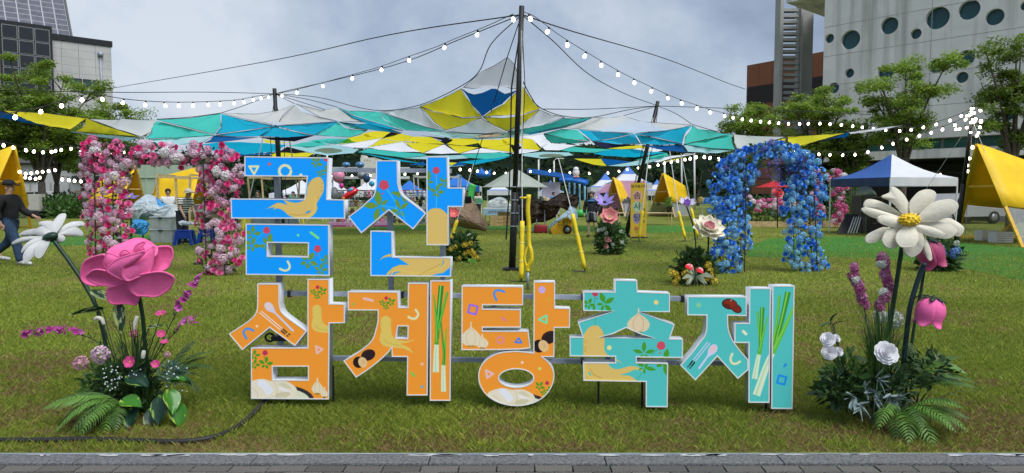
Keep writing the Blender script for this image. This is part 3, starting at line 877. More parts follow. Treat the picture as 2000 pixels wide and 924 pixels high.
b_.inputs['Roughness'].default_value = 0.38; b_.inputs['Specular IOR Level'].default_value = 0.35

def area2(l): return sum(l[i - 1][0] * l[i][1] - l[i][0] * l[i - 1][1] for i in range(len(l)))
def offset_loop(l, d):
    "move a closed loop to its left by d"
    o = []; n = len(l)
    for i in range(n):
        a, b, c = np.array(l[i - 1]), np.array(l[i]), np.array(l[(i + 1) % n])
        e1 = b - a; e2 = c - b
        e1 = e1 / (np.linalg.norm(e1) + 1e-9); e2 = e2 / (np.linalg.norm(e2) + 1e-9)
        n1 = np.array([-e1[1], e1[0]]); n2 = np.array([-e2[1], e2[0]])
        m_ = n1 + n2; k = d / max(.3, (1 + n1.dot(n2)))
        o.append(tuple(b + m_ * k))
    return o
white = M('aluminium_white', (0.66, 0.69, 0.73), 0.45, 0.06, 5, 0.05, 40)
trimw = M('trim_white', (0.82, 0.83, 0.84), 0.4, 0.04, 5)
steel = M('galvanised_steel', (0.30, 0.34, 0.40), 0.5, 0.2, 9, 0.05, 60, metal=0.35)
black = M('black_metal', (0.012, 0.012, 0.014), 0.5, 0.3, 9)
sign = thing('letter_sign', 'large lit Korean letter sign in blue, orange and turquoise on the front lawn', 'sign', sworld(2.0, 0, .1))
SI = sign.matrix_basis.inverted()
SD = 0.086
for nm, lb, kc, loops in BL:
    lp = []
    for i, l in enumerate(loops):
        q = [splane(x, y) for x, y in l]
        if (area2(q) > 0) != (i == 0): q = q[::-1]
        lp.append(q)
    me = shape2d('shell', lp, SD, white)
    cx = np.mean([p[0] for p in lp[0]]); cy = np.mean([p[1] for p in lp[0]])
    blk = place('letter_block', me, sign, SI @ SMW @ Matrix.Translation((0, 0, -SD / 2)), lb)
    # raised white trim round the outline, a few millimetres proud of the shell
    tr_ = MB()
    for l in lp:
        inn = offset_loop(l, 0.0064); out_ = offset_loop(l, -0.0012); n = len(l)
        vs = [(x, y, SD / 2 - .002) for x, y in out_] + [(x, y, SD / 2 + .004) for x, y in out_] + [(x, y, SD / 2 + .004) for x, y in inn] + [(x, y, SD / 2 - .002) for x, y in inn]
        fs = []
        for i in range(n):
            j = (i + 1) % n
            for a in range(3): fs.append((a * n + i, a * n + j, (a + 1) * n + j, (a + 1) * n + i))
        tr_.add(vs, fs)
    tr_.build('trim', trimw, blk)
    fl = [offset_loop(l, 0.006) for l in lp]
    fme = shape2d('face', fl, 0.002, fm)
    uvl = fme.uv_layers[0] if fme.uv_layers else fme.uv_layers.new(name='uv')
    co = np.empty(len(fme.vertices) * 3, np.float32); fme.vertices.foreach_get('co', co); co = co.reshape(-1, 3)
    li = np.empty(len(fme.loops), np.int32); fme.loops.foreach_get('vertex_index', li)
    uv = np.stack([(co[li, 0] - TU0) / (TU1 - TU0), (co[li, 1] - TV0) / (TV1 - TV0)], 1)
    uvl.data.foreach_set('uv', uv.astype(np.float32).ravel())
    place('face', fme, blk, Matrix.Translation((0, 0, SD / 2 + 0.0012)))
# frame behind the blocks
def sbar(x0, y0, x1, y1, back, w_=0.036):
    u0, v0 = splane(x0, y0); u1, v1 = splane(x1, y1)
    return sworld(u0, v0, back), sworld(u1, v1, back)
for x0, y0, x1, y1 in [(545, 577, 1470, 589.5), (548, 705, 1470, 717), (560, 330, 878, 333)]:
    a, b = sbar(x0, y0, x1, y1, SD + .022)
    q = MB(); q.bar(a, b, .036, .030); q.build('rail', steel, sign, world=True)
for x, y0, y1 in [(525, 318, 690), (752, 318, 612), (858, 320, 560), (962, 570, 660), (1192, 580, 712), (1252, 580, 712), (1400, 590, 690)]:
    u, v = splane(x, y0); u2, v2 = splane(x, y1)
    q = MB(); q.bar(sworld(u, v2, SD + .062), sworld(u, v, SD + .062), .034, .042); q.build('post', steel, sign, world=True)
for x, y0, y1 in [(1171, 742, 806), (643, 720, 802), (553, 776, 800), (973, 720, 800), (1258, 745, 790), (1506, 720, 812), (859, 720, 795)]:
    u, v = splane(x, y0); p = sworld(u, v, .085)
    q = MB(); q.bar((p.x, p.y, -.02), p, .014, .014); q.build('stake', black, sign, world=True)
# clamps on the rails
for x, y in [(555, 578), (780, 580), (1338, 588), (1140, 585), (600, 706), (1139, 712)]:
    u, v = splane(x, y); p = sworld(u, v, SD + .022)
    q = MB(); q.cbox((0, 0, 0), .02, .05, .045, Matrix.Translation(p)); q.build('clamp', black, sign, world=True)
# small power adapter and cable coil resting behind the left forked block
u, v = splane(527, 668); p = sworld(u, v, .13)
q = MB(); q.cbox((0, 0, 0), .13, .06, .035, Matrix.Translation(p + Vector((.03, 0, 0))), b=.008); q.build('power_supply', black, sign, world=True)
q = MB(); q.tube([p + Vector((-.05 + .032 * math.cos(a), 0, .005 + .028 * math.sin(a))) for a in [k * .5 for k in range(13)]], .008, 6); q.build('cable_coil', black, sign, world=True)
# black corrugated hose from the sign to the left along the grass
hm = M('black_rubber', (0.014, 0.014, 0.016), 0.55, 0.3, 30)
pts = [G(x, y, .02) for x, y in [(-80, 861), (0, 860.5), (80, 860), (160, 858), (240, 860), (320, 863), (385, 860), (430, 850), (465, 833), (490, 812)]] + [sworld(splane(510, 782)[0], splane(510, 782)[1], .16), sworld(splane(522, 745)[0], splane(522, 745)[1], .17)]
hp = [Vector(p) for p in smooth_line(pts, 14)]
q = MB(); q.tube(hp, [.0165 + (.0025 if i % 2 else 0) for i in range(len(hp))], 8)
tag(q.build('hose', hm, None, True), 'black ribbed cable hose running along the grass from the letter sign to the left', 'hose')
hp = [Vector(p) for p in smooth_line([sworld(splane(x, y)[0], splane(x, y)[1], .2) for x, y in [(540, 770), (530, 786), (537, 799), (553, 801), (563, 793), (566, 775)]], 6)]
q = MB(); q.tube(hp, .011, 7)
tag(q.build('cable_loop', hm, None, True), 'black cable loop hanging below the orange letter box at the left end', 'cable')
# ================================================================== giant foam flowers and their planting, in front
leaf_d = M('leaf_dark', (0.036, 0.082, 0.028), 0.5, 0.4, 9, trans=0.2)
leaf_m = M('leaf_mid', (0.075, 0.165, 0.034), 0.5, 0.35, 9, trans=0.25)
leaf_l = M('leaf_light', (0.130, 0.275, 0.045), 0.5, 0.3, 9, trans=0.25)
stemg = M('stem_green', (0.010, 0.036, 0.018), 0.45, 0.3, 12)
foam_pink = M('foam_pink', (0.93, 0.165, 0.420), 0.7, 0.16, 5, 0.15, 40, trans=0.12, spec=.2)
foam_pink2 = M('foam_pink_pale', (0.72, 0.20, 0.36), 0.55, 0.08, 3, trans=0.12)
foam_cream = M('foam_cream', (0.84, 0.80, 0.66), 0.75, 0.10, 5, 0.15, 40, trans=0.12, spec=.15)
foam_white = M('foam_white', (0.70, 0.71, 0.70), 0.75, 0.14, 6, 0.12, 40, trans=0.12, spec=.15)
foam_yel = M('foam_yellow', (0.82, 0.56, 0.02), 0.55, 0.12, 20, 0.1, 60)

def patches(root, s, ox, oy, specs, mat, Y0, th=0.012, nm='petal', k=3, lip=.006):
    "foam petals: outline in a zoomed view (scale s, origin ox,oy), distance offset, bulge, and slope towards the flower's middle"
    for sp in specs:
        pts, dy, bulge = sp[0], sp[1], sp[2]
        cxy = sp[3] if len(sp) > 3 else None
        fx, fy = (sp[4], sp[5]) if len(sp) > 5 else (0, 0)
        wp = []
        raw = smooth_loop([(ox + x / s, oy + y / s) for x, y in pts], k)
        mx, my = np.mean([p[0] for p in raw]), np.mean([p[1] for p in raw])
        for p in raw:
            dd = dy + fx * (p[0] - mx) / 100 + fy * (p[1] - my) / 100
            if cxy is not None:
                dd += cxy[2] * math.hypot(p[0] - cxy[0], p[1] - cxy[1]) / 100
            wp.append(P(p[0], p[1], Y0 + dd))
        q = MB()
        c = sum(wp, Vector()) / len(wp)
        blob_patch(q, wp, (0, -bulge * .42, bulge * .08), 5, lip)
        o = q.build(nm, mat, root, True, world=True)
        solid(o, th, 0)
def stem(root, pts, r, mat=None, n=9, k=6, nm='stem'):
    q = MB()
    q.tube([Vector(p) for p in smooth_line(pts, k)], r, n)
    return q.build(nm, mat or stemg, root, True, world=True)

# ---- pink rose
yr = 4.62
rose = thing('giant_rose', 'giant bright pink foam rose on a dark green stem in the left front planting', 'foam flower', GX(277, 4.70))
patches(rose, 3.85, 20, 400, [
 ([(730,385),(640,390),(562,428),(533,508),(545,575),(610,610),(700,605),(770,520)], .04, -.07, None, -.1, .05),
 ([(1090,330),(1160,313),(1215,323),(1228,385),(1208,430),(1195,468),(1140,502),(1050,515),(1040,420)], .05, -.06, None, .12, .0),
 ([(730,360),(790,312),(850,288),(930,256),(985,252),(1040,268),(1085,300),(1115,332),(1085,400),(900,440),(770,430)], .03, .10, None, 0, -.25),
 ([(728,680),(740,628),(800,610),(880,590),(915,650),(972,690),(962,738),(942,758),(905,748),(850,746),(800,750),(748,738)], -.01, -.03, None, 0, .10),
 ([(575,550),(610,505),(652,488),(720,498),(800,535),(885,575),(845,605),(740,613),(650,600)], -.05, -.055, None, 0, .14),
 ([(878,585),(940,540),(1040,515),(1145,505),(1215,530),(1240,560),(1207,630),(1163,665),(1100,695),(1000,690),(955,690),(905,650)], -.07, -.03, None, .0, .10),
 ([(735,365),(770,368),(830,402),(800,455),(745,492),(715,468),(706,440),(715,398)], -.03, .05, None, -.1, 0),
 ([(930,362),(945,312),(990,284),(1017,280),(1003,310),(1012,348),(960,368)], -.045, .02),
 ([(828,398),(835,360),(870,340),(902,360),(885,382)], -.05, .025),
 ([(1020,350),(1060,328),(1092,308),(1084,390),(1072,470),(1040,522),(950,555),(885,580),(845,540),(860,480),(930,420)], -.085, .05, None, .08, 0),
 ([(722,492),(780,430),(830,402),(920,375),(1025,348),(965,420),(880,478),(855,530),(878,580),(800,548)], -.105, .05, None, -.06, .05),
], foam_pink, yr, .009, lip=.009)
q = MB(); q.ball(P(262, 530, yr + .03), .11, .10, .10, 14, 9); q.build('core', foam_pink, rose, True, world=True)
stem(rose, [GX(290, 4.72, -.01), P(285, 690, 4.71), P(279, 620, 4.69), P(268, 560, 4.66)], .0135)
q = MB(); q.lathe([(.002, -.05), (.05, -.02), (.07, .01), (.02, .02)], 10, Matrix.Translation(P(268, 572, 4.67))); q.build('sepal', stemg, rose, True, world=True)

# ---- white daisy seen from below
yd = 4.95
daisy = thing('giant_daisy', 'giant white foam daisy tilted away on a long curved green stem at the left', 'foam flower', GX(222, 4.85))
patches(daisy, 3.85, 20, 400, [
 ([(12,290),(60,255),(130,240),(190,238),(260,246),(180,265),(90,286),(30,298)], .0, .02, (99,463,.10)),
 ([(68,225),(110,195),(190,180),(228,192),(280,235),(215,230),(150,236),(80,233)], .06, .02, (99,463,.12)),
 ([(170,205),(230,163),(265,175),(305,220),(280,245),(215,232)], .02, .02, (99,463,.14)),
 ([(220,150),(226,128),(300,120),(325,135),(322,190),(300,225),(262,178)], .07, .03, (99,463,.14)),
 ([(295,180),(325,125),(370,75),(415,67),(421,95),(388,160),(345,215),(310,225)], .03, .03, (99,463,.14)),
 ([(345,225),(365,195),(400,160),(460,130),(540,126),(557,157),(480,170),(400,200)], .05, .02, (99,463,.12)),
 ([(345,232),(420,185),(490,168),(540,200),(546,233),(450,236),(380,232)], .02, .02, (99,463,.10)),
 ([(325,260),(360,232),(402,235),(412,265),(385,283),(348,280)], .0, .015, (99,463,.02)),
 ([(185,375),(200,310),(250,270),(300,275),(272,340),(237,395),(210,404)], -.03, .02, (99,463,-.10)),
 ([(98,420),(105,360),(160,300),(260,262),(228,310),(188,375),(142,425),(112,432)], -.02, .025, (99,463,-.08)),
 ([(85,352),(110,300),(180,255),(265,246),(250,266),(150,312),(95,360)], .0, .02, (99,463,-.03)),
], foam_white, yd, .007, lip=.002)
q = MB(); c = P(99, 463.5, yd - .02)
blob_patch(q, [P(99 + x, 463.5 + y, yd - .02) for x, y in ell(0, 0, 14.8, 7.4, 18, rot=-18)], (0, -.03, 0), 3); solid(q.build('calyx', stemg, daisy, True, world=True), .02)
stem(daisy, [GX(222, 4.85, -.01), P(210, 690, 4.86), P(193, 612, 4.88), P(168, 560, 4.9), P(135, 510, 4.92), P(104, 468, 4.93)], .0145)

# ---- cream cosmos, right
yc_ = 4.50
CC = (1777, 430)
cos_ = thing('giant_cosmos', 'giant cream foam cosmos with a yellow centre in the right front planting', 'foam flower', GX(1745, 4.62))
W_ = lambda d, s_: (CC[0], CC[1], s_)
patches(cos_, 4.4, 1580, 350, [
 ([(1100,370),(1190,335),(1240,350),(1310,395),(1330,432),(1305,480),(1262,492),(1180,420)], .10, .03, W_(0, .02)),
 ([(468,215),(490,180),(540,172),(620,195),(710,240),(810,318),(760,325),(650,285),(550,255),(475,243)], .10, .03, W_(0, .05)),
 ([(618,150),(690,115),(698,76),(725,66),(780,100),(830,160),(864,240),(868,310),(800,300),(740,230),(680,180)], .06, .03, W_(0, .04)),
 ([(862,205),(900,150),(950,105),(1020,88),(1072,105),(1089,140),(1060,205),(985,275),(895,310),(860,280)], .05, .03, W_(0, .03)),
 ([(480,525),(500,480),(570,440),(650,412),(720,430),(660,470),(630,508),(560,546),(500,549)], .04, .03, W_(0, -.03)),
 ([(970,470),(995,490),(1032,570),(1057,660),(1050,697),(1028,697),(990,630),(975,560)], .05, .015, W_(0, -.02)),
 ([(920,450),(975,480),(985,560),(960,620),(920,657),(870,671),(820,632),(814,590),(880,560)], .03, .03, W_(0, -.03)),
 ([(447,265),(480,243),(560,255),(680,290),(800,335),(700,345),(580,340),(500,307)], .04, .03, W_(0, .0)),
 ([(960,365),(1080,362),(1190,383),(1252,420),(1267,462),(1200,512),(1100,506),(1030,490),(920,420)], .03, .03, W_(0, -.02)),
 ([(700,422),(790,415),(760,480),(750,540),(762,572),(720,598),(660,582),(625,530),(650,460)], .01, .03, W_(0, -.06)),
 ([(920,345),(980,270),(1060,205),(1150,178),(1230,178),(1280,225),(1256,282),(1180,327),(1090,366),(960,372)], .0, .035, W_(0, -.01)),
 ([(590,360),(600,320),(680,310),(770,330),(850,375),(830,415),(740,416),(640,392)], .0, .025, W_(0, -.08)),
 ([(870,390),(960,393),(1060,413),(1140,448),(1167,476),(1130,498),(1040,492),(950,455)], -.02, .025, W_(0, -.08)),
 ([(850,400),(895,410),(934,470),(934,530),(902,577),(840,590),(780,582),(743,530),(748,475),(800,420)], -.02, .03, W_(0, -.10)),
], foam_cream, yc_, .010, lip=.002)
q = MB()
q.ball(P(1777, 429, yc_ - .06), .052, .03, .032, 14, 8)
q.build('disc', foam_yel, cos_, True, world=True)
q = MB()
for ring, (rx, ry, dy) in enumerate([(19, 11, -.045), (15, 8.5, -.065), (10, 5.5, -.082)]):
    n = 13 - ring * 3
    for k in range(n):
        a = 2 * math.pi * (k + ring * .5) / n
        c = P(CC[0] + rx * math.cos(a), CC[1] - 1 + ry * math.sin(a), yc_ + dy)
        q.ball(c, .013, .011, .010, 6, 5)
q.build('floret', foam_yel, cos_, True, world=True)
stem(cos_, [GX(1728, 4.64, -.01), P(1738, 640, 4.63), P(1750, 560, 4.60), P(1762, 480, 4.57), P(1772, 440, 4.54)], .0145)

# ---- pink bellflowers
def bell(root, x, y, Y, h, r, mat, tx=0.0, ty=0.0, n=5, nm='petal'):
    "hanging bell with pointed, flared tips"
    top = P(x, y, Y)
    T = Matrix.Translation(top) @ Matrix.Rotation(tx, 4, 'Y') @ Matrix.Rotation(ty, 4, 'X')
    prof = [(.18, 0), (.62, -.07), (.88, -.22), (1.0, -.42), (.98, -.6), (.90, -.74), (.88, -.84), (1.0, -.96), (1.12, -1.0)]
    for k in range(n):
        q = MB(); vs = []; fs = []
        m_ = 6
        for i, (pr, pz) in enumerate(prof):
            t = i / (len(prof) - 1)
            half = (math.pi / n) * (1.12 if t < .72 else 1.12 * max(0.03, 1 - (t - .72) / .28))
            for j in range(m_ + 1):
                s_ = j / m_ * 2 - 1
                a = 2 * math.pi * k / n + s_ * half
                rr_ = r * pr * (1.0 + (.035 if k % 2 else 0) - .03 * s_ * s_)
                vs.append(Vector((rr_ * math.cos(a), rr_ * math.sin(a), h * pz)))
        for i in range(len(prof) - 1):
            for j in range(m_):
                fs.append((i * (m_ + 1) + j, i * (m_ + 1) + j + 1, (i + 1) * (m_ + 1) + j + 1, (i + 1) * (m_ + 1) + j))
        q.add(vs, fs, T)
        solid(q.build(nm, mat, root, True, world=True), .005)
    q = MB()
    for k in range(5):
        a = 2 * math.pi * k / 5 + .3
        q.poly([T @ Vector((math.cos(a + s_) * r * m2, math.sin(a + s_) * r * m2, z)) for s_, m2, z in [(-.5, .2, .012), (-.35, .62, .0), (0, .98, -.01), (.35, .62, .0), (.5, .2, .012)]])
    q.add(*[[T @ Vector(p) for p in [(-.1 * r, 0, .02), (0, .1 * r, .02), (.1 * r, 0, .02), (0, -.1 * r, .02)]], [(0, 1, 2, 3)]])
    solid(q.build('calyx', stemg, root, True, world=True), .004)
bl = thing('bellflower', 'pink foam bellflower hanging low beside the bent dark stem at the right', 'foam flower', GX(1770, 4.6))
bell(bl, 1823, 583, 4.5, .182, .088, foam_pink, .12, .1)
stem(bl, [GX(1766, 4.60, -.01), P(1772, 640, 4.6), P(1780, 590, 4.58), P(1797, 535, 4.56), P(1806, 514, 4.54)], .0165, M('stem_teal', (0.016, 0.045, 0.052), .45, .2, 12), 8)
stem(bl, [P(1786, 582, 4.56), P(1797, 577, 4.54), P(1812, 577, 4.51), P(1823, 582, 4.5)], .004, nm='stalk')
bl2 = thing('bellflower', 'deep pink foam bellflower tucked just below the big cream cosmos', 'foam flower', GX(1800, 4.75))
bell(bl2, 1812, 472, 4.72, .18, .085, M('foam_magenta', (.50, .075, .19), .55, .1, 3, trans=.1), -.35, .1)
stem(bl2, [GX(1776, 4.72, -.01), P(1785, 640, 4.74), P(1800, 560, 4.76), P(1812, 475, 4.72)], .010)

# ---- small plant pieces shared by all arrangements
def frond_mesh(L, W, n, droop, seed, mat, nm='frond'):
    "fern frond along +X with paired leaflets, arching down"
    rn = random.Random(seed)
    q = MB(); rach = []
    for i in range(n + 1):
        t = i / n
        rach.append(Vector((L * t * (1 - .18 * droop * t), 0, L * (.34 * t - droop * .55 * t * t))))
    q.tube(rach, [.0035 * (1 - .8 * i / n) for i in range(n + 1)], 4)
    for i in range(2, n + 1):
        t = i / n
        p = rach[i]; d = (rach[i] - rach[i - 1]).normalized()
        wl = W * (math.sin(math.pi * min(1, .16 + t * .86)) ** .75) * (1 if t > .25 else .8) + .006
        for s_ in (1, -1):
            side = Vector((0, s_, 0)) + d * .55 + Vector((0, 0, -.12 - .25 * droop * rn.random()))
            side.normalize()
            w2 = L / n * .43
            a = p - d * w2 * .6; b = p + d * w2 * .6
            m1 = p + side * wl * .55; tip = p + side * wl + d * wl * .18 - Vector((0, 0, wl * .12))
            q.add([a, b, m1 + d * w2 * .9, tip, m1 - d * w2 * .7], [(0, 1, 2, 4), (4, 2, 3)])
    return q.mesh(nm, mat)
FRM = {}
for nm_, mat in (('l', leaf_l), ('m', leaf_m), ('d', leaf_d)):
    FRM[nm_] = [frond_mesh(.42, .085, 18, .9 + .25 * k, k, mat) for k in range(3)]
def fern(label, loc, specs, seed=1):
    rn = random.Random(seed)
    r_ = thing('fern', label, 'fern', loc)
    for az, ln, key, el in specs:
        o = place('frond', rn.choice(FRM[key]), r_)
        o.location = (0.03 * math.cos(R(az)), 0.03 * math.sin(R(az)), .07)
        o.rotation_euler = (rn.uniform(-.25, .25), -R(el), R(az))
        o.scale = (ln / .42,) * 3
    return r_
def broad_leaf(L, W, mat, fold=.18, curl=.35, nm='leaf'):
    "heart-shaped leaf along +X"
    q = MB(); vs = []; fs = []
    prof = [(0, .10), (.06, .55), (.2, .92), (.38, 1.0), (.58, .86), (.78, .5), (.92, .2), (1, .01)]
    for t, w_ in prof:
        for s_ in (-1, -.5, 0, .5, 1):
            vs.append(Vector((L * t - (.05 * L * abs(s_) if t < .1 else 0), W / 2 * w_ * s_, fold * W * abs(s_) - curl * L * t * t + .02 * L * math.sin(7 * t) * s_)))
    for i in range(len(prof) - 1):
        for j in range(4):
            fs.append((i * 5 + j, i * 5 + j + 1, (i + 1) * 5 + j + 1, (i + 1) * 5 + j))
    q.add(vs, fs)
    me = q.mesh(nm, mat); me.polygons.foreach_set('use_smooth', [True] * len(me.polygons))
    return me
def varieg(name, dark, lite, s=1.0, thr=.56):
    m = M(name, dark, .35, .0, 5, trans=.15, coat=.1)
    t = m.node_tree
    ra = [n for n in t.nodes if n.type == 'VALTORGB'][0]; nz = [n for n in t.nodes if n.type == 'TEX_NOISE'][0]; tcn = [n for n in t.nodes if n.type == 'TEX_COORD'][0]
    mp_ = t.nodes.new('ShaderNodeMapping'); mp_.inputs['Scale'].default_value = (9 * s, 30 * s, 9 * s); mp_.inputs['Rotation'].default_value = (0, 0, .5)
    t.links.new(tcn.outputs['Object'], mp_.inputs[0]); t.links.new(mp_.outputs[0], nz.inputs[0]); nz.inputs['Scale'].default_value = 1.0
    ra.color_ramp.elements[0].position = thr; ra.color_ramp.elements[1].position = thr + .05
    ra.color_ramp.elements[0].color = (*dark, 1); ra.color_ramp.elements[1].color = (*lite, 1)
    return m
pothos_d = varieg('pothos_dark', (.010, .045, .026), (.22, .38, .05), 1.0, .60)
pothos_l = varieg('pothos_light', (.045, .19, .016), (.36, .50, .08), 1.0, .58)
dieff = varieg('dieffenbachia', (.012, .052, .022), (.42, .50, .20), 1.2, .50)
LFM = {'pd': broad_leaf(.16, .115, pothos_d), 'pl': broad_leaf(.16, .115, pothos_l), 'df': broad_leaf(.20, .072, dieff, .1, .2), 'm': broad_leaf(.12, .06, leaf_m), 'd': broad_leaf(.12, .065, leaf_d), 'l': broad_leaf(.12, .055, leaf_l)}
def look(p, d, roll=0.0, s=1.0):
    d = Vector(d).normalized()
    y = Vector((0, 0, 1)).cross(d)
    if y.length < .05: y = Vector((0, 1, 0))
    y.normalize(); z = d.cross(y)
    m = Matrix((d, y, z)).transposed().to_4x4()
    return Matrix.Translation(p) @ m @ Matrix.Rotation(roll, 4, 'X') @ Matrix.Diagonal((s, s, s, 1))
def leaves_on(root, key, specs, stalk=True):
    "specs: (px x, px y, Y, direction vector, scale, roll) leaf base position"
    ri = root.matrix_basis.inverted()
    q = MB()
    for x, y, Y, d, s_, ro in specs:
        p = P(x, y, Y)
        place('leaf', LFM[key], root, ri @ look(p, d, ro, s_))
        if stalk:
            b = Vector(root.location) + Vector((0, 0, .03))
            q.tube([b, (b + p) / 2 + Vector((0, 0, .03)), p], .003, 4)
    if stalk and specs: q.build('stalk', stemg, root, True, world=True)
def bushy(root, c, rx, ry, rz, n, L, mat, seed, nm='foliage', drop=0.3):
    "mass of small leaves, too many to count"
    g = np.random.default_rng(seed)
    d = g.normal(size=(n, 3)); d /= np.linalg.norm(d, axis=1)[:, None]
    rad = g.random(n) ** .45
    p = d * rad[:, None] * np.array([rx, ry, rz]); p[:, 2] = np.abs(p[:, 2]) if drop == 0 else p[:, 2]
    p += np.array(c)
    u = d + g.normal(size=(n, 3)) * .6; u[:, 2] += .25; u /= np.linalg.norm(u, axis=1)[:, None]
    w_ = np.cross(u, g.normal(size=(n, 3))); w_ /= np.linalg.norm(w_, axis=1)[:, None]
    ll = L * (.6 + .8 * g.random(n))[:, None]
    v = np.empty((n, 4, 3)); v[:, 0] = p; v[:, 1] = p + u * ll * .5 + w_ * ll * .22; v[:, 2] = p + u * ll; v[:, 3] = p + u * ll * .5 - w_ * ll * .22
    v = v.reshape(-1, 3)
    v[:, 2] = np.maximum(v[:, 2], .004)
    f = np.arange(n * 4).reshape(n, 4)
    if root is not None: v = v - np.array(root.location)
    return place(nm, np_mesh(nm, v, f, mat), root, None, None, 'stuff')
def blossom_mesh(r, mats, nm='blossom', n=5, tilt=.35, ruffle=.0):
    "small open flower facing +Z, petals and a dot of a heart"
    q = MB()
    for k in range(n):
        a = 2 * math.pi * k / n
        c, s_ = math.cos(a), math.sin(a)
        pts = []
        for t, w_, z in [(.08, .06, 0), (.45, .34, tilt * .35), (.8, .42, tilt * .8), (1.0, .2, tilt), (1.0, -.2, tilt), (.8, -.42, tilt * .8), (.45, -.34, tilt * .35), (.08, -.06, 0)]:
            x, y = t * r, w_ * r
            pts.append(Vector((x * c - y * s_, x * s_ + y * c, z * r + ruffle * r * math.sin(5 * t + k))))
        q.add(pts, [(0, 1, 6, 7), (1, 2, 5, 6), (2, 3, 4, 5)])
    q.mat(1); q.ball((0, 0, .06 * r), .17 * r, .17 * r, .12 * r, 6, 4)
    return q.mesh(nm, mats)
def rose_mesh(r, mat, nm='rose', seed=0, rings=((7, 1.0, .42), (6, .78, .75), (5, .52, 1.05), (3, .28, 1.3))):
    "cup of overlapping petals facing +Z"
    rn = random.Random(seed); q = MB()
    for ri_, (n, rad, el) in enumerate(rings):
        for k in range(n):
            a = 2 * math.pi * (k + .5 * (ri_ % 2)) / n + rn.uniform(-.12, .12)
            vs = []
            hw = math.pi / n * 1.28
            for t, m2 in ((0, .12), (.45, .62), (.8, 1.0), (1.0, 1.06)):
                for s_ in (-1, 0, 1):
                    aa = a + s_ * hw * (1 if t < .9 else .7)
                    rr_ = r * rad * m2 * (1 - .06 * abs(s_))
                    z = r * (.85 * math.sin(el) * t * (1.0 if t < .9 else .93)) * (1 + rn.uniform(-.08, .08)) - .02 * r * abs(s_)
                    vs.append(Vector((rr_ * math.cos(aa), rr_ * math.sin(aa), z)))
            q.add(vs, [(i * 3 + j, i * 3 + j + 1, (i + 1) * 3 + j + 1, (i + 1) * 3 + j) for i in range(3) for j in range(2)])
    me = q.mesh(nm, mat); me.polygons.foreach_set('use_smooth', [True] * len(me.polygons))
    return me
def cluster_mesh(r, mat, n, seed, nm='blossom_cluster', pr=.026, flat=.8):
    "ball of little four-petalled flowers"
    rn = random.Random(seed); q = MB()
    for i in range(n):
        zc = 1 - 1.7 * (i + .5) / n; a = i * 2.39996
        d = Vector((math.sqrt(max(0, 1 - zc * zc)) * math.cos(a), math.sqrt(max(0, 1 - zc * zc)) * math.sin(a), zc * flat)).normalized()
        p = d * r * rn.uniform(.72, 1.05)
        u, v = basis(d); ro = rn.uniform(0, 6.28)
        for k in range(4):
            b = ro + k * math.pi / 2
            e1 = u * math.cos(b) + v * math.sin(b); e2 = u * math.cos(b + math.pi / 2) + v * math.sin(b + math.pi / 2)
            s_ = pr * rn.uniform(.75, 1.15)
            q.add([p, p + e1 * s_ * .7 + e2 * s_ * .42 + d * s_ * .25, p + e1 * s_ * 1.15 + d * s_ * .2, p + e1 * s_ * .7 - e2 * s_ * .42 + d * s_ * .25], [(0, 1, 2, 3)])
    return q.mesh(nm, mat)
def spike(root, pts, Y, me_list, n, spread, nm='blossom', s=(.8, 1.1), stemr=.004, seed=1):
    "blossoms set along a stalk given in photo pixels"
    rn = random.Random(seed)
    ri = root.matrix_basis.inverted()
    ln = [Vector(p) for p in smooth_line([P(x, y, Y) for x, y in pts], 8)]
    for i in range(n):
        t = (i + rn.uniform(-.3, .3)) / n * (len(ln) - 1)
        t = max(0, min(len(ln) - 1.001, t)); k = int(t)
        p = ln[k].lerp(ln[k + 1], t - k)
        d = Vector((rn.gauss(0, 1), -abs(rn.gauss(.6, .6)), rn.gauss(.3, .7))).normalized()
        u, v = basis(d)
        mw = Matrix((u, v, d)).transposed().to_4x4()
        sc = rn.uniform(*s)
        place(nm, rn.choice(me_list), root, ri @ (Matrix.Translation(p + d * spread * rn.uniform(.4, 1)) @ mw @ Matrix.Diagonal((sc, sc, sc, 1))))
def tuft(root, base, n, h, spread, mat, seed, w_=.006, nm='grass_leaves', lean=(0, 0)):
    "arching narrow leaves"
    rn = random.Random(seed); q = MB()
    for i in range(n):
        a = rn.uniform(0, 6.28); hh = h * rn.uniform(.55, 1.05); sp = spread * rn.uniform(.2, 1)
        d = Vector((math.cos(a), math.sin(a), 0)); s_ = Vector((-d.y, d.x, 0)) * w_ * rn.uniform(.6, 1.2)
        p0 = Vector(base) + d * .02 * rn.random()
        pts = []
        for t in (0, .35, .7, 1):
            pts.append(p0 + d * sp * t ** 1.8 + Vector((lean[0] * t, lean[1] * t, hh * (t - .22 * t ** 3))))
        vs = []
        for p, k in zip(pts, (1, 1, .75, .08)): vs += [p - s_ * k, p + s_ * k]
        q.add(vs, [(0, 1, 3, 2), (2, 3, 5, 4), (4, 5, 7, 6)])
    return q.build(nm, mat, root, False, world=True, kind='stuff')

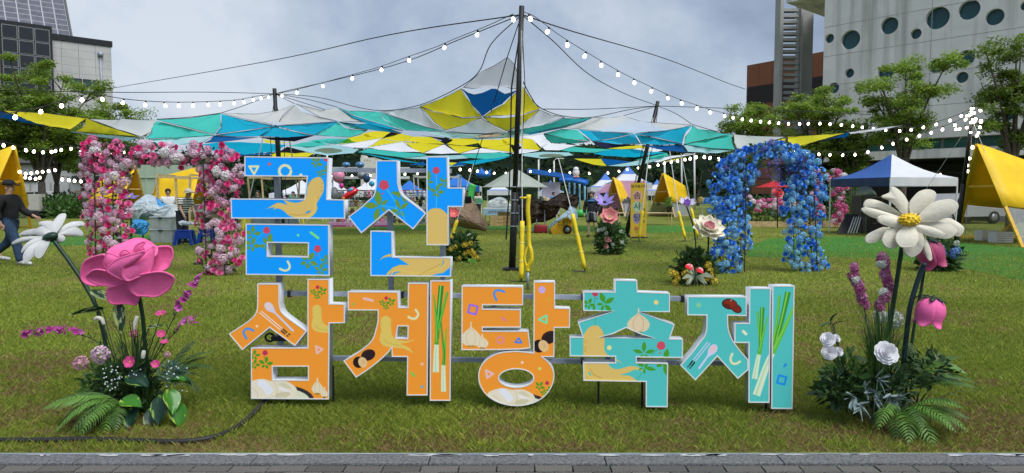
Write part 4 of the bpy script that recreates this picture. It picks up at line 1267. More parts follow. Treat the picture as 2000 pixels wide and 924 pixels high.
# ---- left planting
LB = GX(240, 4.62)
orchid = [blossom_mesh(.024, [M('orchid_magenta', (.42, .030, .27), .6, .3, 30, trans=.2), M('orchid_heart', (.20, .01, .10), .6)], 'blossom', 5, .3, .08), blossom_mesh(.024, [M('orchid_pale', (.56, .13, .42), .6, .3, 30, trans=.2), M('orchid_heart', (.2, .01, .1), .6)], 'blossom', 5, .4, .08)]
def spray_thing(label, stem_pts, fl_pts, Y, n, seed):
    r_ = thing('orchid_spray', label, 'flower spray', GX(stem_pts[0][0], Y))
    q = MB(); q.tube([Vector(p) for p in smooth_line([P(x, y, Y) for x, y in stem_pts], 6)], .0035, 5); q.build('stem', stemg, r_, True, world=True)
    spike(r_, fl_pts, Y, orchid, n, .022, seed=seed, s=(.75, 1.1))
    rn = random.Random(seed); q = MB()
    sp = [P(x, y, Y) for x, y in smooth_line(stem_pts, 6)]
    for p in sp[len(sp) // 3:]:
        for k in range(2):
            d = Vector((rn.uniform(-1, 1), rn.uniform(-1, .3), rn.uniform(-.2, 1))).normalized() * .045; s_ = basis(d)[0] * .006
            q.poly([p - s_ * .3, p + d * .5 - s_, p + d, p + d * .5 + s_])
    q.build('leaves', leaf_d, r_, False, world=True, kind='stuff')
spray_thing('magenta orchid spray reaching out low to the left of the planting', [(232, 705), (205, 680), (180, 662), (150, 652)], [(152, 650), (118, 644), (80, 648), (40, 656)], 4.58, 22, 1)
spray_thing('tall magenta orchid spray rising right of the giant pink rose', [(290, 720), (320, 660), (345, 610)], [(346, 606), (360, 578), (378, 555), (398, 540)], 4.62, 20, 2)
spray_thing('short magenta orchid spray below the tall one at the right of the rose', [(290, 720), (325, 668), (350, 642)], [(352, 640), (362, 630), (376, 625), (390, 620)], 4.56, 9, 3)
fern('light green fern spreading over the grass at the front left of the planting', GX(232, 4.50, .06), [(205, .50, 'l', 12), (222, .44, 'l', 5), (240, .42, 'm', 2), (256, .40, 'l', 0), (190, .40, 'm', 18), (272, .36, 'l', -4), (288, .34, 'm', 0), (212, .34, 'l', 30), (198, .46, 'm', 8), (230, .46, 'l', 16), (250, .40, 'm', 14), (266, .44, 'l', 6)], 2)
fern('small dark fern at the right side of the left planting', GX(316, 4.72, .15), [(5, .34, 'd', 28), (25, .32, 'd', 40), (-15, .30, 'd', 12), (40, .26, 'm', 20), (-35, .30, 'm', 20), (15, .40, 'm', 52), (60, .36, 'd', 60), (-5, .38, 'm', 44)], 3)
pot = thing('pothos', 'variegated pothos with large yellow green leaves at the front of the left planting', 'plant', GX(292, 4.60))
leaves_on(pot, 'pl', [(242, 784, 4.42, (1, -.5, .1), 1.0, .4), (330, 765, 4.40, (.45, -.5, -.55), 1.0, -.2), (345, 790, 4.40, (.35, -.5, -.75), .95, .2), (336, 748, 4.5, (.7, -.3, .35), .8, .3)])
leaves_on(pot, 'pd', [(252, 736, 4.48, (1, -.4, -.15), 1.05, .5), (320, 775, 4.40, (-.05, -.6, -.8), 1.1, 0), (300, 800, 4.44, (.15, -.5, -.55), 1.0, .3), (262, 800, 4.42, (.1, -.8, -.45), .95, .3), (335, 742, 4.52, (.85, -.2, .15), .9, 0), (276, 722, 4.5, (.35, -.2, .5), .8, .2)])
dfn = thing('dieffenbachia', 'pale veined dieffenbachia leaves on the daisy stem under the pink rose', 'plant', GX(238, 4.70))
leaves_on(dfn, 'df', [(230, 592, 4.68, (.25, -.25, -.9), 1.05, .1), (180, 570, 4.80, (.9, -.2, -.25), .95, .6), (200, 604, 4.78, (-1, -.3, -.02), 1.0, .7), (290, 640, 4.68, (.8, -.2, .25), .62, .4)])
bsh = thing('filler_shrub', 'dark green filler foliage with tiny white berries in the left planting', 'plant', LB)
bushy(bsh, P(245, 765, 4.66), .22, .16, .17, 900, .055, leaf_d, 5); bushy(bsh, P(215, 745, 4.66), .16, .13, .12, 420, .06, leaf_m, 6)
bushy(bsh, P(335, 728, 4.62), .09, .07, .075, 340, .026, M('eucalyptus', (.10, .20, .15), .6, .3, 20, trans=.1), 8)
q = MB(); rn = random.Random(4)
for i in range(70):
    c = P(rn.choice([208, 225, 250, 330, 345]) + rn.gauss(0, 11), 738 + rn.gauss(0, 14), 4.5 + rn.uniform(-.03, .05)); q.ball(c, .0055, None, None, 5, 4)
q.build('berries', M('berry_white', (.62, .70, .70), .5, .1), bsh, False, world=True, kind='stuff')
tuft(bsh, GX(256, 4.60), 110, .88, .24, leaf_d, 7, .0045); tuft(bsh, GX(275, 4.6), 40, .42, .26, leaf_m, 8, .004)
# little pink poppies and clover heads
pop = blossom_mesh(.034, [M('poppy_pink', (.62, .06, .24), .6, .3, 30, trans=.2), M('poppy_heart', (.65, .35, .03), .6)], 'bloom', 6, .35, .06)
pale = cluster_mesh(.036, M('stock_pink', (.60, .32, .40), .7, .35, 30, trans=.2), 22, 3, 'bloom', .019)
def small_flower(label, name, me, x, y, Y, sc, d=(0, -1, .35), base=None):
    r_ = thing(name, label, 'flower', base or GX(250, 4.6))
    d = Vector(d).normalized(); u, v = basis(d)
    p = P(x, y, Y)
    place('bloom', me, r_, r_.matrix_basis.inverted() @ (Matrix.Translation(p) @ Matrix((u, v, d)).transposed().to_4x4() @ Matrix.Diagonal((sc, sc, sc, 1))))
    q = MB(); b = Vector(r_.location); q.tube([Vector(t) for t in smooth_line([b, (b + p) / 2 + Vector((0, 0, .05)), p - d * .005], 5)], .0028, 5); q.build('stem', stemg, r_, True, world=True)
small_flower('pink poppy facing forward with an orange heart, middle of the left planting', 'poppy', pop, 254, 707, 4.44, 1.15)
small_flower('small deep pink poppy right of the forward facing poppy', 'poppy', pop, 304, 711, 4.46, .8, (.3, -.8, .4))
small_flower('pink poppy on a thin white stalk right of the rose stem, facing up', 'poppy', pop, 314, 614, 4.55, 1.0, (.1, -.35, .9))
small_flower('pink poppy half open below the upper poppy', 'poppy', pop, 314, 653, 4.55, .85, (.5, -.5, .6))
small_flower('faded pink poppy lowest of the three right of the rose stem', 'poppy', pop, 321, 669, 4.52, .75, (.2, -.3, .9))
small_flower('pink clover head in front of the rose stem', 'clover', cluster_mesh(.024, M('clover_pink', (.48, .09, .22), .7, .3, 30), 16, 5, 'bloom', .014), 262, 652, 4.55, 1.0)
small_flower('pale pink stock cluster at the far left of the planting', 'stock_flower', pale, 158, 709, 4.5, 1.15)
small_flower('lilac and peach stock cluster above the berry foliage', 'stock_flower', cluster_mesh(.036, M('stock_lilac', (.62, .44, .56), .7, .35, 30, trans=.2), 24, 4, 'bloom', .020), 196, 693, 4.5, 1.35)
small_flower('tiny cream stock cluster at the right edge of the planting', 'stock_flower', pale, 327, 693, 4.5, .5)
foxm = M('foxtail_cream', (.66, .66, .56), .9, .15, 60, .6, 200)
def foxtail(label, pts, Y, base):
    r_ = thing('foxtail', label, 'grass head', base)
    ln = [Vector(p) for p in smooth_line([P(x, y, Y) for x, y in pts], 5)]; n = len(ln)
    q = MB(); q.tube(ln, [.011 * (.5 + .5 * math.sin(math.pi * (.12 + .76 * i / (n - 1)))) + .003 for i in range(n)], 9); q.build('head', foxm, r_, True, world=True)
    q = MB(); q.tube([Vector(t) for t in smooth_line([base, (Vector(base) + ln[0]) / 2 + Vector((0, 0, .02)), ln[0]], 5)], .0025, 4); q.build('stem', stemg, r_, True, world=True)
foxtail('cream foxtail bent over beside the daisy stem', [(203, 634), (199, 624), (190, 621), (185, 625)], 4.6, GX(240, 4.62))
foxtail('upright cream foxtail left of the rose stem', [(262, 645), (264, 632), (268, 618)], 4.58, GX(262, 4.62))
foxtail('short cream foxtail above the variegated leaves', [(279, 700), (280, 692), (281, 685)], 4.46, GX(275, 4.6))

# ---- right planting
RB = GX(1745, 4.52)
lav = [cluster_mesh(.030, M('larkspur_pink', (.50, .115, .30), .7, .4, 30, trans=.2), 13, 7, 'blossom', .019), cluster_mesh(.030, M('larkspur_pale', (.60, .25, .42), .7, .4, 30, trans=.2), 13, 8, 'blossom', .019)]
lavw = [cluster_mesh(.032, M('larkspur_white', (.70, .75, .68), .7, .2, 30, trans=.2), 14, 9, 'blossom', .021)]
def larkspur(label, pts, Y, n, wh, seed):
    r_ = thing('larkspur', label, 'flower spike', GX(1735, 4.6))
    spike(r_, pts, Y, lav, n, .016, s=(.7, 1.05), seed=seed)
    if wh: spike(r_, wh, Y - .03, lavw, 3, .012, s=(.45, .7), seed=seed)
    b = Vector(r_.location); q = MB(); e_ = P(*pts[-1], Y)
    q.tube([b, (b + e_) / 2, e_], .004, 5); q.build('stem', stemg, r_, True, world=True)
larkspur('pink larkspur spike with a white band, left one of the right planting', [(1664, 522), (1672, 550), (1682, 575), (1688, 600)], 4.6, 22, [(1666, 548), (1676, 546)], 1)
larkspur('taller pink larkspur spike with a white tuft beside the cosmos stem', [(1722, 503), (1726, 530), (1734, 552), (1738, 566)], 4.66, 24, [(1716, 518), (1730, 516)], 2)
larkspur('short pink larkspur spike with a white tuft low behind the cosmos stem', [(1736, 572), (1728, 582), (1720, 592), (1712, 606)], 4.64, 10, [(1722, 570), (1732, 568)], 3)
rsh = thing('filler_shrub', 'dark green filler foliage at the middle of the right planting', 'plant', RB)
bushy(rsh, P(1722, 752, 4.50), .23, .16, .14, 900, .048, leaf_d, 15); bushy(rsh, P(1650, 735, 4.5), .14, .12, .15, 260, .062, leaf_m, 16); bushy(rsh, P(1640, 765, 4.46), .14, .12, .10, 240, .07, leaf_d, 17); bushy(rsh, P(1815, 720, 4.56), .15, .12, .10, 200, .062, leaf_d, 18)
tuft(rsh, GX(1728, 4.54), 150, 1.05, .22, leaf_d, 17, .0045); tuft(rsh, GX(1722, 4.50), 90, .95, .16, leaf_m, 18, .004); tuft(rsh, GX(1800, 4.56), 14, .36, .5, leaf_d, 19, .007)
fern('light green fern fanned over the grass in front of the right planting', GX(1772, 4.36, .06), [(250, .40, 'l', 0), (270, .42, 'l', 2), (290, .40, 'l', 6), (305, .42, 'l', 14), (232, .36, 'm', 4), (205, .30, 'm', 14), (320, .40, 'm', 12), (335, .38, 'd', 10), (260, .38, 'm', 18), (280, .40, 'l', 22), (298, .42, 'l', 28), (312, .38, 'm', 30), (218, .40, 'l', 22)], 12)
fern('taller mid green fern behind the fanned fern of the right planting', GX(1792, 4.50, .16), [(15, .46, 'm', 48), (-10, .44, 'm', 34), (-35, .38, 'm', 20), (40, .42, 'l', 55), (70, .40, 'm', 62), (-60, .36, 'd', 30), (110, .36, 'm', 60)], 13)
silver = M('silver_leaf', (.24, .32, .32), .6, .25, 10, .2, 60, trans=.1)
LFM['s'] = broad_leaf(.088, .026, silver, .12, .12)
sil = thing('silver_leaf_plant', 'silvery grey green leaf sprigs at the front of the right planting', 'plant', GX(1715, 4.40))
rn = random.Random(21)
for (x, y) in [(1714, 742), (1710, 768), (1738, 772), (1690, 758), (1680, 790), (1752, 782), (1725, 776), (1668, 775)]:
    sp = []
    for k in range(6):
        a = rn.uniform(0, 6.28)
        sp.append((x + rn.uniform(-4, 4), y + rn.uniform(-4, 4), 4.30, (math.cos(a), -.5, math.sin(a) * .8), rn.uniform(.75, 1.15), rn.uniform(-.6, .6)))
    leaves_on(sil, 's', sp, False)
q = MB()
for (x, y) in [(1714, 742), (1710, 768), (1738, 772), (1690, 758), (1680, 790), (1752, 782), (1725, 776), (1668, 775)]: q.tube([Vector(sil.location), P(x, y, 4.31)], .003, 4)
q.build('stalk', silver, sil, True, world=True)
peony_w = rose_mesh(.088, M('peony_white', (.80, .80, .83), .6, .05, 20, trans=.2), 'bloom', 3, ((11, 1.0, .22), (11, .86, .42), (9, .66, .62), (7, .44, .85), (5, .24, 1.0)))
small_flower('large white peony at the middle of the right planting', 'peony', peony_w, 1730, 690, 4.30, .84, (-.05, -.85, .45), GX(1735, 4.5))
whr = rose_mesh(.05, M('peony_white', (.80, .80, .83)), 'bloom', 5)
small_flower('white rose bud uppermost at the left edge of the right planting', 'white_rose', whr, 1617, 664, 4.45, .95, (-.3, -.7, .5), GX(1690, 4.5))
small_flower('small white rose bud touching the uppermost white bud', 'white_rose', whr, 1633, 661, 4.48, .55, (.4, -.7, .5), GX(1690, 4.5))
small_flower('white rose below the bud at the left edge of the right planting', 'white_rose', whr, 1619, 688, 4.43, .98, (-.2, -.8, .2), GX(1690, 4.5))
small_flower('half hidden white rose right of the lower white rose', 'white_rose', whr, 1637, 687, 4.48, .62, (.2, -.7, .3), GX(1690, 4.5))
small_flower('white blossom cluster between the cosmos stem and bent stem', 'white_rose', cluster_mesh(.05, M('larkspur_white', (.7, .75, .68)), 16, 31, 'bloom', .034), 1748, 624, 4.7, 1.0, (0, -1, .3), GX(1745, 4.6))
small_flower('white blossom behind the grassy leaves left of the cosmos stem', 'white_rose', cluster_mesh(.05, M('larkspur_white', (.7, .75, .68)), 16, 32, 'bloom', .034), 1720, 618, 4.75, .8, (0, -1, .3), GX(1740, 4.66))
ivy = thing('ivy_sprig', 'dark ivy sprig standing above the white roses', 'plant', GX(1680, 4.5))
leaves_on(ivy, 'd', [(1622, 632, 4.5, (-.9, -.4, .1), .7, .2), (1624, 628, 4.5, (.1, -.3, 1), .6, .2), (1628, 634, 4.5, (.5, -.4, .6), .5, 0), (1645, 720, 4.5, (-.6, -.6, -.2), .9, .3), (1665, 700, 4.5, (.5, -.6, .1), .9, .3), (1610, 735, 4.45, (-.8, -.5, .2), .6, 0)])
leaves_on(ivy, 'l', [(1668, 722, 4.44, (.3, -.5, .8), .75, .2), (1600, 730, 4.45, (-.6, -.5, .5), .5, 0), (1845, 715, 4.5, (.8, -.5, -.1), 1.2, .3)], False)
# ================================================================== flower arches
def arch(label, legs, top, Y, kinds, seed, base_px, stuffmat, count, wob, frame_r=.02, dmix=.22, cat='flower arch', top_share=.28, leg_bias=None, nmax=290):
    """legs: list of rows [(y, x0, x1)] in photo pixels, top: [(x, y0, y1)], Y(x): distance; kinds: (name, meshes, weight, scale range, where)"""
    rn = random.Random(seed)
    root = thing('flower_arch', label, cat, GX(base_px, Y(base_px)))
    ri = root.matrix_basis.inverted()
    fr = M('arch_frame', (.03, .03, .03), .5, .2)
    q = MB()
    for lg in legs:
        c = lambda y: np.interp(y, [r[0] for r in lg], [(r[1] + r[2]) / 2 for r in lg])
        x = (lg[0][1] + lg[0][2] + lg[-1][1] + lg[-1][2]) / 4
        y1 = lg[-1][0]; Yc = Y(x)
        g = GX(c(y1), Yc); tpt = P(c(lg[0][0]), lg[0][0] + 14, Yc)
        for dx in (-.17, .17):
            for dy in (-.12, .12):
                q.tube([(g.x + dx, g.y + dy, 0), (tpt.x + dx, tpt.y + dy, tpt.z)], frame_r * .55, 5)
        for k in range(9):
            z = tpt.z * (k + .5) / 9
            xx = g.x + (tpt.x - g.x) * (k + .5) / 9
            q.tube([(xx - .17, g.y - .12, z), (xx + .17, g.y - .12, z + .12)], frame_r * .35, 4)
            q.tube([(xx - .17, g.y + .12, z + .1), (xx + .17, g.y + .12, z)], frame_r * .35, 4)
    for o in (-.12, .12):
        ln = [P(x, (a + b) / 2, Y(x) + o) for x, a, b in top]
        q.tube(ln, frame_r * .6, 5)
    q.build('frame', fr, root, False, world=True)
    def sample():
        if rn.random() < top_share:
            i = rn.randrange(len(top) - 1); t = rn.random()
            x = top[i][0] + (top[i + 1][0] - top[i][0]) * t
            y0 = top[i][1] + (top[i + 1][1] - top[i][1]) * t; y1 = top[i][2] + (top[i + 1][2] - top[i][2]) * t
            return x, y0 + (y1 - y0) * rn.random(), 'top', rn.random(), 0
        li_ = rn.randrange(len(legs)) if leg_bias is None else (0 if rn.random() < leg_bias else 1)
        lg = legs[li_]
        L = [lg[i + 1][0] - lg[i][0] for i in range(len(lg) - 1)]
        Wt = [l * ((lg[i][2] - lg[i][1]) + (lg[i + 1][2] - lg[i + 1][1])) for i, l in enumerate(L)]
        i = rn.choices(range(len(L)), Wt)[0]; t = rn.random()
        y = lg[i][0] + L[i] * t
        x0 = lg[i][1] + (lg[i + 1][1] - lg[i][1]) * t; x1 = lg[i][2] + (lg[i + 1][2] - lg[i][2]) * t
        s_ = rn.random()
        return x0 + (x1 - x0) * s_, y, 'leg%d' % li_, s_, y
    pts_done = []
    made = 0; tries = 0
    wts = [k[2] for k in kinds]
    gx_ = random.Random(seed + 5); ph = [gx_.uniform(0, 6.28) for _ in range(4)]
    gap = lambda x, y: math.sin(x * .11 + ph[0]) * math.sin(y * .095 + ph[1]) + .6 * math.sin(x * .23 + y * .19 + ph[2])
    while made < min(count, nmax) and tries < count * 40:
        tries += 1
        x, y, wh, s_, yy = sample()
        k = rn.choices(kinds, wts)[0]
        if gap(x, y) < -.55: continue
        x += 5 * math.sin(y * .13 + ph[3]); y += 4 * math.sin(x * .12 + ph[1])
        if k[4] and not k[4](x, y, wh): continue
        rad = k[5]
        bad = False
        for (a, b, r_) in pts_done:
            if (a - x) ** 2 + (b - y) ** 2 < ((rad + r_) * .40) ** 2: bad = True; break
        if bad: continue
        pts_done.append((x, y, rad))
        dep = -.16 * math.sin(math.pi * max(.05, min(.95, s_))) + rn.uniform(-.03, .05)
        p = P(x, y, Y(x) + dep)
        d = Vector(((s_ - .5) * 1.6 + rn.gauss(0, .35), -1.0, rn.gauss(.35, .4))).normalized()
        u, v = basis(d)
        sc = rn.uniform(*k[3])
        o = place(k[0], rn.choice(k[1]), root, ri @ (Matrix.Translation(p) @ Matrix((u, v, d)).transposed().to_4x4() @ Matrix.Rotation(rn.uniform(0, 6.28), 4, 'Z') @ Matrix.Diagonal((sc, sc, sc, 1))))
        made += 1
    # small filler blossom and leaves between the big heads
    g = np.random.default_rng(seed)
    for matf, nf, L_, dpt in stuffmat:
        V = np.empty((nf, 4, 3))
        for i in range(nf):
            x, y, wh, s_, yy = sample()
            while dpt == 'petals' and gap(x, y) < -.45: x, y, wh, s_, yy = sample()
            p = np.array(P(x, y, Y(x) + rn.uniform(-.12, .14)))
            u = g.normal(size=3); u /= np.linalg.norm(u); w_ = np.cross(u, g.normal(size=3)); w_ /= np.linalg.norm(w_)
            l = L_ * (.6 + .8 * rn.random())
            V[i, 0] = p; V[i, 1] = p + u * l * .5 + w_ * l * .3; V[i, 2] = p + u * l; V[i, 3] = p + u * l * .5 - w_ * l * .3
        V = V.reshape(-1, 3); V[:, 2] = np.maximum(V[:, 2], .005)
        place(dpt, np_mesh(dpt, V - np.array(root.location), np.arange(nf * 4).reshape(nf, 4), matf), root, None, None, 'stuff')
    return root
def rs(nm, col, r, n=2, var=.25, trans=.15):
    m = M(nm, col, .6, var, 30, trans=trans)
    return [rose_mesh(r, m, 'rose', k + 10) for k in range(n)]
def cl(nm, col, r, cnt, n=2, pr=.024, var=.35, flat=.85):
    m = M(nm, col, .7, var, 25, trans=.2)
    return [cluster_mesh(r, m, cnt, k + 20, 'blossom_cluster', pr, flat) for k in range(n)]
hot = rs('rose_hot_pink', (.90, .085, .330), .058); mid = rs('rose_pink', (.92, .22, .46), .061); crim = rs('rose_crimson', (.80, .03, .14), .06)
pal = cl('blossom_pale_pink', (.88, .60, .74), .085, 60, 2, .024); mau = cl('blossom_mauve', (.74, .38, .56), .080, 54, 2, .023); whi = cl('blossom_white_pink', (.90, .82, .87), .100, 56, 2, .034); dkp = cl('blossom_deep_pink', (.78, .16, .40), .085, 44, 2, .028)
PL = [[(290, 156, 262), (330, 160, 262), (370, 158, 252), (400, 156, 250), (440, 168, 256), (470, 176, 250), (500, 172, 246), (520, 176, 244)],
      [(290, 388, 452), (320, 392, 474), (350, 392, 478), (380, 384, 468), (400, 388, 462), (430, 382, 470), (455, 386, 474), (475, 408, 468), (492, 384, 472), (515, 382, 474), (530, 402, 450), (538, 410, 440)]]
PT = [(156, 286, 330), (175, 272, 330), (205, 280, 326), (250, 282, 326), (300, 280, 322), (350, 284, 326), (400, 284, 324), (440, 286, 318)]
arch('pink rose and blossom arch on the lawn left of the letter sign', PL, PT, lambda x: 13.1 - (x - 215) * .0012, [
    ('rose', hot, 26, (.8, 1.15), lambda x, y, w: True, 9.5), ('rose', mid, 34, (.8, 1.2), lambda x, y, w: True, 9.5), ('rose', crim, 3, (.7, 1.0), lambda x, y, w: x < 190 and y < 330, 8),
    ('blossom_cluster', pal, 26, (.6, 1.05), None, 11), ('blossom_cluster', mau, 20, (.7, 1.1), lambda x, y, w: w != 'leg1' or y < 400 or y > 480, 11), ('blossom_cluster', whi, 11, (.8, 1.15), lambda x, y, w: y < 345 or (440 < y < 475 and x < 230), 12), ('blossom_cluster', dkp, 10, (.7, 1.0), lambda x, y, w: x < 262, 10)],
    41, 300, [(leaf_d, 1100, .08, 'foliage'), (M('blossom_mauve', (.74, .38, .56)), 900, .05, 'petals'), (M('blossom_pale_pink', (.78, .50, .64)), 1300, .05, 'petals'), (M('arch_twig', (.10, .075, .05), .8, .3), 120, .16, 'twigs')], 295, 0)
# rose ball and trailing blossom at its right foot are part of the same sampling rows above
blr = rs('rose_blue', (.07, .30, .90), .058, 2, .3); bll = rs('rose_light_blue', (.16, .46, .94), .063, 2, .25)
blc = cl('blossom_light_blue', (.17, .47, .93), .084, 60, 2, .025); blp = cl('blossom_pale_blue', (.28, .62, .95), .080, 54, 2, .025); nav = cl('blossom_navy', (.010, .018, .22), .085, 50, 2, .026); blv = cl('blossom_violet', (.12, .11, .50), .07, 36)
BLL = [[(312, 1402, 1470), (340, 1394, 1476), (370, 1386, 1470), (400, 1384, 1466), (430, 1390, 1460), (455, 1396, 1466), (480, 1392, 1464), (505, 1386, 1450), (525, 1400, 1446), (536, 1418, 1450)],
       [(312, 1536, 1596), (340, 1536, 1612), (370, 1528, 1614), (400, 1528, 1608), (430, 1532, 1606), (460, 1536, 1606), (485, 1534, 1604), (508, 1532, 1618), (524, 1548, 1622), (532, 1560, 1592)]]
BLT = [(1400, 316, 345), (1430, 300, 345), (1470, 284, 316), (1500, 278, 308), (1530, 276, 308), (1560, 290, 335), (1590, 300, 345)]
ba = arch('blue rose and blossom arch on the lawn right of the letter sign', BLL, BLT, lambda x: 13.3 + (x - 1500) * .002, [
    ('rose', blr, 40, (.8, 1.15), lambda x, y, w: True, 9.5), ('rose', bll, 26, (.8, 1.2), lambda x, y, w: y < 420 or x < 1480, 9), ('blossom_cluster', blc, 30, (.55, 1.0), None, 11), ('blossom_cluster', blp, 20, (.5, .95), lambda x, y, w: x > 1520 or y > 420, 11),
    ('blossom_cluster', nav, 7, (.7, 1.05), lambda x, y, w: (x < 1410 and y < 370) or (1440 < x < 1482 and 380 < y < 420) or (x > 1590 and y < 390) or (y > 470 and x > 1440 and x < 1470), 11), ('blossom_cluster', blv, 8, (.7, 1), lambda x, y, w: w == 'top', 10)],
    43, 1500, [(leaf_d, 1000, .08, 'foliage'), (M('blossom_light_blue', (.20, .50, .84)), 1500, .05, 'petals'), (M('blossom_pale_blue', (.34, .62, .84)), 1400, .05, 'petals')], 290, 0)
# hanging wisteria in the arch top
wis = [M('wisteria_violet', (.16, .12, .52), .7, .4, 30, trans=.2), M('wisteria_blue', (.06, .09, .45), .7, .4, 30, trans=.2)]
rn = random.Random(9)
for i in range(26):
    x = 1476 + 100 * rn.random(); y = 300 + 12 * rn.random(); L = rn.uniform(.35, .75) * (1 if 1490 < x < 1548 else .7)
    tp_ = P(x, y, 13.3 + rn.uniform(-.25, .2)); q = MB()
    for k in range(26):
        t = k / 26; r_ = .045 * (1 - .8 * t)
        c = tp_ + Vector((rn.gauss(0, r_), rn.gauss(0, r_), -L * t)); u = Vector((rn.gauss(0, 1), rn.gauss(0, 1), -.4)).normalized() * .035; v = basis(u)[0] * .018
        q.add([c - v, c + u * .6 - v * 1.2, c + u, c + u * .6 + v * 1.2], [(0, 1, 2, 3)])
    q.build('wisteria', wis[i % 2 if rn.random() < .8 else 1], ba, False, world=True, kind='stuff')
# far pink arch behind the blue one
FL = [[(352, 1584, 1602), (400, 1588, 1602), (425, 1590, 1604)], [(352, 1622, 1654), (380, 1628, 1650), (410, 1626, 1650), (438, 1628, 1652)]]
FT = [(1584, 334, 350), (1610, 336, 350), (1635, 332, 350), (1652, 340, 356)]
arch('distant pink blossom arch standing behind the blue arch by the gazebo', FL, FT, lambda x: 31.0, [
    ('rose', mid, 20, (1.3, 1.9), None, 5), ('blossom_cluster', pal, 20, (1.2, 1.7), None, 6), ('blossom_cluster', dkp, 20, (1.2, 1.6), None, 6), ('blossom_cluster', whi, 8, (1.1, 1.5), lambda x, y, w: y < 360, 6)],
    44, 1620, [(leaf_m, 500, .16, 'foliage')], 90, 0)
# ================================================================== patchwork sail canopy
def fab(nm, col, tr=.50):
    return M(nm, col, .75, .07, .8, .12, 3, trans=tr, spec=.2)
FAB = {'W': fab('sail_white', (.88, .89, 1.0), .62), 'Y': fab('sail_yellow', (.92, .80, .04)), 'T': fab('sail_teal', (.08, .66, .60)), 'B': fab('sail_blue', (.006, .46, .74)), 'N': fab('sail_navy', (.004, .13, .46), .5), 'D': fab('sail_dark', (.020, .020, .075), .1), 'L': fab('sail_print', (.48, .80, .90)), 'G': fab('sail_beige', (.72, .56, .42))}
CTL = [((0,217),13.5),((170,232),15.5),((135,255),15),((276,269),17),((307,234),18),((431,221),20),((418,264),17.5),((400,279),16.5),((540,245),20.5),((506,267),19.5),((575,204),22),((660,238),20),((658,210),21.5),((720,240),19),((741,219),20),((615,265),19),((684,269),18.5),((788,256),17),((820,208),16.5),((870,256),15.5),((900,173),14.8),((991,112),14.2),((941,229),14.6),((988,257),15),((940,271),14),((1054,214),15.5),((1022,171),14.3),((1100,230),18),((1155,230),20),((1034,262),16.5),((1098,250),18),((1128,253),19),((1240,261),22),((1218,227),23),((1154,276),18.5),((1252,282),20),((1352,244),21),((1333,282),18.5),((1342,298),17.5),((1428,262),18.5),((1437,293),16.5),((1538,267),16.5),((1552,288),15.8),((1660,258),15.2),((1781,242),14.5),((290,279),17),((1390,300),17)]
CP = np.array([c[0] for c in CTL], float); CV = np.array([c[1] for c in CTL])
def dfront(x, y):
    d = np.hypot(CP[:, 0] - x, (CP[:, 1] - y) * 1.6) + .5
    w_ = d ** -3.0
    return float((w_ * CV).sum() / w_.sum())
def drear(x, y):
    return 24.0 + (y - 262) * .14 - 1.5 * min(1, abs(x - 880) / 450)
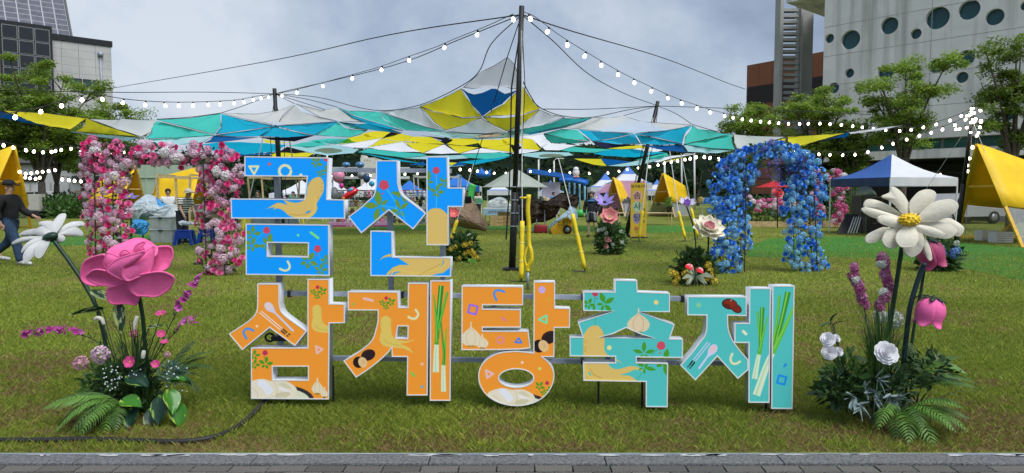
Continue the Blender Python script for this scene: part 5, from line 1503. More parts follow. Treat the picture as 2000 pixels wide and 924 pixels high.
FR = [
('N',[(0,217),(68,238),(120,252),(60,241),(0,230)]),('Y',[(3,215),(90,222),(169,231),(148,246),(137,253),(70,240)]),('Y',[(169,231),(200,244),(272,267),(205,261),(146,257),(166,246)]),('W',[(172,232),(215,234),(240,233),(306,235),(298,246),(296,257),(276,267),(230,252)]),('L',[(137,257),(205,264),(274,269),(248,276),(180,266)]),
('T',[(307,234),(369,231),(431,222),(430,232),(432,245),(418,262),(370,250)]),('T',[(307,237),(365,251),(418,264),(350,269),(285,270),(297,258),(299,247)]),('L',[(285,271),(350,270),(417,265),(395,279),(340,283),(288,279)]),
('B',[(433,223),(480,235),(538,246),(480,254),(421,262),(433,247)]),('B',[(421,264),(480,256),(538,247),(520,258),(505,266),(460,267)]),('N',[(418,265),(460,268),(504,268),(450,275),(400,279),(412,273)]),
('W',[(432,221),(500,223),(545,216),(573,205),(552,225),(544,239),(540,244),(485,234)]),('W',[(576,205),(586,218),(626,230),(658,237),(605,241),(541,245),(545,238),(553,226)]),('W',[(578,203),(628,216),(658,211),(690,231),(714,239),(662,236),(626,229)]),
('B',[(539,246),(592,243),(660,238),(645,248),(632,254),(614,264),(578,256)]),('B',[(538,248),(576,258),(612,265),(560,268),(507,266),(524,256)]),('D',[(507,268),(545,269),(613,265),(575,276),(530,273)]),
('T',[(660,239),(672,250),(693,254),(718,254),(704,262),(684,268),(650,266),(616,264),(633,254)]),('T',[(662,239),(690,243),(718,253),(694,252),(676,246)]),('B',[(662,238),(700,243),(722,241),(757,251),(785,260),(745,256),(705,250)]),
('B',[(657,210),(690,232),(720,242),(757,251),(788,256),(757,246),(720,236),(690,226)]),('T',[(659,210),(680,217),(701,217),(740,219),(750,235),(770,245),(788,254),(755,244),(720,234),(690,224)]),('T',[(741,219),(772,229),(800,238),(835,249),(869,256),(830,256),(792,254),(770,245),(752,233)]),
('W',[(743,218),(775,216),(820,210),(832,225),(845,240),(868,255),(835,248),(800,237)]),('Y',[(820,208),(860,194),(900,174),(918,200),(941,228),(900,229),(876,223),(848,217)]),('Y',[(821,209),(848,219),(876,224),(902,231),(941,230),(905,245),(870,254),(848,238)]),
('N',[(901,173),(915,182),(926,185),(942,182),(960,174),(968,174),(986,184),(998,181),(1011,176),(996,188),(980,203),(962,212),(942,227),(932,214),(921,204)]),('W',[(991,112),(1006,127),(1012,150),(1013,173),(999,173),(985,169),(972,172),(945,169),(925,173),(905,171),(939,141),(966,128)]),
('Y',[(1012,177),(1022,171),(1036,192),(1054,213),(1020,223),(985,225),(944,228),(966,213),(984,204)]),('Y',[(943,229),(985,231),(1015,227),(1053,215),(1034,231),(1016,244),(989,256),(962,243)]),('W',[(941,231),(962,244),(987,257),(950,261),(910,260),(872,256),(905,246)]),
('W',[(1055,215),(1076,224),(1103,229),(1060,244),(1025,253),(991,257),(1018,244),(1036,231)]),('T',[(1101,231),(1125,232),(1155,230),(1120,244),(1096,249),(1060,256),(1033,261),(992,258),(1042,248),(1075,241)]),('B',[(1155,231),(1137,239),(1099,250),(1060,258),(1034,263),(992,262),(1034,259),(1095,248)]),
('L',[(838,257),(870,258),(910,261),(950,262),(988,259),(1034,262),(1005,268),(940,271),(880,269),(850,264)]),('G',[(925,266),(945,263),(970,262),(984,263),(970,267),(945,269)]),
('W',[(1156,229),(1190,231),(1218,227),(1255,238),(1300,241),(1350,244),(1322,253),(1290,256),(1240,260),(1180,257),(1130,252),(1100,249),(1137,239)]),('B',[(1130,253),(1180,258),(1237,261),(1196,270),(1157,276),(1144,264)]),('T',[(1127,254),(1141,266),(1153,275),(1105,270),(1062,261),(1098,252)]),('T',[(1062,262),(1105,271),(1152,277),(1120,280),(1077,279),(1068,272)]),
('B',[(1239,262),(1200,271),(1157,276),(1205,281),(1251,281),(1244,272)]),('D',[(1157,277),(1205,282),(1249,283),(1215,286),(1185,289),(1168,285)]),('B',[(1241,262),(1285,271),(1332,281),(1290,283),(1253,281),(1247,270)]),('B',[(1241,261),(1290,257),(1351,246),(1340,257),(1335,266),(1332,280),(1290,270)]),('N',[(1255,284),(1290,285),(1332,283),(1336,290),(1341,298),(1300,294)]),
('T',[(1353,245),(1362,252),(1376,254),(1390,255),(1404,260),(1427,262),(1380,272),(1337,281),(1338,268),(1348,256)]),('T',[(1428,263),(1430,278),(1436,292),(1390,290),(1338,282),(1380,273)]),('L',[(1335,283),(1390,291),(1437,294),(1400,299),(1344,297)]),
('W',[(1434,263),(1480,266),(1537,267),(1495,279),(1441,292),(1434,278)]),('Y',[(1538,267),(1600,264),(1656,259),(1610,271),(1553,288),(1540,276)]),('Y',[(1440,293),(1495,281),(1536,269),(1530,281),(1490,288)]),('N',[(1657,259),(1656,266),(1600,276),(1628,268)]),('W',[(1660,258),(1720,250),(1781,242),(1720,254),(1662,262)]),
]
RE = [
('Y',[(515,272),(545,277),(575,279),(520,279)]),('B',[(395,282),(430,277),(470,278),(520,280),(560,283),(540,296),(480,301),(420,297)]),('N',[(420,298),(480,302),(540,297),(532,301),(470,304)]),('T',[(575,283),(590,279),(620,276),(640,283),(600,287),(562,285)]),('T',[(600,275),(640,271),(680,271),(700,278),(650,281)]),('W',[(632,276),(672,271),(660,284),(642,281)]),('D',[(562,287),(584,293),(607,297),(575,299),(545,297)]),('Y',[(532,298),(575,299),(615,298),(600,306),(532,306)]),('L',[(565,287),(610,285),(660,284),(700,292),(690,299),(640,303),(600,298)]),('G',ell(642,293.5,27,4.2,16)),
('Y',[(662,282),(672,274),(684,269),(715,262),(744,270),(702,277)]),('W',[(664,284),(702,278),(743,271),(728,281),(716,288),(690,288)]),('Y',[(744,272),(730,282),(717,288),(757,281),(785,277)]),('Y',[(705,262),(730,257),(752,257),(762,260),(746,269),(722,266)]),('D',[(763,259),(783,261),(765,265),(746,271),(754,264)]),('Y',[(766,263),(785,262),(805,267),(787,276),(747,271)]),('Y',[(806,267),(840,268),(856,275),(867,281),(827,279),(800,276),(789,275)]),('Y',[(790,278),(827,280),(865,283),(842,292),(825,298),(807,290)]),('W',[(786,278),(804,290),(823,297),(780,296),(740,292),(719,288)]),('W',[(867,283),(880,291),(896,299),(862,300),(828,299),(845,292)]),('D',[(819,264),(850,268),(878,270),(873,279),(870,281),(867,281),(862,274),(840,268)]),('Y',[(880,271),(925,271),(934,279),(905,284),(874,281),(886,274)]),('Y',[(875,283),(904,286),(934,288),(916,294),(897,299),(884,290)]),('Y',[(928,273),(985,273),(999,281),(960,286),(943,288),(937,281)]),('Y',[(946,289),(968,286),(995,283),(1002,297),(972,293)]),('Y',[(980,271),(1012,269),(1019,279),(1005,283),(988,279)]),('Y',[(1019,270),(1040,273),(1048,283),(1055,291),(1050,293),(1019,290)]),('W',[(1022,267),(1060,264),(1076,278),(1057,288),(1043,273)]),('W',[(941,290),(970,294),(1003,298),(960,298),(900,300),(921,294)]),('W',[(1018,291),(1053,294),(1024,299),(1000,300)]),('W',[(1075,280),(1125,284),(1092,293),(1066,293),(1057,284)]),
('T',[(1096,293),(1122,287),(1150,290),(1197,292),(1160,298),(1112,296)]),('B',[(1200,292),(1240,292),(1299,298),(1240,307),(1182,304),(1160,300)]),('D',[(1118,309),(1136,305),(1154,301),(1171,310)]),('Y',[(1122,310),(1173,311),(1178,318),(1184,324),(1160,321),(1137,315)]),('N',[(1175,310),(1205,313),(1232,316),(1188,323),(1180,317)]),('L',[(1188,324),(1232,317),(1298,301),(1294,311),(1250,322),(1216,325)]),('Y',[(1188,290),(1225,286),(1250,284),(1262,289),(1215,291)]),('W',[(1230,293),(1262,287),(1300,292),(1280,297),(1242,296)]),('T',[(1301,299),(1242,312),(1288,310),(1305,304)]),
('T',[(720,290),(780,297),(824,300),(834,304),(790,308),(750,303),(700,297)]),('B',[(700,298),(735,304),(800,315),(830,320),(772,314)]),('T',[(900,302),(960,299),(975,297),(1000,303),(960,311),(916,308)]),('B',[(895,317),(935,312),(999,305),(975,312),(930,321)]),('L',[(1026,300),(1060,297),(1110,298),(1119,303),(1060,309),(1020,304)]),('G',ell(1077,304,24,3.2,14)),('L',[(790,309),(834,305),(900,303),(914,309),(860,312)]),('D',[(790,311),(850,314),(930,311),(890,317),(840,316)]),
('W',[(1270,314),(1310,305),(1357,301),(1312,309),(1286,317)]),('Y',[(1291,317),(1325,309),(1340,305),(1316,313)]),('N',[(800,322),(815,319),(826,316),(832,323)]),('Y',[(875,317),(895,318),(880,323)]),('N',[(895,317),(880,325),(911,322)]),('L',[(832,323),(870,322),(906,323),(860,328)]),
]
can = thing('sail_canopy', 'patchwork sail canopy of white, yellow, teal and blue fabric stretched over the lawn', 'canopy', (-1.3, 20, 2.6))
# seams between the sails, one net of thin cords drawn along every sail's edge
def sail(col, pts, dep, bow):
    c = np.mean(np.array(pts), 0); n = len(pts); pts = [c + (np.array(p_) - c) * (1 + 1.2 / (4 + np.linalg.norm(np.array(p_) - c))) for p_ in pts]
    out_ = []; bow = 0 if np.ptp(np.array(pts)[:, 1]) < 16 else bow
    for i in range(n):
        a, b = np.array(pts[i], float), np.array(pts[(i + 1) % n], float)
        m_ = (a + b) / 2; m2 = m_ + (c - m_) * bow * min(1, np.linalg.norm(b - a) / 40)
        for t in (0, .25, .5, .75):
            q_ = (1 - t) ** 2 * a + 2 * t * (1 - t) * (2 * m2 - (a + b) / 2) + t * t * b
            out_.append(q_)
    D0 = np.array([dep(x, y) for x, y in pts]); A_ = np.array([[1, x - c[0], (y - c[1])] for x, y in pts]); A2 = np.vstack([A_, [0, .8, 0], [0, 0, .8]])
    co = np.linalg.lstsq(A2, np.concatenate([D0, [0, 0]]), rcond=None)[0]
    lo, hi = np.min(out_, 0), np.max(out_, 0); st = max(5, min(12, (hi[0] - lo[0]) / 9)); inner = []
    for x in np.arange(lo[0], hi[0], st):
        for y in np.arange(lo[1], hi[1], st * .55):
            if min(math.hypot(x - p_[0], (y - p_[1]) * 1.6) for p_ in out_) > st * .6: inner.append((x, y))
    n = len(out_); al = [Vector((p_[0], p_[1])) for p_ in out_] + [Vector(p_) for p_ in inner]
    vs, _, fs, *_ = delaunay_2d_cdt(al, [], [list(range(n))], 1, 1e-4)
    q = MB(); w_ = []
    for p_ in vs:
        e_ = min(1, min(math.hypot(p_.x - b_[0], (p_.y - b_[1]) * 1.6) for b_ in out_) / 14)
        v = P(p_.x, p_.y, co[0] + co[1] * (p_.x - c[0]) + co[2] * (p_.y - c[1])); v.z -= .10 * e_; w_.append(v)
    us = sorted({i for f in fs for i in f}); mp_ = {k: i for i, k in enumerate(us)}
    q.add([w_[k] for k in us], [tuple(mp_[i] for i in f) for f in fs])
    return q.build('sail', FAB[col], can, True, world=True)
sag = sail
for col, pts in FR: sag(col, pts, dfront, .075)
for col, pts in RE: sag(col, pts, lambda x, y: drear(x, y) - (.25 if col == 'G' else 0), .05)
cord = M('cord_black', (.015, .015, .018), .7, .2)
q = MB(); seen = set()
for pts, dep in [(p, dfront) for c_, p in FR]:
    for i in range(len(pts)):
        a, b = pts[i], pts[(i + 1) % len(pts)]
        if math.hypot(a[0] - b[0], a[1] - b[1]) < 6: continue
        k = (round((a[0] + b[0]) / 5), round((a[1] + b[1]) / 5))
        if k in seen: continue
        seen.add(k)
        q.tube([P(*a, dep(*a)), P(*b, dep(*b))], .006, 4, False)
q.build('seam_cord', cord, can, False, world=True, kind='stuff')
# ---- masts
MASTS = [((1019, 12), (1000, 528), 13.55, .075, 'tall black centre mast standing on the lawn behind the letter sign'), ((536, 173), (553, 470), 22.0, .085, 'black canopy mast behind the blue letter at the left'), ((1285, 198), (1222, 462), 24.6, .09, 'slanting black canopy mast behind the yellow banner'), ((871, 268), (874, 440), 31, .10, 'far black canopy mast under the yellow sails')]
MT = []
for (tx, ty), (bx, by), Y, r, lb in MASTS:
    g = G(bx, by)
    if abs(g.y - Y) > 3 or by < 475: g = GX(bx, Y)
    t = P(tx, ty, g.y)
    root = thing('canopy_mast', lb, 'mast', g, group='black masts of the sail canopy')
    q = MB(); q.tube([g, g.lerp(t, .30)], r * .95, 10); q.tube([g.lerp(t, .30), t], r * .72, 10); q.build('pole', black, root, True, world=True)
    q = MB()
    for k in (.22, .27, .32, .17): q.lathe([(r * 1.05, -.012), (r * 1.12, 0), (r * 1.05, .012)], 10, Matrix.Translation(g.lerp(t, k)))
    q.build('clamp_band', steel, root, True, world=True)
    q = MB(); q.cbox(g + Vector((0, 0, .03)), .34, .34, .06); q.build('base_plate', black, root, False, world=True)
    q = MB(); rn = random.Random(int(Y))
    for k in range(5):      # loose lines hanging down the mast
        a = 2 * math.pi * k / 5; o = Vector((math.cos(a), math.sin(a), 0)) * r * rn.uniform(1.3, 2.6)
        q.tube([t + Vector((0, 0, -.25)), g.lerp(t, .7) + o, g.lerp(t, .33) + o * .8, g.lerp(t, .12) + o], .008 if Y < 15 else .011, 4)
    q.build('halyard', cord, root, False, world=True)
    MT.append((g, t))
def rope(label, pts, r=.012, mat=None, group=None, k=6):
    q = MB(); q.tube([Vector(p) for p in smooth_line(pts, k)] if len(pts) > 2 else pts, r, 5)
    return tag(q.build('guy_rope', mat or cord, None, False), label, 'rope', group)
T1, T2, T3, T4 = [m_[1] for m_ in MT]
dn = Vector((0, 0, -.16))
rope('high black cable from the centre mast to the left building', [T1 + dn, P(760, 68, 17), P(510, 122, 24), P(180, 179, 40)], .013)
rope('second black cable beside the left light string of the centre mast', [T1 + dn, P(900, 76, 15), P(760, 130, 17.5), T2 + dn], .010)
rope('high black cable from the centre mast to the right building', [T1 + dn, P(1120, 62, 16), P(1300, 115, 24), P(1420, 162, 32), P(1455, 174, 36)], .014)
rope('black cable sagging from the centre mast to the slanting right mast', [T1 + dn, P(1080, 80, 15), P(1150, 145, 18), P(1220, 183, 22), T3 + dn], .011)
rope('level black cable from the left mast to the left edge', [T2 + dn, P(400, 180, 20), P(230, 180.5, 18), P(0, 176, 16)], .010)
rope('level black cable from the slanting mast to the right', [T3 + dn, P(1400, 211, 26), P(1560, 217, 27), P(1700, 224, 28)], .012)
rope('edge cable along the left yellow sails up to the centre mast', [T1 + dn, P(960, 85, 14), P(936, 139, 14.4), P(897, 170, 14.8), P(820, 205, 16.5), P(752, 216, 19), P(700, 210, 20), P(620, 190, 21), T2 + dn], .010)
rope('edge cable along the right yellow sail down from the centre mast', [P(1022, 160, 13.9), P(1035, 185, 14.6), P(1056, 211, 15.5), P(1102, 227, 18), P(1157, 229, 20), P(1230, 214, 22.5), T3 + dn], .011)
for lb, pts in [('cable from the left mast down to the white sail peak', [T2 + dn, P(576, 203, 22)]), ('left cable from the left mast down to the teal sail', [T2 + dn, P(480, 205, 21), P(431, 221, 20)]), ('cable from the teal sail peak to the far left sail', [P(431, 221, 20), P(369, 229, 19), P(306, 233, 18)]), ('cable from the left mast to the blue and teal sail corner', [T2 + dn, P(600, 194, 21.6), P(658, 209, 21.5)]), ('thin cable from the left mast to the second white sail', [T2 + dn, P(634, 214, 22)]), ('cable from the slanting mast to the teal sail corner', [T3 + dn, P(1320, 222, 22.5), P(1352, 243, 21)]), ('cable from the teal sail corner to the right white sail', [P(1352, 243, 21), P(1400, 257, 19), P(1428, 262, 18.5)]), ('cable from the slanting mast down to the white sail at left', [T3 + dn, P(1218, 226, 23)]), ('long low cable from the slanting mast to the centre sails', [T3 + dn, P(1160, 213, 20), P(1058, 213, 15.6)]), ('black line from the centre mast to the white sail peak', [T1 + dn, P(991, 111, 14.2)]), ('black line from the white sail peak to the underside of the canopy', [P(991, 111, 14.2), P(960, 215, 15), P(925, 325, 16.5)])]:
    rope(lb, pts, .010)
# rope legs ending in yellow padded sleeves
yel = M('yellow_padding', (.78, .58, .015), .45, .12, 12, .2, 40)
lrope = M('rope_pale', (.55, .57, .55), .8, .2, 30)
def sleeve(label, top, bot, Yb, far, r=.042, two=None):
    g = G(*bot) if Yb is None else GX(bot[0], Yb)
    Y = g.y
    a = P(top[0], top[1], Y + .2); b = P(bot[0], bot[1] - 8, Y)
    root = thing('padded_guy_line', label, 'guy line', g, group='yellow padded guy lines of the canopy')
    n = 9; q = MB()
    pts = [b.lerp(a, i / n) for i in range(n + 1)]
    q.tube(pts, [r * (1 + .10 * ((i * 7) % 3 - 1)) for i in range(n + 1)], 8)
    q.build('padding', yel, root, True, world=True)
    q = MB()
    for k in (.3, .62): q.lathe([(r * 1.08, -.01), (r * 1.12, 0), (r * 1.08, .01)], 8, Matrix.Translation(b.lerp(a, k)))
    q.build('tape_band', M('tape_pale', (.7, .6, .2), .5, .1), root, True, world=True)
    q = MB(); q.tube([b, g + Vector((0, 0, -.02))], .014, 5); q.build('stake', black, root, False, world=True)
    q = MB(); q.tube([a, far], .009 * (Y / 13), 4); q.build('rope', lrope, root, False, world=True)
    q = MB(); rn = random.Random(int(bot[0]))
    for k in range(3): q.tube([g + Vector((rn.uniform(-.25, .25), rn.uniform(-.1, .1), .02)) for _ in range(3)], .008, 4)
    q.build('cord_end', black, root, False, world=True)
sleeve('yellow padded guy line standing nearest to the tall centre mast', (1020, 432), (1018, 552), None, P(1019, 60, 13.3))
sleeve('yellow padded guy line leaning beside the yellow flower bush', (893, 430), (872, 503), 15.8, P(925, 320, 16.5))
sleeve('long yellow padded guy line leaning in front of the yellow cart', (1118, 418), (1142, 532), None, P(1091, 310, 15))
sleeve('thin yellow padded guy line leaning on the yellow banner', (1255, 412), (1248, 472), None, P(1275, 230, 24), .05)
sleeve('left yellow padded guy line under the slanting mast near the purple flower', (1325, 413), (1338, 472), None, P(1300, 240, 24), .05)
sleeve('right yellow padded guy line behind the purple flower', (1350, 408), (1362, 468), None, P(1330, 300, 23), .05)
sleeve('yellow padded guy line below the blue letter bar at left', (480, 420), (472, 470), 22.0, P(520, 240, 22), .05)
sleeve('yellow padded guy line seen between the two blue letter parts', (589, 420), (594, 452), 27.0, P(560, 240, 23), .05)
# double yellow rod on a grey post beside the centre mast
pr = thing('padded_rod', 'bent yellow padded rod on a grey post just right of the tall mast', 'post', G(1031, 566))
Y = pr.location.y
q = MB(); q.tube([P(1031, 566, Y), P(1031, 528, Y)], .022, 8); q.build('post', steel, pr, True, world=True)
q = MB(); q.tube([Vector(p) for p in smooth_line([P(1031, 530, Y), P(1031, 522, Y), P(1038, 508, Y - .02), P(1037, 490, Y - .02), P(1033, 474, Y), P(1033, 440, Y), P(1031, 410, Y), P(1033, 380, Y)], 4)], .034, 8); q.tube([Vector(p) for p in smooth_line([P(1031, 526, Y), P(1025, 510, Y), P(1026, 496, Y), P(1032, 482, Y)], 4)], .022, 8); q.build('padding', yel, pr, True, world=True)
q = MB(); q.tube([P(1033, 386, Y), P(1016, 387, Y)], .02, 6); q.build('arm', yel, pr, True, world=True)
# ================================================================== festoon lights
bulbm = M('bulb_lit', (1.0, .90, .72), .3, .0, 5, emit=7.0)
sockm = M('socket_black', (.012, .012, .014), .5, .2)
def bulb_meshes(r):
    q = MB(); q.lathe([(r * .42, 0), (r * .62, -r * .5), (r * .98, -r * 1.2), (r * 1.0, -r * 1.7), (r * .72, -r * 2.3), (r * .2, -r * 2.6)], 9)
    b = q.mesh('bulb', bulbm); b.polygons.foreach_set('use_smooth', [True] * len(b.polygons))
    q = MB(); q.lathe([(r * .35, r * 1.3), (r * .55, r * 1.1), (r * .55, 0), (r * .48, -r * .15)], 8)
    return b, q.mesh('socket', sockm)
BM = {}
def lights(label, pts, n, r=.032, bulbs=None, t0=.03, t1=.97, cable=.008):
    "pts: (px x, px y, Y) along the cable; bulbs hang from it"
    ln = [Vector(p) for p in smooth_line([P(*p) for p in pts], 10)] if len(pts) > 2 else [P(*pts[0]).lerp(P(*pts[-1]), k / 10) for k in range(11)]
    root = thing('string_light', label, 'string light', ln[0], group='strings of warm festoon bulbs')
    q = MB(); q.tube(ln, cable, 4); q.build('cable', cord, root, False, world=True)
    key = round(r, 3)
    if key not in BM: BM[key] = bulb_meshes(r)
    rn = random.Random(len(label))
    acc = [0]
    for a, b in zip(ln, ln[1:]): acc.append(acc[-1] + (b - a).length)
    for i in range(n):
        s_ = acc[-1] * (t0 + (t1 - t0) * (i + rn.uniform(-.08, .08)) / max(1, n - 1)); s_ = max(0, min(acc[-1] - 1e-4, s_))
        k = max(j for j in range(len(acc)) if acc[j] <= s_); k = min(k, len(ln) - 2)
        p = ln[k].lerp(ln[k + 1], (s_ - acc[k]) / (acc[k + 1] - acc[k] + 1e-9))
        o = place('bulb', BM[key][0], root)
        o.location = p - root.location - Vector((0, 0, r * 1.25))
        o.rotation_euler = (rn.uniform(-.35, .35), rn.uniform(-.45, .45), 0)
        place('socket', BM[key][1], o)
lights('festoon lights from the tall mast down to the left mast', [(1003, 27, 13.5), (948, 52, 14.6), (895, 73, 15.4), (848, 93, 16.2), (799, 110, 17), (752, 127, 17.8), (706, 141, 18.6), (587, 173, 20.6), (545, 182, 21.9)], 9, .038, t0=.012, t1=.985)
lights('festoon lights from the left mast to the left edge of the lawn', [(535, 184, 21.9), (500, 188, 20.6), (462, 195, 19.3), (390, 199, 17.6), (318, 199, 16), (250, 194, 15), (183, 184, 14), (158, 187, 13.6), (122, 197, 13), (63, 213, 12.2), (0, 224, 11.5)], 17, .034)
lights('festoon lights from the tall mast to the right over the slanting mast', [(1022, 23, 13.5), (1045, 33, 13.9), (1086, 64, 14.8), (1126, 90, 15.6), (1164, 113, 16.4), (1200, 134, 17.2), (1234, 152, 17.9), (1268, 168, 18.6), (1300, 183, 19.3), (1330, 195, 20), (1366, 207, 20.8), (1394, 216, 21.4), (1420, 222, 22)], 13, .040, t0=.02, t1=.985)
lights('festoon lights crossing in front of the right trees', [(1420, 222, 22), (1470, 230, 22.4), (1540, 236, 22.8), (1610, 236, 23), (1660, 240, 23), (1710, 246, 23), (1760, 250, 22.8), (1820, 240, 22.5), (1860, 228, 22.2), (1896, 214, 22)], 22, .038)
lights('upper festoon lights sagging from the bulb covered post to the blue arch', [(1896, 224, 21.6), (1850, 244, 21.6), (1800, 258, 21.6), (1740, 276, 22), (1680, 295, 22.4), (1620, 297, 22.6), (1580, 294, 22.8), (1540, 290, 23)], 15, .038)
lights('short row of festoon lights behind the white gazebo roof', [(1820, 334, 29), (1845, 336, 29), (1866, 337, 29), (1888, 336, 28), (1892, 308, 25), (1900, 278, 23)], 6, .05)
lights('festoon lights in front of the far hill under the canopy', [(905, 325, 34), (940, 330, 36), (975, 334, 38), (1030, 331, 40), (1075, 329, 40), (1130, 334, 40), (1190, 333, 40), (1225, 326, 38), (1270, 320, 36), (1310, 311, 33), (1345, 304, 30)], 20, .055)
lights('festoon lights under the right sails above the blue arch', [(1345, 304, 27), (1370, 300, 26), (1395, 303, 25), (1420, 306, 24)], 6, .05)
lights('row of festoon lights above the left yellow hut', [(0, 275, 20), (20, 280, 20.5), (50, 287, 21), (90, 291, 22), (118, 287, 23), (132, 283, 23.4), (150, 288, 23.4), (175, 296, 23.2), (240, 292, 23), (270, 289, 22.8)], 15, .042)
lights('lower row of festoon lights in front of the left trees', [(36, 328, 30), (50, 333, 30), (75, 330, 30), (108, 326, 30)], 7, .055)
lights('lowest row of festoon lights between the left trees', [(38, 338, 31), (65, 343, 31), (80, 341, 31)], 5, .055)
lights('short row of festoon lights left of the pink arch foot', [(120, 344, 32), (138, 346, 32), (158, 348, 32)], 4, .06)
lights('festoon lights behind the letters at the far stalls', [(640, 340, 40), (720, 338, 40), (800, 335, 40), (905, 325, 36)], 10, .06)
# post wrapped in bulbs at the right
g = GX(1868, 22.4); t = P(1900, 216, 21.6)
lp = thing('light_post', 'leaning black post topped by a cluster of lit bulbs, by the right yellow hut', 'post', g)
q = MB(); q.tube([g, g.lerp(t, .45)], .075, 8); q.tube([g.lerp(t, .45), t], .055, 8); q.build('pole', black, lp, True, world=True)
rn = random.Random(6)
for i in range(22):
    p = t + Vector((rn.gauss(0, .14), rn.gauss(0, .12), rn.uniform(-.75, .15)))
    o = place('bulb', BM[.038][0], lp); o.location = p - lp.location; o.rotation_euler = (rn.uniform(-1, 1), rn.uniform(-1, 1), 0)
    place('socket', BM[.038][1], o)
q = MB()
for dx, Yb in ((.9, 20.5), (1.1, 23.4), (-.7, 24.5)): q.tube([t - Vector((0, 0, .3)), (t.x + dx, Yb, 0)], .009, 4)
q.build('guy_rope', lrope, lp, False, world=True)
# ================================================================== yellow A-frame huts
tarp = M('tarp_yellow', (.92, .62, .012), .55, .10, 2, .15, 8, trans=.22)
woody = M('wood_yellow', (.62, .36, .02), .6, .2, 8)
woodp = M('wood_pale', (.55, .40, .20), .7, .25, 10)
vinyl = M('clear_vinyl', (.62, .66, .68), .15, .1, 3, alpha=.30)
vinylg = M('grey_vinyl', (.30, .33, .35), .3, .15, 3, alpha=.80)
def hut(label, fl, fr, apex, off, bs, cut=.62, skirt=vinyl, beam=woody):
    "A-frame: front feet fl, fr (ground points), apex, offset to the back frame and its scale; tarp ends at `cut` of the height"
    fl, fr, apex, off = Vector(fl), Vector(fr), Vector(apex), Vector(off)
    mid = (fl + fr) / 2
    bm_ = mid + off
    bl_, br_ = bm_ + (fl - mid) * bs, bm_ + (fr - mid) * bs
    ba_ = bm_ + (apex - mid) * bs
    root = thing('yellow_hut', label, 'A-frame hut', mid, group='yellow A-frame huts round the lawn')
    for nm, a, b in (('leg_beam', fl, apex), ('leg_beam', fr, apex), ('leg_beam', bl_, ba_), ('leg_beam', br_, ba_), ('ridge_beam', apex, ba_), ('cross_beam', fl.lerp(apex, .58), fr.lerp(apex, .58)), ('brace', fl.lerp(apex, .08) + off * .5, fr.lerp(apex, .45) + off * .5)):
        q = MB(); q.bar(a, b, .09, .06); q.build(nm, beam, root, False, world=True)
    for s_, (f, b) in enumerate(((fl, bl_), (fr, br_))):
        c1, c2 = f.lerp(apex, 1 - cut), b.lerp(ba_, 1 - cut)
        n = 8; vs = []
        outw = ((f - mid).normalized() + Vector((0, 0, .6))).normalized() * .05
        for i in range(n + 1):
            for j in range(5):
                t = i / n; u = j / 4
                p = apex.lerp(ba_, t).lerp(c1.lerp(c2, t), u) + outw * (1.2 - .5 * math.sin(math.pi * t * 4) * u)
                vs.append(p - (off.normalized() * .12 if i == 0 else Vector()))
        q = MB(); q.add(vs, [(i * 5 + j, i * 5 + j + 1, (i + 1) * 5 + j + 1, (i + 1) * 5 + j) for i in range(n) for j in range(4)])
        solid(q.build('tarp', tarp, root, True, world=True), .012)
        q = MB(); q.poly([c1, c2, b, f]); q.build('vinyl_skirt', skirt, root, False, world=True)
        q = MB(); q.bar(f.lerp(apex, .02), b.lerp(ba_, .02), .06, .05); q.build('sill_beam', beam, root, False, world=True)
    return root
def AP(x, y, Y): return P(x, y, Y)
hut('large yellow A-frame hut at the far right of the lawn', GX(1870, 23.6), GX(1998, 19.5), AP(1912, 283, 21.5), (3.6, .9, 0), .66, .62)
hut('large yellow A-frame hut at the left edge behind the man in black', GX(-46, 28.0), GX(62, 31.0), AP(25, 286, 29.6), (-4.2, 1.6, 0), .66, .72)
hut('pale framed yellow A-frame hut behind the left leg of the pink arch', GX(222, 38.5), GX(290, 42), AP(264, 325, 40.3), (-3.0, 1.4, 0), .72, .68, vinylg, woodp)
hut('yellow A-frame hut behind the striped shirt man, partly hidden by the pink arch', GX(366, 39.5), GX(436, 43), AP(390, 326, 41.3), (-3.2, 1.3, 0), .80, .70, vinylg, woodp)
hut('yellow A-frame hut under the canopy between banner and blue arch', GX(1266, 48), GX(1317.6, 45.5), AP(1296, 339, 46.8), (2.1, 2.6, 0), .72, .66, vinylg, woodp)
hut('yellow A-frame hut half hidden behind the yellow banner', GX(1180, 50), GX(1220, 47.5), AP(1198.5, 347, 48.8), (1.6, 2.6, 0), .72, .64, vinylg, woodp)
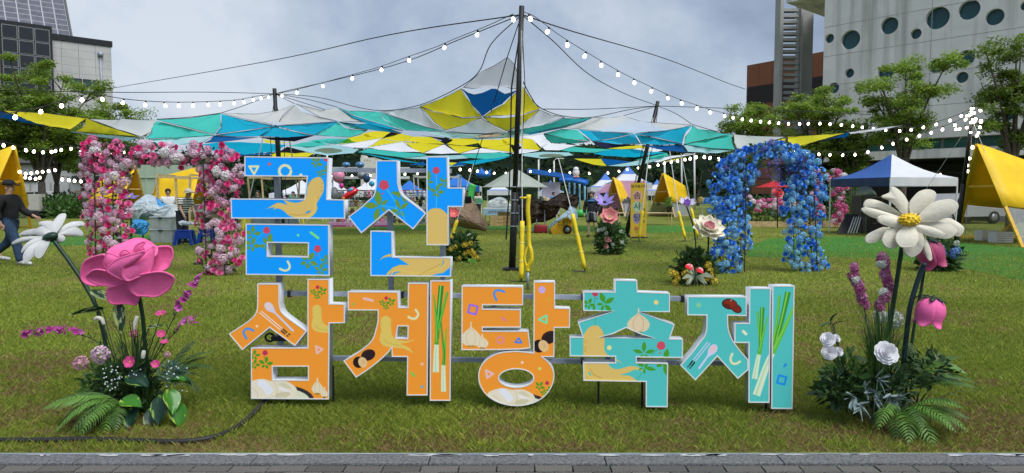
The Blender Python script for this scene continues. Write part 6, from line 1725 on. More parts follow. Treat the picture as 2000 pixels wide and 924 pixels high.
# ================================================================== tents and parasol
tw = M('tent_white', (.74, .76, .82), .6, .06, 2, .1, 6, trans=.25); tb = M('tent_blue', (.035, .115, .40), .55, .1, 2, .1, 6, trans=.15); tnv = M('tent_navy', (.012, .036, .12), .55, .1, 2, .1, 6); tbb = M('tent_bright_blue', (.02, .17, .62), .5, .1, 2, trans=.2)
def gazebo(label, corners, zv0, zv1, peak, mats, legm, name='gazebo', sagk=.18, band=None):
    "corners: 4 ground points in order; mats per roof side; valance zv0..zv1"
    cs = [Vector(c) for c in corners]; pk = Vector(peak)
    root = thing(name, label, 'gazebo tent', sum(cs, Vector()) / 4)
    for i in range(4):
        a, b = cs[i], cs[(i + 1) % 4]
        a1, b1 = a + Vector((0, 0, zv1)), b + Vector((0, 0, zv1))
        n = 6; vs = []
        for r_ in range(n + 1):
            t = r_ / n
            for j in range(5):
                e_ = a1.lerp(b1, j / 4); p = e_.lerp(pk, t)
                p.z -= sagk * math.sin(math.pi * t) * (pk.z - zv1) * .9
                vs.append(p)
        fs = [(r_ * 5 + j, r_ * 5 + j + 1, (r_ + 1) * 5 + j + 1, (r_ + 1) * 5 + j) for r_ in range(n) for j in range(4)]
        q = MB()
        if band:
            for k, f in enumerate(fs): q.k = 1 if (k // 4 >= n - 2 or k // 4 == 0) else 0; q.add([vs[i_] for i_ in f], [(0, 1, 2, 3)])
            o = q.build('roof_panel', [mats[i], band], root, True, world=True)
        else:
            q.add(vs, fs); o = q.build('roof_panel', mats[i], root, True, world=True)
        out_ = (a + b) / 2 - root.location; out_.z = 0; out_ = out_.normalized() * .015
        q = MB(); nn = 10
        vs = [a.lerp(b, k / nn) + out_ * (1 + (k % 2)) + Vector((0, 0, z)) for k in range(nn + 1) for z in (zv1, zv0)]
        q.add(vs, [(2 * k, 2 * k + 1, 2 * k + 3, 2 * k + 2) for k in range(nn)]); q.build('valance', mats[i] if mats[i] is not tb else tnv, root, False, world=True)
        q = MB(); q.bar(a, a + Vector((0, 0, zv1 - .02)), .04, .04); q.build('leg', legm, root, False, world=True)
        q = MB(); q.bar(a + Vector((0, 0, zv1 - .25)), a.lerp(b, .5) + Vector((0, 0, zv1 - .05)), .02, .02); q.bar(b + Vector((0, 0, zv1 - .25)), a.lerp(b, .5) + Vector((0, 0, zv1 - .05)), .02, .02); q.build('brace', legm, root, False, world=True)
    return root
lgw = M('leg_white', (.62, .63, .64), .4, .1)
gazebo('blue and white pop-up gazebo over black equipment at the right', [(12.5, 27.2, 0), (13.1, 24.0, 0), (15.8, 24.6, 0), (15.2, 27.8, 0)], 1.80, 2.10, (14.1, 25.8, 3.0), [tb, tw, tw, tb], lgw)
def ptent(label, x, ypk, yv, x0, x1, Y, low, mats=None, band=tbb):
    c = P(x, 380, Y); hw = (x1 - x0) / 2 * Y / F
    z1 = 1.5 + (380 - yv) * Y / F; zp = 1.5 + (380 - ypk) * Y / F
    return gazebo(label, [(c.x - hw, Y + hw, 0), (c.x - hw, Y - hw, 0), (c.x + hw, Y - hw, 0), (c.x + hw, Y + hw, 0)], z1 - .45, z1, (c.x, Y, zp), mats or [tw, tw, tw, tw], lgw, 'pagoda_tent', .22, band)
ptent('tall white pagoda tent with blue tip behind the yellow banner', 1226, 323, 358, 1188, 1266, 56, 0)
ptent('smaller white pagoda tent with blue tip left of the tall one', 1182, 338, 366, 1150, 1212, 62, 0)
ptent('blue marquee roof behind the blue letters, left one', 800, 352, 374, 772, 842, 60, 0, [tw, tbb, tbb, tw], tbb)
ptent('blue marquee roof right of the blue upright letter', 895, 340, 364, 862, 950, 58, 0, [tbb, tbb, tw, tbb], tbb)
ptent('white marquee roof behind the toy stall', 728, 344, 372, 690, 764, 58, 0, [tw, tw, tw, tw], tw)
ptent('white marquee roof with grey side at the left end of the letters', 590, 352, 378, 545, 640, 50, 0, [tw, tw, tw, tw], tw)
# cream parasol
cream = M('parasol_cream', (.42, .46, .42), .7, .08, 2, trans=.3)
g = GX(1006, 34); ps = thing('parasol', 'pale cream parasol open behind the tall centre mast', 'parasol', g)
top, z0 = P(1006, 328, 34), P(1006, 366, 34).z
n = 8; rad = 1.62
for k in range(n):
    a0, a1 = 2 * math.pi * k / n, 2 * math.pi * (k + 1) / n
    f = lambda a, r_, z: Vector((g.x + r_ * math.cos(a), g.y + r_ * math.sin(a), z))
    am = (a0 + a1) / 2
    q = MB(); q.add([top, f(a0, rad * .5, z0 + .48), f(am, rad * .47, z0 + .45), f(a1, rad * .5, z0 + .48), f(a0, rad, z0), f(am, rad * .93, z0 + .02), f(a1, rad, z0)], [(0, 1, 2), (0, 2, 3), (1, 4, 5, 2), (2, 5, 6, 3)])
    q.build('canopy_panel', cream, ps, True, world=True)
q = MB(); q.tube([g, top], .035, 6); q.build('pole', lgw, ps, True, world=True)
q = MB(); q.lathe([(.45, 0), (.45, .08), (.1, .14)], 10, Matrix.Translation(g)); q.build('base', black, ps, True, world=True)
# ================================================================== yellow cotton candy banner
bnm = M('banner_yellow', (.58, .38, .030), .5, .06, 2); ink = M('ink_black', (.010, .010, .012), .6, .1); inkr = M('print_brown', (.42, .15, .03), .6, .2)
Yb = 23.9
b0, b1 = GX(1231, Yb), GX(1262, Yb); zt = P(1246, 357, Yb).z
bn = thing('banner_stand', 'tall yellow banner stand with vertical black Korean lettering', 'banner', (b0 + b1) / 2)
wB = (b1 - b0).length
q = MB(); q.cbox((0, 0, zt / 2 + .02), wB, .03, zt - .04); q.build('panel', bnm, bn)
q = MB(); q.cbox((0, .02, .015), wB * 1.1, .4, .03); q.build('base', black, bn)
blotch = [M('print_pink', (.62, .34, .30), .6, .2), M('print_mint', (.35, .50, .36), .6, .2), M('print_grey', (.28, .25, .40), .6, .2)]
def btxt(body, size, x, z, mat=ink, d=.018, par=None, rz=0):
    me = text_mesh(body, size, mat); o = place('lettering', me, par or bn, upright((x, -d, z), 0)); return o
zy = lambda y: P(1246, y, Yb).z
btxt('핑크솜사탕', .118, 0, zy(364))
for ch, y, k in (('솜', 383, 0), ('사', 404, 1), ('탕', 426, 2)):
    q = MB(); q.poly([(-.05 + .155 * math.cos(a) * (1 + .12 * math.sin(3 * a)), -.0165, zy(y) + .19 * math.sin(a)) for a in [2 * math.pi * i / 20 for i in range(20)]]); q.build('print_patch', blotch[k], bn)
    btxt(ch, .285, -.05, zy(y), d=.0195)
for ch, y in (('맛', 410), ('있', 421), ('는', 432)): btxt(ch, .13, .175, zy(y), d=.0195)
q = MB()
for i in range(9): q.ball((-.06 + .045 * math.cos(i * 2.4) * (i / 4), -.014, zy(446) + .03 * math.sin(i * 2.4) * (i / 4)), .045, .008, .04, 7, 4)
q.build('print_flower', inkr, bn, kind='stuff')
q = MB()
for i in (-1, 0, 1): q.bar((-.06 + .03 * i, -.017, zy(450)), (-.05, -.017, zy(456)), .008, .004)
q.build('print_stalk', inkr, bn, kind='stuff')
btxt('01 6896 1028', .072, 0, zy(463))
# ================================================================== yellow cart, covers, crates, stools, boxes
cartm = M('cart_yellow', (.72, .40, .012), .4, .1, 3, coat=.2)
Yc2 = 26.5
def ptq(x, y): return P(x, y, Yc2)
g = GX(1096, Yc2); cart = thing('candy_cart', 'small yellow cart with black lettering and a round wheel under the brown cover', 'cart', g)
zz = lambda y: P(1096, y, Yc2).z; xx = lambda x: P(x, 420, Yc2).x - g.x
q = MB(); q.slab([(xx(1078), -.3, zz(458)), (xx(1116), -.3, zz(458)), (xx(1117), -.3, zz(422)), (xx(1098), -.3, zz(420)), (xx(1080), -.3, zz(436)), (xx(1075), -.3, zz(448))], (0, .9, 0)); q.build('body', cartm, cart)
q = MB(); q.cbox((0, 0, zz(459.5)), xx(1118) - xx(1076), .94, .06); q.build('skirt', M('cart_dark', (.30, .16, .02), .5), cart)
tyre = M('tyre', (.015, .015, .016), .8, .2); hub = M('hub', (.35, .36, .38), .4, .2, metal=.5)
for yy in (-.33, .62):
    w0 = MB(); w0.lathe([(.13, -.05), (.17, -.03), (.17, .03), (.13, .05)], 16, Matrix.Translation((xx(1107), yy, .17)) @ Matrix.Rotation(R(90), 4, 'X')); wo = w0.build('wheel', tyre, cart, True)
    h0 = MB(); h0.lathe([(.03, -.058), (.085, -.05), (.085, .05), (.03, .058)], 12, Matrix.Translation((xx(1107), yy, .17)) @ Matrix.Rotation(R(90), 4, 'X')); h0.build('hub', hub, wo, True)
for body, s_, y in (('핑크 솜사탕', .135, 433), ('달콤한 솜사탕', .08, 428), ('핑크 솜사탕', .085, 439)): place('lettering', text_mesh(body, s_, ink), cart, upright((xx(1098.5), -.306, zz(y))))
brown = M('cover_brown', (.040, .026, .022), .75, .3, 3, .15, 12); brown2 = M('cover_tan', (.21, .145, .105), .75, .2, 3, .15, 10); lblue = M('cover_pale_blue', (.30, .42, .52), .7, .15, 4, .4, 14)
def cover(name, label, outline, Y, bulge, mat, seed, base=None, fold=.10, cat='covered goods'):
    "sheet thrown over goods: domed front with folds, closed behind"
    rn = random.Random(seed)
    r_ = thing(name, label, cat, base or GX(np.mean([p[0] for p in outline]), Y))
    pts = [P(x, y, Y) for x, y in smooth_loop(outline, 3)]
    q = MB(); q2 = MB()
    blob_patch(q, pts, (0, -bulge, 0), 9); blob_patch(q, pts, (0, bulge, 0), 4)
    n = len(pts); ph = rn.uniform(0, 6)
    q.v = [(x + rn.gauss(0, fold * .08), y + rn.gauss(0, fold * .22) + fold * .9 * abs(math.sin(x * 4.3 - z * 3.1 + ph)), z + rn.gauss(0, fold * .12)) for x, y, z in q.v]
    q.v = [(x + fold * .3 * math.sin(z * 9 + ph), y - fold * math.sin(x * 6 + z * 3 + ph) * .8 - fold * .5 * math.sin(x * 13 - z * 5), z + fold * .3 * math.sin(x * 7 + ph)) for x, y, z in q.v]
    q.build('sheet', mat, r_, False, world=True)
    return r_
cv = cover('brown_cover', 'dark brown sheet draped over a stall behind the tall centre mast', [(1012, 390), (1040, 388), (1060, 392), (1085, 384), (1100, 377), (1120, 378), (1130, 390), (1131, 405), (1120, 410), (1100, 404), (1085, 420), (1062, 432), (1040, 438), (1012, 436)], 27.3, .30, brown, 3, None, .17)
q = MB()
for x in (1014, 1048, 1064): q.bar(GX(x, 27.3), P(x, 400, 27.3), .05, .05)
q.bar(GX(1012, 27.0, .12), GX(1076, 27.0, .12), .06, .06); q.build('leg', steel, cv, False, world=True, kind='stuff')
cover('blue_cover', 'pale blue sheet hanging over the yellow cart', [(1074, 438), (1092, 424), (1110, 410), (1114, 402), (1126, 408), (1128, 428), (1122, 432), (1112, 420), (1098, 426), (1078, 444)], 25.9, .14, lblue, 4, None, .05)
cover('tan_cover', 'tan tarpaulin covering goods right of the blue upright letter', [(872, 402), (905, 398), (926, 398), (940, 418), (952, 442), (948, 452), (930, 449), (900, 443), (872, 440)], 26, .5, brown2, 5, None, .05)
q = MB(); q.cbox((0, 0, .16), .5, .4, .32, Matrix.Translation(GX(1056, 27)), .05); tag(q.build('red_box', M('box_red', (.24, .012, .02), .5, .2), None, True), 'small red box on the grass under the dark brown sheet', 'box')
crt = M('crate_wood', (.42, .27, .12), .7, .3, 12)
def crate(label, x, Y, s_=(.62, .45, .50), stack=0):
    r_ = thing('wooden_crate', label, 'crate', GX(x, Y, stack), .1, 'wooden crates under the folding table')
    for k in range(3):
        z = s_[2] * (k + .5) / 3
        for yy in (-s_[1] / 2, s_[1] / 2):
            q = MB(); q.cbox((0, yy, z), s_[0], .025, s_[2] / 3 - .03); q.build('slat', crt, r_)
        for xx_ in (-s_[0] / 2 + .012, s_[0] / 2 - .012):
            q = MB(); q.cbox((xx_, 0, z), .022, s_[1] - .03, s_[2] / 3 - .03); q.build('slat', crt, r_)
    q = MB(); q.cbox((0, 0, .02), s_[0] - .05, s_[1] - .05, .02); q.build('bottom', crt, r_)
crate('wooden crate standing between the tan cover and the tall mast', 969, 33); crate('wooden crate nearest the tall mast at its left', 994, 33.5); crate('low wooden crate behind the other two by the mast', 984, 35.5, (.6, .45, .62))
plas = M('plastic_clear', (.62, .68, .70), .25, .25, 3, .3, 9, alpha=.62); blbag = M('bag_blue', (.05, .30, .62), .4, .35, 5, .5, 12, alpha=.9); ltgrey = M('bin_grey', (.36, .40, .41), .45, .2, 6, alpha=.9)
def folding_table(label, x0, x1, yt, Y, D, cloth, legm=black, sag=False):
    a, b = P(x0, yt, Y), P(x1, yt, Y); z = a.z
    r_ = thing('folding_table', label, 'table', ((a.x + b.x) / 2, Y, 0))
    W2 = b.x - a.x
    q = MB(); q.cbox((0, 0, z - .02), W2, D, .04); q.build('table_top', cloth, r_)
    for sx in (-1, 1):
        for sy in (-1, 1):
            q = MB(); q.bar((sx * (W2 / 2 - .08), sy * (D / 2 - .06), 0), (sx * (W2 / 2 - .08), sy * (D / 2 - .06), z - .04), .035, .035); q.build('leg', legm, r_)
    return r_, z, W2
tbl, tz, tW = folding_table('folding table under clear plastic sheets inside the pink arch', 262, 345, 416, 22.5, .8, ltgrey)
cover('blue_bags', 'heap of blue bags under clear plastic on the table in the pink arch', [(265, 414), (262, 395), (280, 384), (300, 388), (316, 394), (330, 400), (334, 414)], 22.4, .34, blbag, 7, Vector((tbl.location.x, 22.4, tz)))
cover('plastic_sheet', 'clear plastic sheet draped over the front of the goods table', [(256, 440), (255, 405), (268, 388), (286, 380), (300, 390), (316, 402), (336, 398), (348, 410), (350, 436), (335, 440), (318, 424), (290, 430), (270, 424)], 22.2, .5, plas, 8)
bt = GX(268, 22.0); cover('blue_bag', 'crumpled bright blue bag on the grass under the goods table', [(259, 456), (258, 436), (264, 430), (278, 430), (284, 440), (282, 457)], 21.6, .22, blbag, 9, bt)
def bin_(label, x, Y, w_, h_, z=0.0):
    r_ = thing('storage_bin', label, 'storage bin', GX(x, Y, z), group='grey storage bins under the goods table')
    q = MB(); q.add([(-w_ * .46, -.2, 0), (w_ * .46, -.2, 0), (w_ * .46, .2, 0), (-w_ * .46, .2, 0), (-w_ / 2, -.24, h_), (w_ / 2, -.24, h_), (w_ / 2, .24, h_), (-w_ / 2, .24, h_)], [(0, 3, 2, 1), (0, 1, 5, 4), (1, 2, 6, 5), (2, 3, 7, 6), (3, 0, 4, 7)]); q.build('tub', ltgrey, r_)
    q = MB(); q.cbox((0, 0, h_ + .02), w_ * 1.04, .52, .04, b=.012); q.build('lid', ltgrey, r_)
    q = MB(); q.cbox((0, -.265, h_), .12, .02, .05); q.build('latch', black, r_)
bin_('wide grey storage bin on the grass below the plastic sheet', 322, 21.8, .72, .38); bin_('grey storage bin stacked on the wide bin', 322, 21.8, .68, .34, .43)
def stool(label, x, Y, s_=.36):
    r_ = thing('plastic_stool', label, 'stool', GX(x, Y), .2, 'blue plastic stools')
    bs = M('stool_blue', (.008, .045, .32), .35, .1)
    q = MB(); q.cbox((0, 0, .43), s_, s_, .05, b=.015); q.build('seat', bs, r_)
    for sx in (-1, 1):
        for sy in (-1, 1): q = MB(); q.bar((sx * s_ * .58, sy * s_ * .58, 0), (sx * s_ * .42, sy * s_ * .42, .42), .075, .075); q.build('leg', bs, r_)
    for sy in (-1, 1):
        q = MB(); q.bar((-s_ * .5, sy * s_ * .5, .30), (s_ * .5, sy * s_ * .5, .30), .03, .2); q.build('apron', bs, r_)
stool('blue plastic stool with a white bag beside the striped shirt man', 361, 20.5, .42); stool('blue plastic stool half hidden by the right leg of the pink arch', 404, 21.5)
cover('white_bag', 'crumpled white plastic bag lying on the blue stool', [(349, 434), (355, 430), (366, 431), (374, 436), (368, 438), (354, 438)], 20.4, .12, tw, 12, GX(361, 20.5, .46))
# stall frame beside the striped man, and the frame seen through the blue letter
def frame_stall(label, x0, x1, yt, Y, D, ytab=None, name='stall_frame', roof=None, wood=woodp):
    a, b = P(x0, yt, Y), P(x1, yt, Y); z = a.z
    r_ = thing(name, label, 'stall', ((a.x + b.x) / 2, Y, 0)); W2 = b.x - a.x
    for sx in (-1, 1):
        for sy in (-1, 1): q = MB(); q.bar((sx * W2 * .44, sy * D / 2, 0), (sx * W2 / 2, sy * D / 2, z), .06, .06); q.build('post', wood, r_)
    for sy in (-1, 1): q = MB(); q.bar((-W2 / 2, sy * D / 2, z), (W2 / 2, sy * D / 2, z), .07, .07); q.build('beam', wood, r_)
    for sx in (-1, 1): q = MB(); q.bar((sx * W2 / 2, -D / 2, z + .075), (sx * W2 / 2, D / 2, z + .075), .06, .06); q.build('beam', wood, r_)
    if ytab:
        zt_ = P(x0, ytab, Y).z; q = MB(); q.cbox((0, 0, zt_), W2 * .94, D * .9, .05); q.build('counter', ltgrey, r_)
        q = MB(); q.cbox((0, -D * .46, zt_ / 2), W2 * .92, .02, zt_ - .06); q.build('counter_cloth', ltgrey, r_)
    return r_
frame_stall('weathered timber stall frame beside the striped shirt man', 325, 388, 347, 24, 1.3, 412)
frame_stall('timber stall frame with counter seen through the upper blue letter', 498, 596, 348, 30, 1.6, 388)
frame_stall('pale timber stall frame between the forked and upright blue letters', 812, 898, 346, 36, 1.6, 402, wood=M('frame_pale', (.45, .44, .40), .7, .2))
# goods table right under the yellow banner, long wooden bench table
r_, z_, w_ = folding_table('long wooden table under the canopy behind the yellow banner', 1205, 1312, 415, 34, .8, woodp, woodp)
def pot_plant(label, x, Y, z):
    r_ = thing('potted_plant', label, 'potted plant', GX(x, Y, z)); q = MB(); q.lathe([(.10, 0), (.15, .28), (.16, .30)], 10); q.build('pot', black, r_, True)
    bushy(r_, Vector(r_.location) + Vector((0, 0, .5)), .16, .16, .24, 90, .15, leaf_l, 5)
pot_plant('small potted green plant on the long wooden table', 1306, 34, z_)
# white covered trays and sign board of the stall behind the tan cover
r_, z_, w_ = folding_table('stall table with a white Korean sign board left of the tall mast', 945, 996, 406, 38, 1.0, tw, woodp)
q = MB(); q.cbox((0, -.54, z_ - .22), w_, .03, .34); sb = q.build('sign_board', M('board_bluegrey', (.26, .40, .52), .5, .1), r_)
place('lettering', text_mesh('삼천국브레드', .17, M('ink_navy', (.01, .02, .06), .6)), r_, upright((0, -.56, z_ - .22)))
cover('white_trays', 'white goods under clear wrap on the stall table left of the mast', [(950, 404), (954, 394), (970, 386), (986, 387), (994, 396), (996, 405)], 38, .4, plas, 22, Vector((r_.location.x, 38, z_)))
# toy stall
toy = thing('toy_stall', 'toy stall crowded with white, grey and pink soft toys behind the blue letters', 'stall', GX(720, 33))
pinkb = M('skirt_pink', (.52, .30, .46), .6, .1); mag = M('band_magenta', (.36, .015, .19), .5, .1); rackr = M('rack_red', (.20, .012, .045), .5, .2); fluff = [M('toy_white', (.62, .62, .62), .9, .3, 20), M('toy_grey', (.20, .21, .23), .9, .3, 20), M('toy_black', (.03, .03, .035), .9), M('toy_pink', (.55, .18, .30), .9, .3), M('toy_brown', (.22, .11, .06), .9, .3)]
p0, p1 = P(640, 440, 33), P(842, 440, 33)
cx_ = toy.location.x
for y in (372, 394, 413):
    a, b = P(640, y, 33), P(842, y, 33); q = MB(); q.bar(a, b, .03, .05); q.build('rack_rail', rackr, toy, False, world=True)
for y in (329, 347):
    a, b = P(645, y, 33), P(800, y, 33); q = MB(); q.bar(a, b, .10, .12); q.build('roof_rail', lgw, toy, False, world=True)
for x in (650, 742, 838): q = MB(); q.bar(GX(x, 33.2), P(x, 330, 33.2), .05, .05); q.build('post', lgw, toy, False, world=True)
a, b = P(640, 434, 32.2), P(760, 441, 32.2)
q = MB(); q.box(a.x, b.x, 32.2, 33.3, b.z, a.z); q.build('table_skirt', pinkb, toy, False, world=True)
a2, b2 = P(640, 440, 32.17), P(760, 447, 32.17)
q = MB(); q.box(a2.x, b2.x, 32.14, 32.18, b2.z, a2.z); q.build('name_band', mag, toy, False, world=True)
tmm = text_mesh('농협 250-0124-2', .17, M('letter_white', (.8, .8, .8), .5)); place('lettering', tmm, toy, upright(P(700, 443.7, 32.13) - toy.location))
q = MB()
for x in (660, 690, 722, 752): q.bar(GX(x, 32.6), P(x, 440, 32.6), .05, .05)
q.build('leg', lgw, toy, False, world=True, kind='stuff')
rn = random.Random(8)
TM = []
for m_ in fluff:
    q = MB(); q.ball((0, 0, .11), .10, .09, .11, 8, 6); q.ball((0, -.02, .27), .085, .08, .08, 8, 6); q.ball((-.06, 0, .34), .03, n=6, k=4); q.ball((.06, 0, .34), .03, n=6, k=4); q.ball((-.09, -.04, .16), .035, n=6, k=4); q.ball((.09, -.04, .16), .035, n=6, k=4); q.ball((-.055, -.09, .03), .04, n=6, k=4); q.ball((.055, -.09, .03), .04, n=6, k=4)
    me = q.mesh('soft_toy', m_); me.polygons.foreach_set('use_smooth', [True] * len(me.polygons)); TM.append(me)
for row, y in enumerate((384, 402, 420, 433)):
    for i in range(24):
        x = 646 + i * 8.3 + rn.uniform(-2, 2)
        o = place('soft_toy', rn.choice(TM + TM[:2] * 2), None); o.location = P(x, y + 2, 32.6 + rn.uniform(-.2, .25)); o.rotation_euler = (rn.uniform(-.3, .3), 0, rn.uniform(-.8, .8)); s_ = rn.uniform(.75, 1.05); o.scale = (s_, s_, s_)
        tag(o, 'small ' + o.data.materials[0].name[4:].split('.')[0] + ' soft toy in the ' + ('top', 'second', 'third', 'bottom')[row] + ' row of the toy stall, ' + ('at its left end', 'in its middle', 'at its right end')[i // 8], 'soft toy', 'soft toys on the toy stall')
def balloon(label, x, y, Y, rx, rz, mat, name='foil_balloon'):
    r_ = thing(name, label, 'balloon', P(x, y, Y)); q = MB(); q.ball((0, 0, 0), rx, rx * .8, rz, 12, 9); q.build('envelope', mat, r_, True)
    q = MB(); q.lathe([(.03, -rz * 1.12), (.008, -rz * .98)], 6); q.build('knot', mat, r_); q = MB(); q.tube([(0, 0, -rz), (.02, 0, -rz - .35)], .006, 4); q.build('string', lgw, r_)
pinkfoil = M('foil_pink', (.62, .14, .30), .3, .75, 7, coat=.3, col2=(.30, .27, .28)); blufoil = M('foil_blue', (.06, .20, .38), .3, .5, 7, coat=.3); grefoil = M('foil_grey', (.24, .26, .28), .35, .4, 7)
balloon('large round pink patterned balloon right of the upper blue letter', 661, 344, 31.5, .29, .31, pinkfoil); balloon('small magenta balloon hanging under the large pink one', 667, 363, 31.4, .11, .13, M('foil_magenta', (.5, .03, .25), .3, .3)); balloon('blue domed balloon above the grey roof rail, left', 676, 322, 32.5, .20, .13, blufoil); balloon('blue domed balloon above the grey roof rail, right', 703, 322, 32.5, .22, .15, blufoil)
balloon('grey balloon hanging below the roof rail', 706, 342, 32, .20, .19, grefoil); balloon('dark blue balloon hanging beside the grey balloon', 716, 348, 31.9, .17, .22, M('foil_navy', (.02, .06, .14), .3, .4)); balloon('small turquoise balloon near the forked blue letter', 726, 359, 31.8, .13, .13, M('foil_turquoise', (.03, .28, .42), .3, .4)); balloon('half grey balloon at the left edge of the toy stall', 653, 378, 31.6, .20, .30, grefoil)
fish = thing('car_balloon', 'shiny red car shaped balloon lying slanted at the toy stall', 'balloon', P(683, 380, 31.2))
q = MB(); q.ball((0, 0, 0), .46, .2, .16, 14, 8); q.ball((.16, 0, .12), .22, .17, .14, 10, 7); q.build('body', M('foil_red', (.62, .012, .02), .25, .2, 5, coat=.5), fish, True); fish.rotation_euler = (0, -.55, 0)
q = MB(); q.ball((.17, -.04, .14), .17, .155, .10, 10, 6); q.build('window', M('foil_skyblue', (.08, .30, .62), .2, .5, 5), fish, True); q = MB(); q.ball((-.30, -.10, -.02), .10, .11, .07, 8, 5); q.build('lamp', M('foil_orange', (.8, .25, .02), .3, .2), fish, True)
# ================================================================== blue fair ride frame, inflatables, pink truck
rd = thing('slide_canopy', 'blue roofed play slide with pale blue posts behind the woman', 'play slide', GX(1110, 48))
q = MB(); A0, B0 = P(1030, 336, 48), P(1146, 352, 48)
for x0, y0, x1, y1, dy in ((1030, 334, 1100, 344, 0), (1100, 344, 1146, 356, .6)):
    q = MB(); q.bar(P(x0, y0, 48 + dy), P(x1, y1, 48 + dy), 2.4, .28); q.build('roof', tbb, rd, False, world=True)
for x in (1112, 1122, 1132, 1142): q = MB(); q.tube([GX(x, 47), P(x, 356, 47)], .07, 6); q.build('post', M('post_paleblue', (.20, .42, .60), .4, .1), rd, True, world=True)
q = MB(); q.tube([P(1092, 352, 46.6), P(1118, 352, 46.6), P(1142, 357, 46.6), P(1145, 362, 46.6)], .16, 8); q.build('rail', tbb, rd, True, world=True)
q = MB(); q.tube([GX(1124, 46, .25), GX(1146, 46, .25)], .25, 9); q.build('green_roll', M('roll_green', (.06, .45, .10), .5), rd, True, world=True)
q = MB(); q.box(P(1060, 356, 47.5).x, P(1094, 356, 47.5).x, 47.5, 49, .2, P(1060, 356, 47.5).z); q.build('side_panel', M('panel_lilac', (.60, .54, .72), .5), rd, False, world=True)
inf = thing('inflatable_bird', 'white rounded inflatable figure on top of the blue slide roof', 'inflatable', P(1125, 346, 46.6))
q = MB(); q.ball((0, 0, .28), .24, .20, .30, 12, 8); q.ball((0, 0, .52), .19, .17, .17, 10, 7); q.build('body', M('inflatable_white', (.72, .70, .74), .4, .1), inf, True)
q = MB(); q.ball((-.1, -.08, .02), .12, .14, .06, 8, 5); q.ball((.1, -.08, .02), .12, .14, .06, 8, 5); q.build('foot', M('inflatable_coral', (.75, .30, .22), .4), inf, True, kind='stuff')
dr = thing('inflatable_crest', 'bright blue crested inflatable top above the marquee roof right of the upright blue letter', 'inflatable', P(946, 346, 55))
q = MB(); q.ball(P(944, 341, 55), .62, .5, .32, 10, 7); q.lathe([(.34, 0), (.2, .3), (.02, .5)], 8, Matrix.Translation(P(940, 340, 55))); q.lathe([(.2, 0), (.02, .6)], 7, Matrix.Translation(P(952, 343, 55)) @ Matrix.Rotation(.5, 4, 'Y')); q.build('body', tbb, dr, True, world=True)
gs = thing('green_inflatable', 'bright green inflatable tube behind the parasol, beside the upright blue letter', 'inflatable', GX(925, 50))
q = MB(); q.tube([Vector(p) for p in smooth_line([P(916, 392, 50), P(920, 374, 50), P(924, 360, 50)], 4)], .28, 8); q.build('green_tube', M('roll_green', (.06, .45, .10), .5), gs, True, world=True)
pk = M('truck_pink', (.62, .34, .56), .4, .06, 2, coat=.3)
tk = thing('food_truck', 'pale pink food truck with rounded cab behind the woman and the banner', 'truck', GX(1200, 51))
L_ = lambda x, y, Y=50: P(x, y, Y)
q = MB(); q.slab([L_(1160, 412), L_(1160, 394), L_(1165, 384), L_(1172, 372), L_(1186, 360), L_(1202, 358), L_(1202, 412)], (0, 2.0, 0)); q.build('cab', pk, tk, False, world=True)
q = MB(); a, b = L_(1200, 412), L_(1262, 353); q.box(a.x, b.x, 49.9, 52.1, a.z + .2, b.z); q.build('box_body', pk, tk, False, world=True)
q = MB(); q.slab([L_(1166, 390, 49.97), L_(1172, 377, 49.97), L_(1186, 376, 49.97), L_(1187, 390, 49.97)], (0, .02, 0)); q.build('window', M('glass_dark', (.02, .025, .03), .1, .2), tk, False, world=True)
q = MB(); q.slab([L_(1189, 376, 49.88), L_(1193, 360, 49.88), L_(1197, 360, 49.88), L_(1197, 376, 49.88)], (0, .02, 0)); q.build('vent', M('trim_grey', (.12, .10, .12), .5), tk, False, world=True)
for x in (1172, 1242):
    q = MB(); q.lathe([(.2, -.12), (.36, -.1), (.36, .1), (.2, .12)], 14, Matrix.Translation(GX(x, 49.95, .36)) @ Matrix.Rotation(R(90), 4, 'X')); q.build('wheel', tyre, tk, True, world=True)
# ================================================================== stage gear under the gazebo
gearb = M('case_black', (.018, .018, .020), .45, .3, 6); edge = M('case_edge', (.16, .165, .17), .35, .2, metal=.7)
def case(label, x0, x1, y0, y1, Y, D=.8):
    a, b = P(x0, y1, Y), P(x1, y0, Y); r_ = thing('equipment_case', label, 'equipment case', ((a.x + b.x) / 2, Y, a.z)); w_, h_ = b.x - a.x, b.z - a.z
    q = MB(); q.cbox((0, 0, h_ / 2), w_, D, h_, b=.02); q.build('box', gearb, r_)
    for z in (0.02, h_ - .02): q = MB(); q.bar((-w_ / 2, -D / 2 - .006, z), (w_ / 2, -D / 2 - .006, z), .02, .03); q.build('edge_rail', edge, r_)
    for sx in (-1, 1): q = MB(); q.bar((sx * w_ / 2, -D / 2 - .006, 0.04), (sx * w_ / 2, -D / 2 - .006, h_ - .04), .03, .02); q.build('edge_rail', edge, r_)
    q = MB(); q.bar((-.08, -D / 2 - .02, h_ * .6), (.08, -D / 2 - .02, h_ * .6), .02, .03); q.build('handle', edge, r_)
zf = lambda Y: 380 + CAMH * F / Y
case('wide black equipment case on the grass under the gazebo', 1679, 1712, 422, 455, 27, .9); case('black equipment case on top of the wide one', 1680, 1712, 384, 421.5, 27, .85); case('tall black equipment case left of the others under the gazebo', 1671, 1678, 382, 455, 27.3, .8); case('black equipment case mostly hidden by the cream cosmos', 1714, 1745, 405, 455, 27, .8)
pb = thing('leaning_panel', 'black stage panel leaning with four metal legs under the gazebo', 'stage panel', GX(1655, 26))
q = MB(); q.slab([P(1635, 456, 26), P(1658, 456, 26), P(1676, 420, 26.6), P(1654, 420, 26.6)], (0, .06, .03)); q.build('board', gearb, pb, False, world=True)
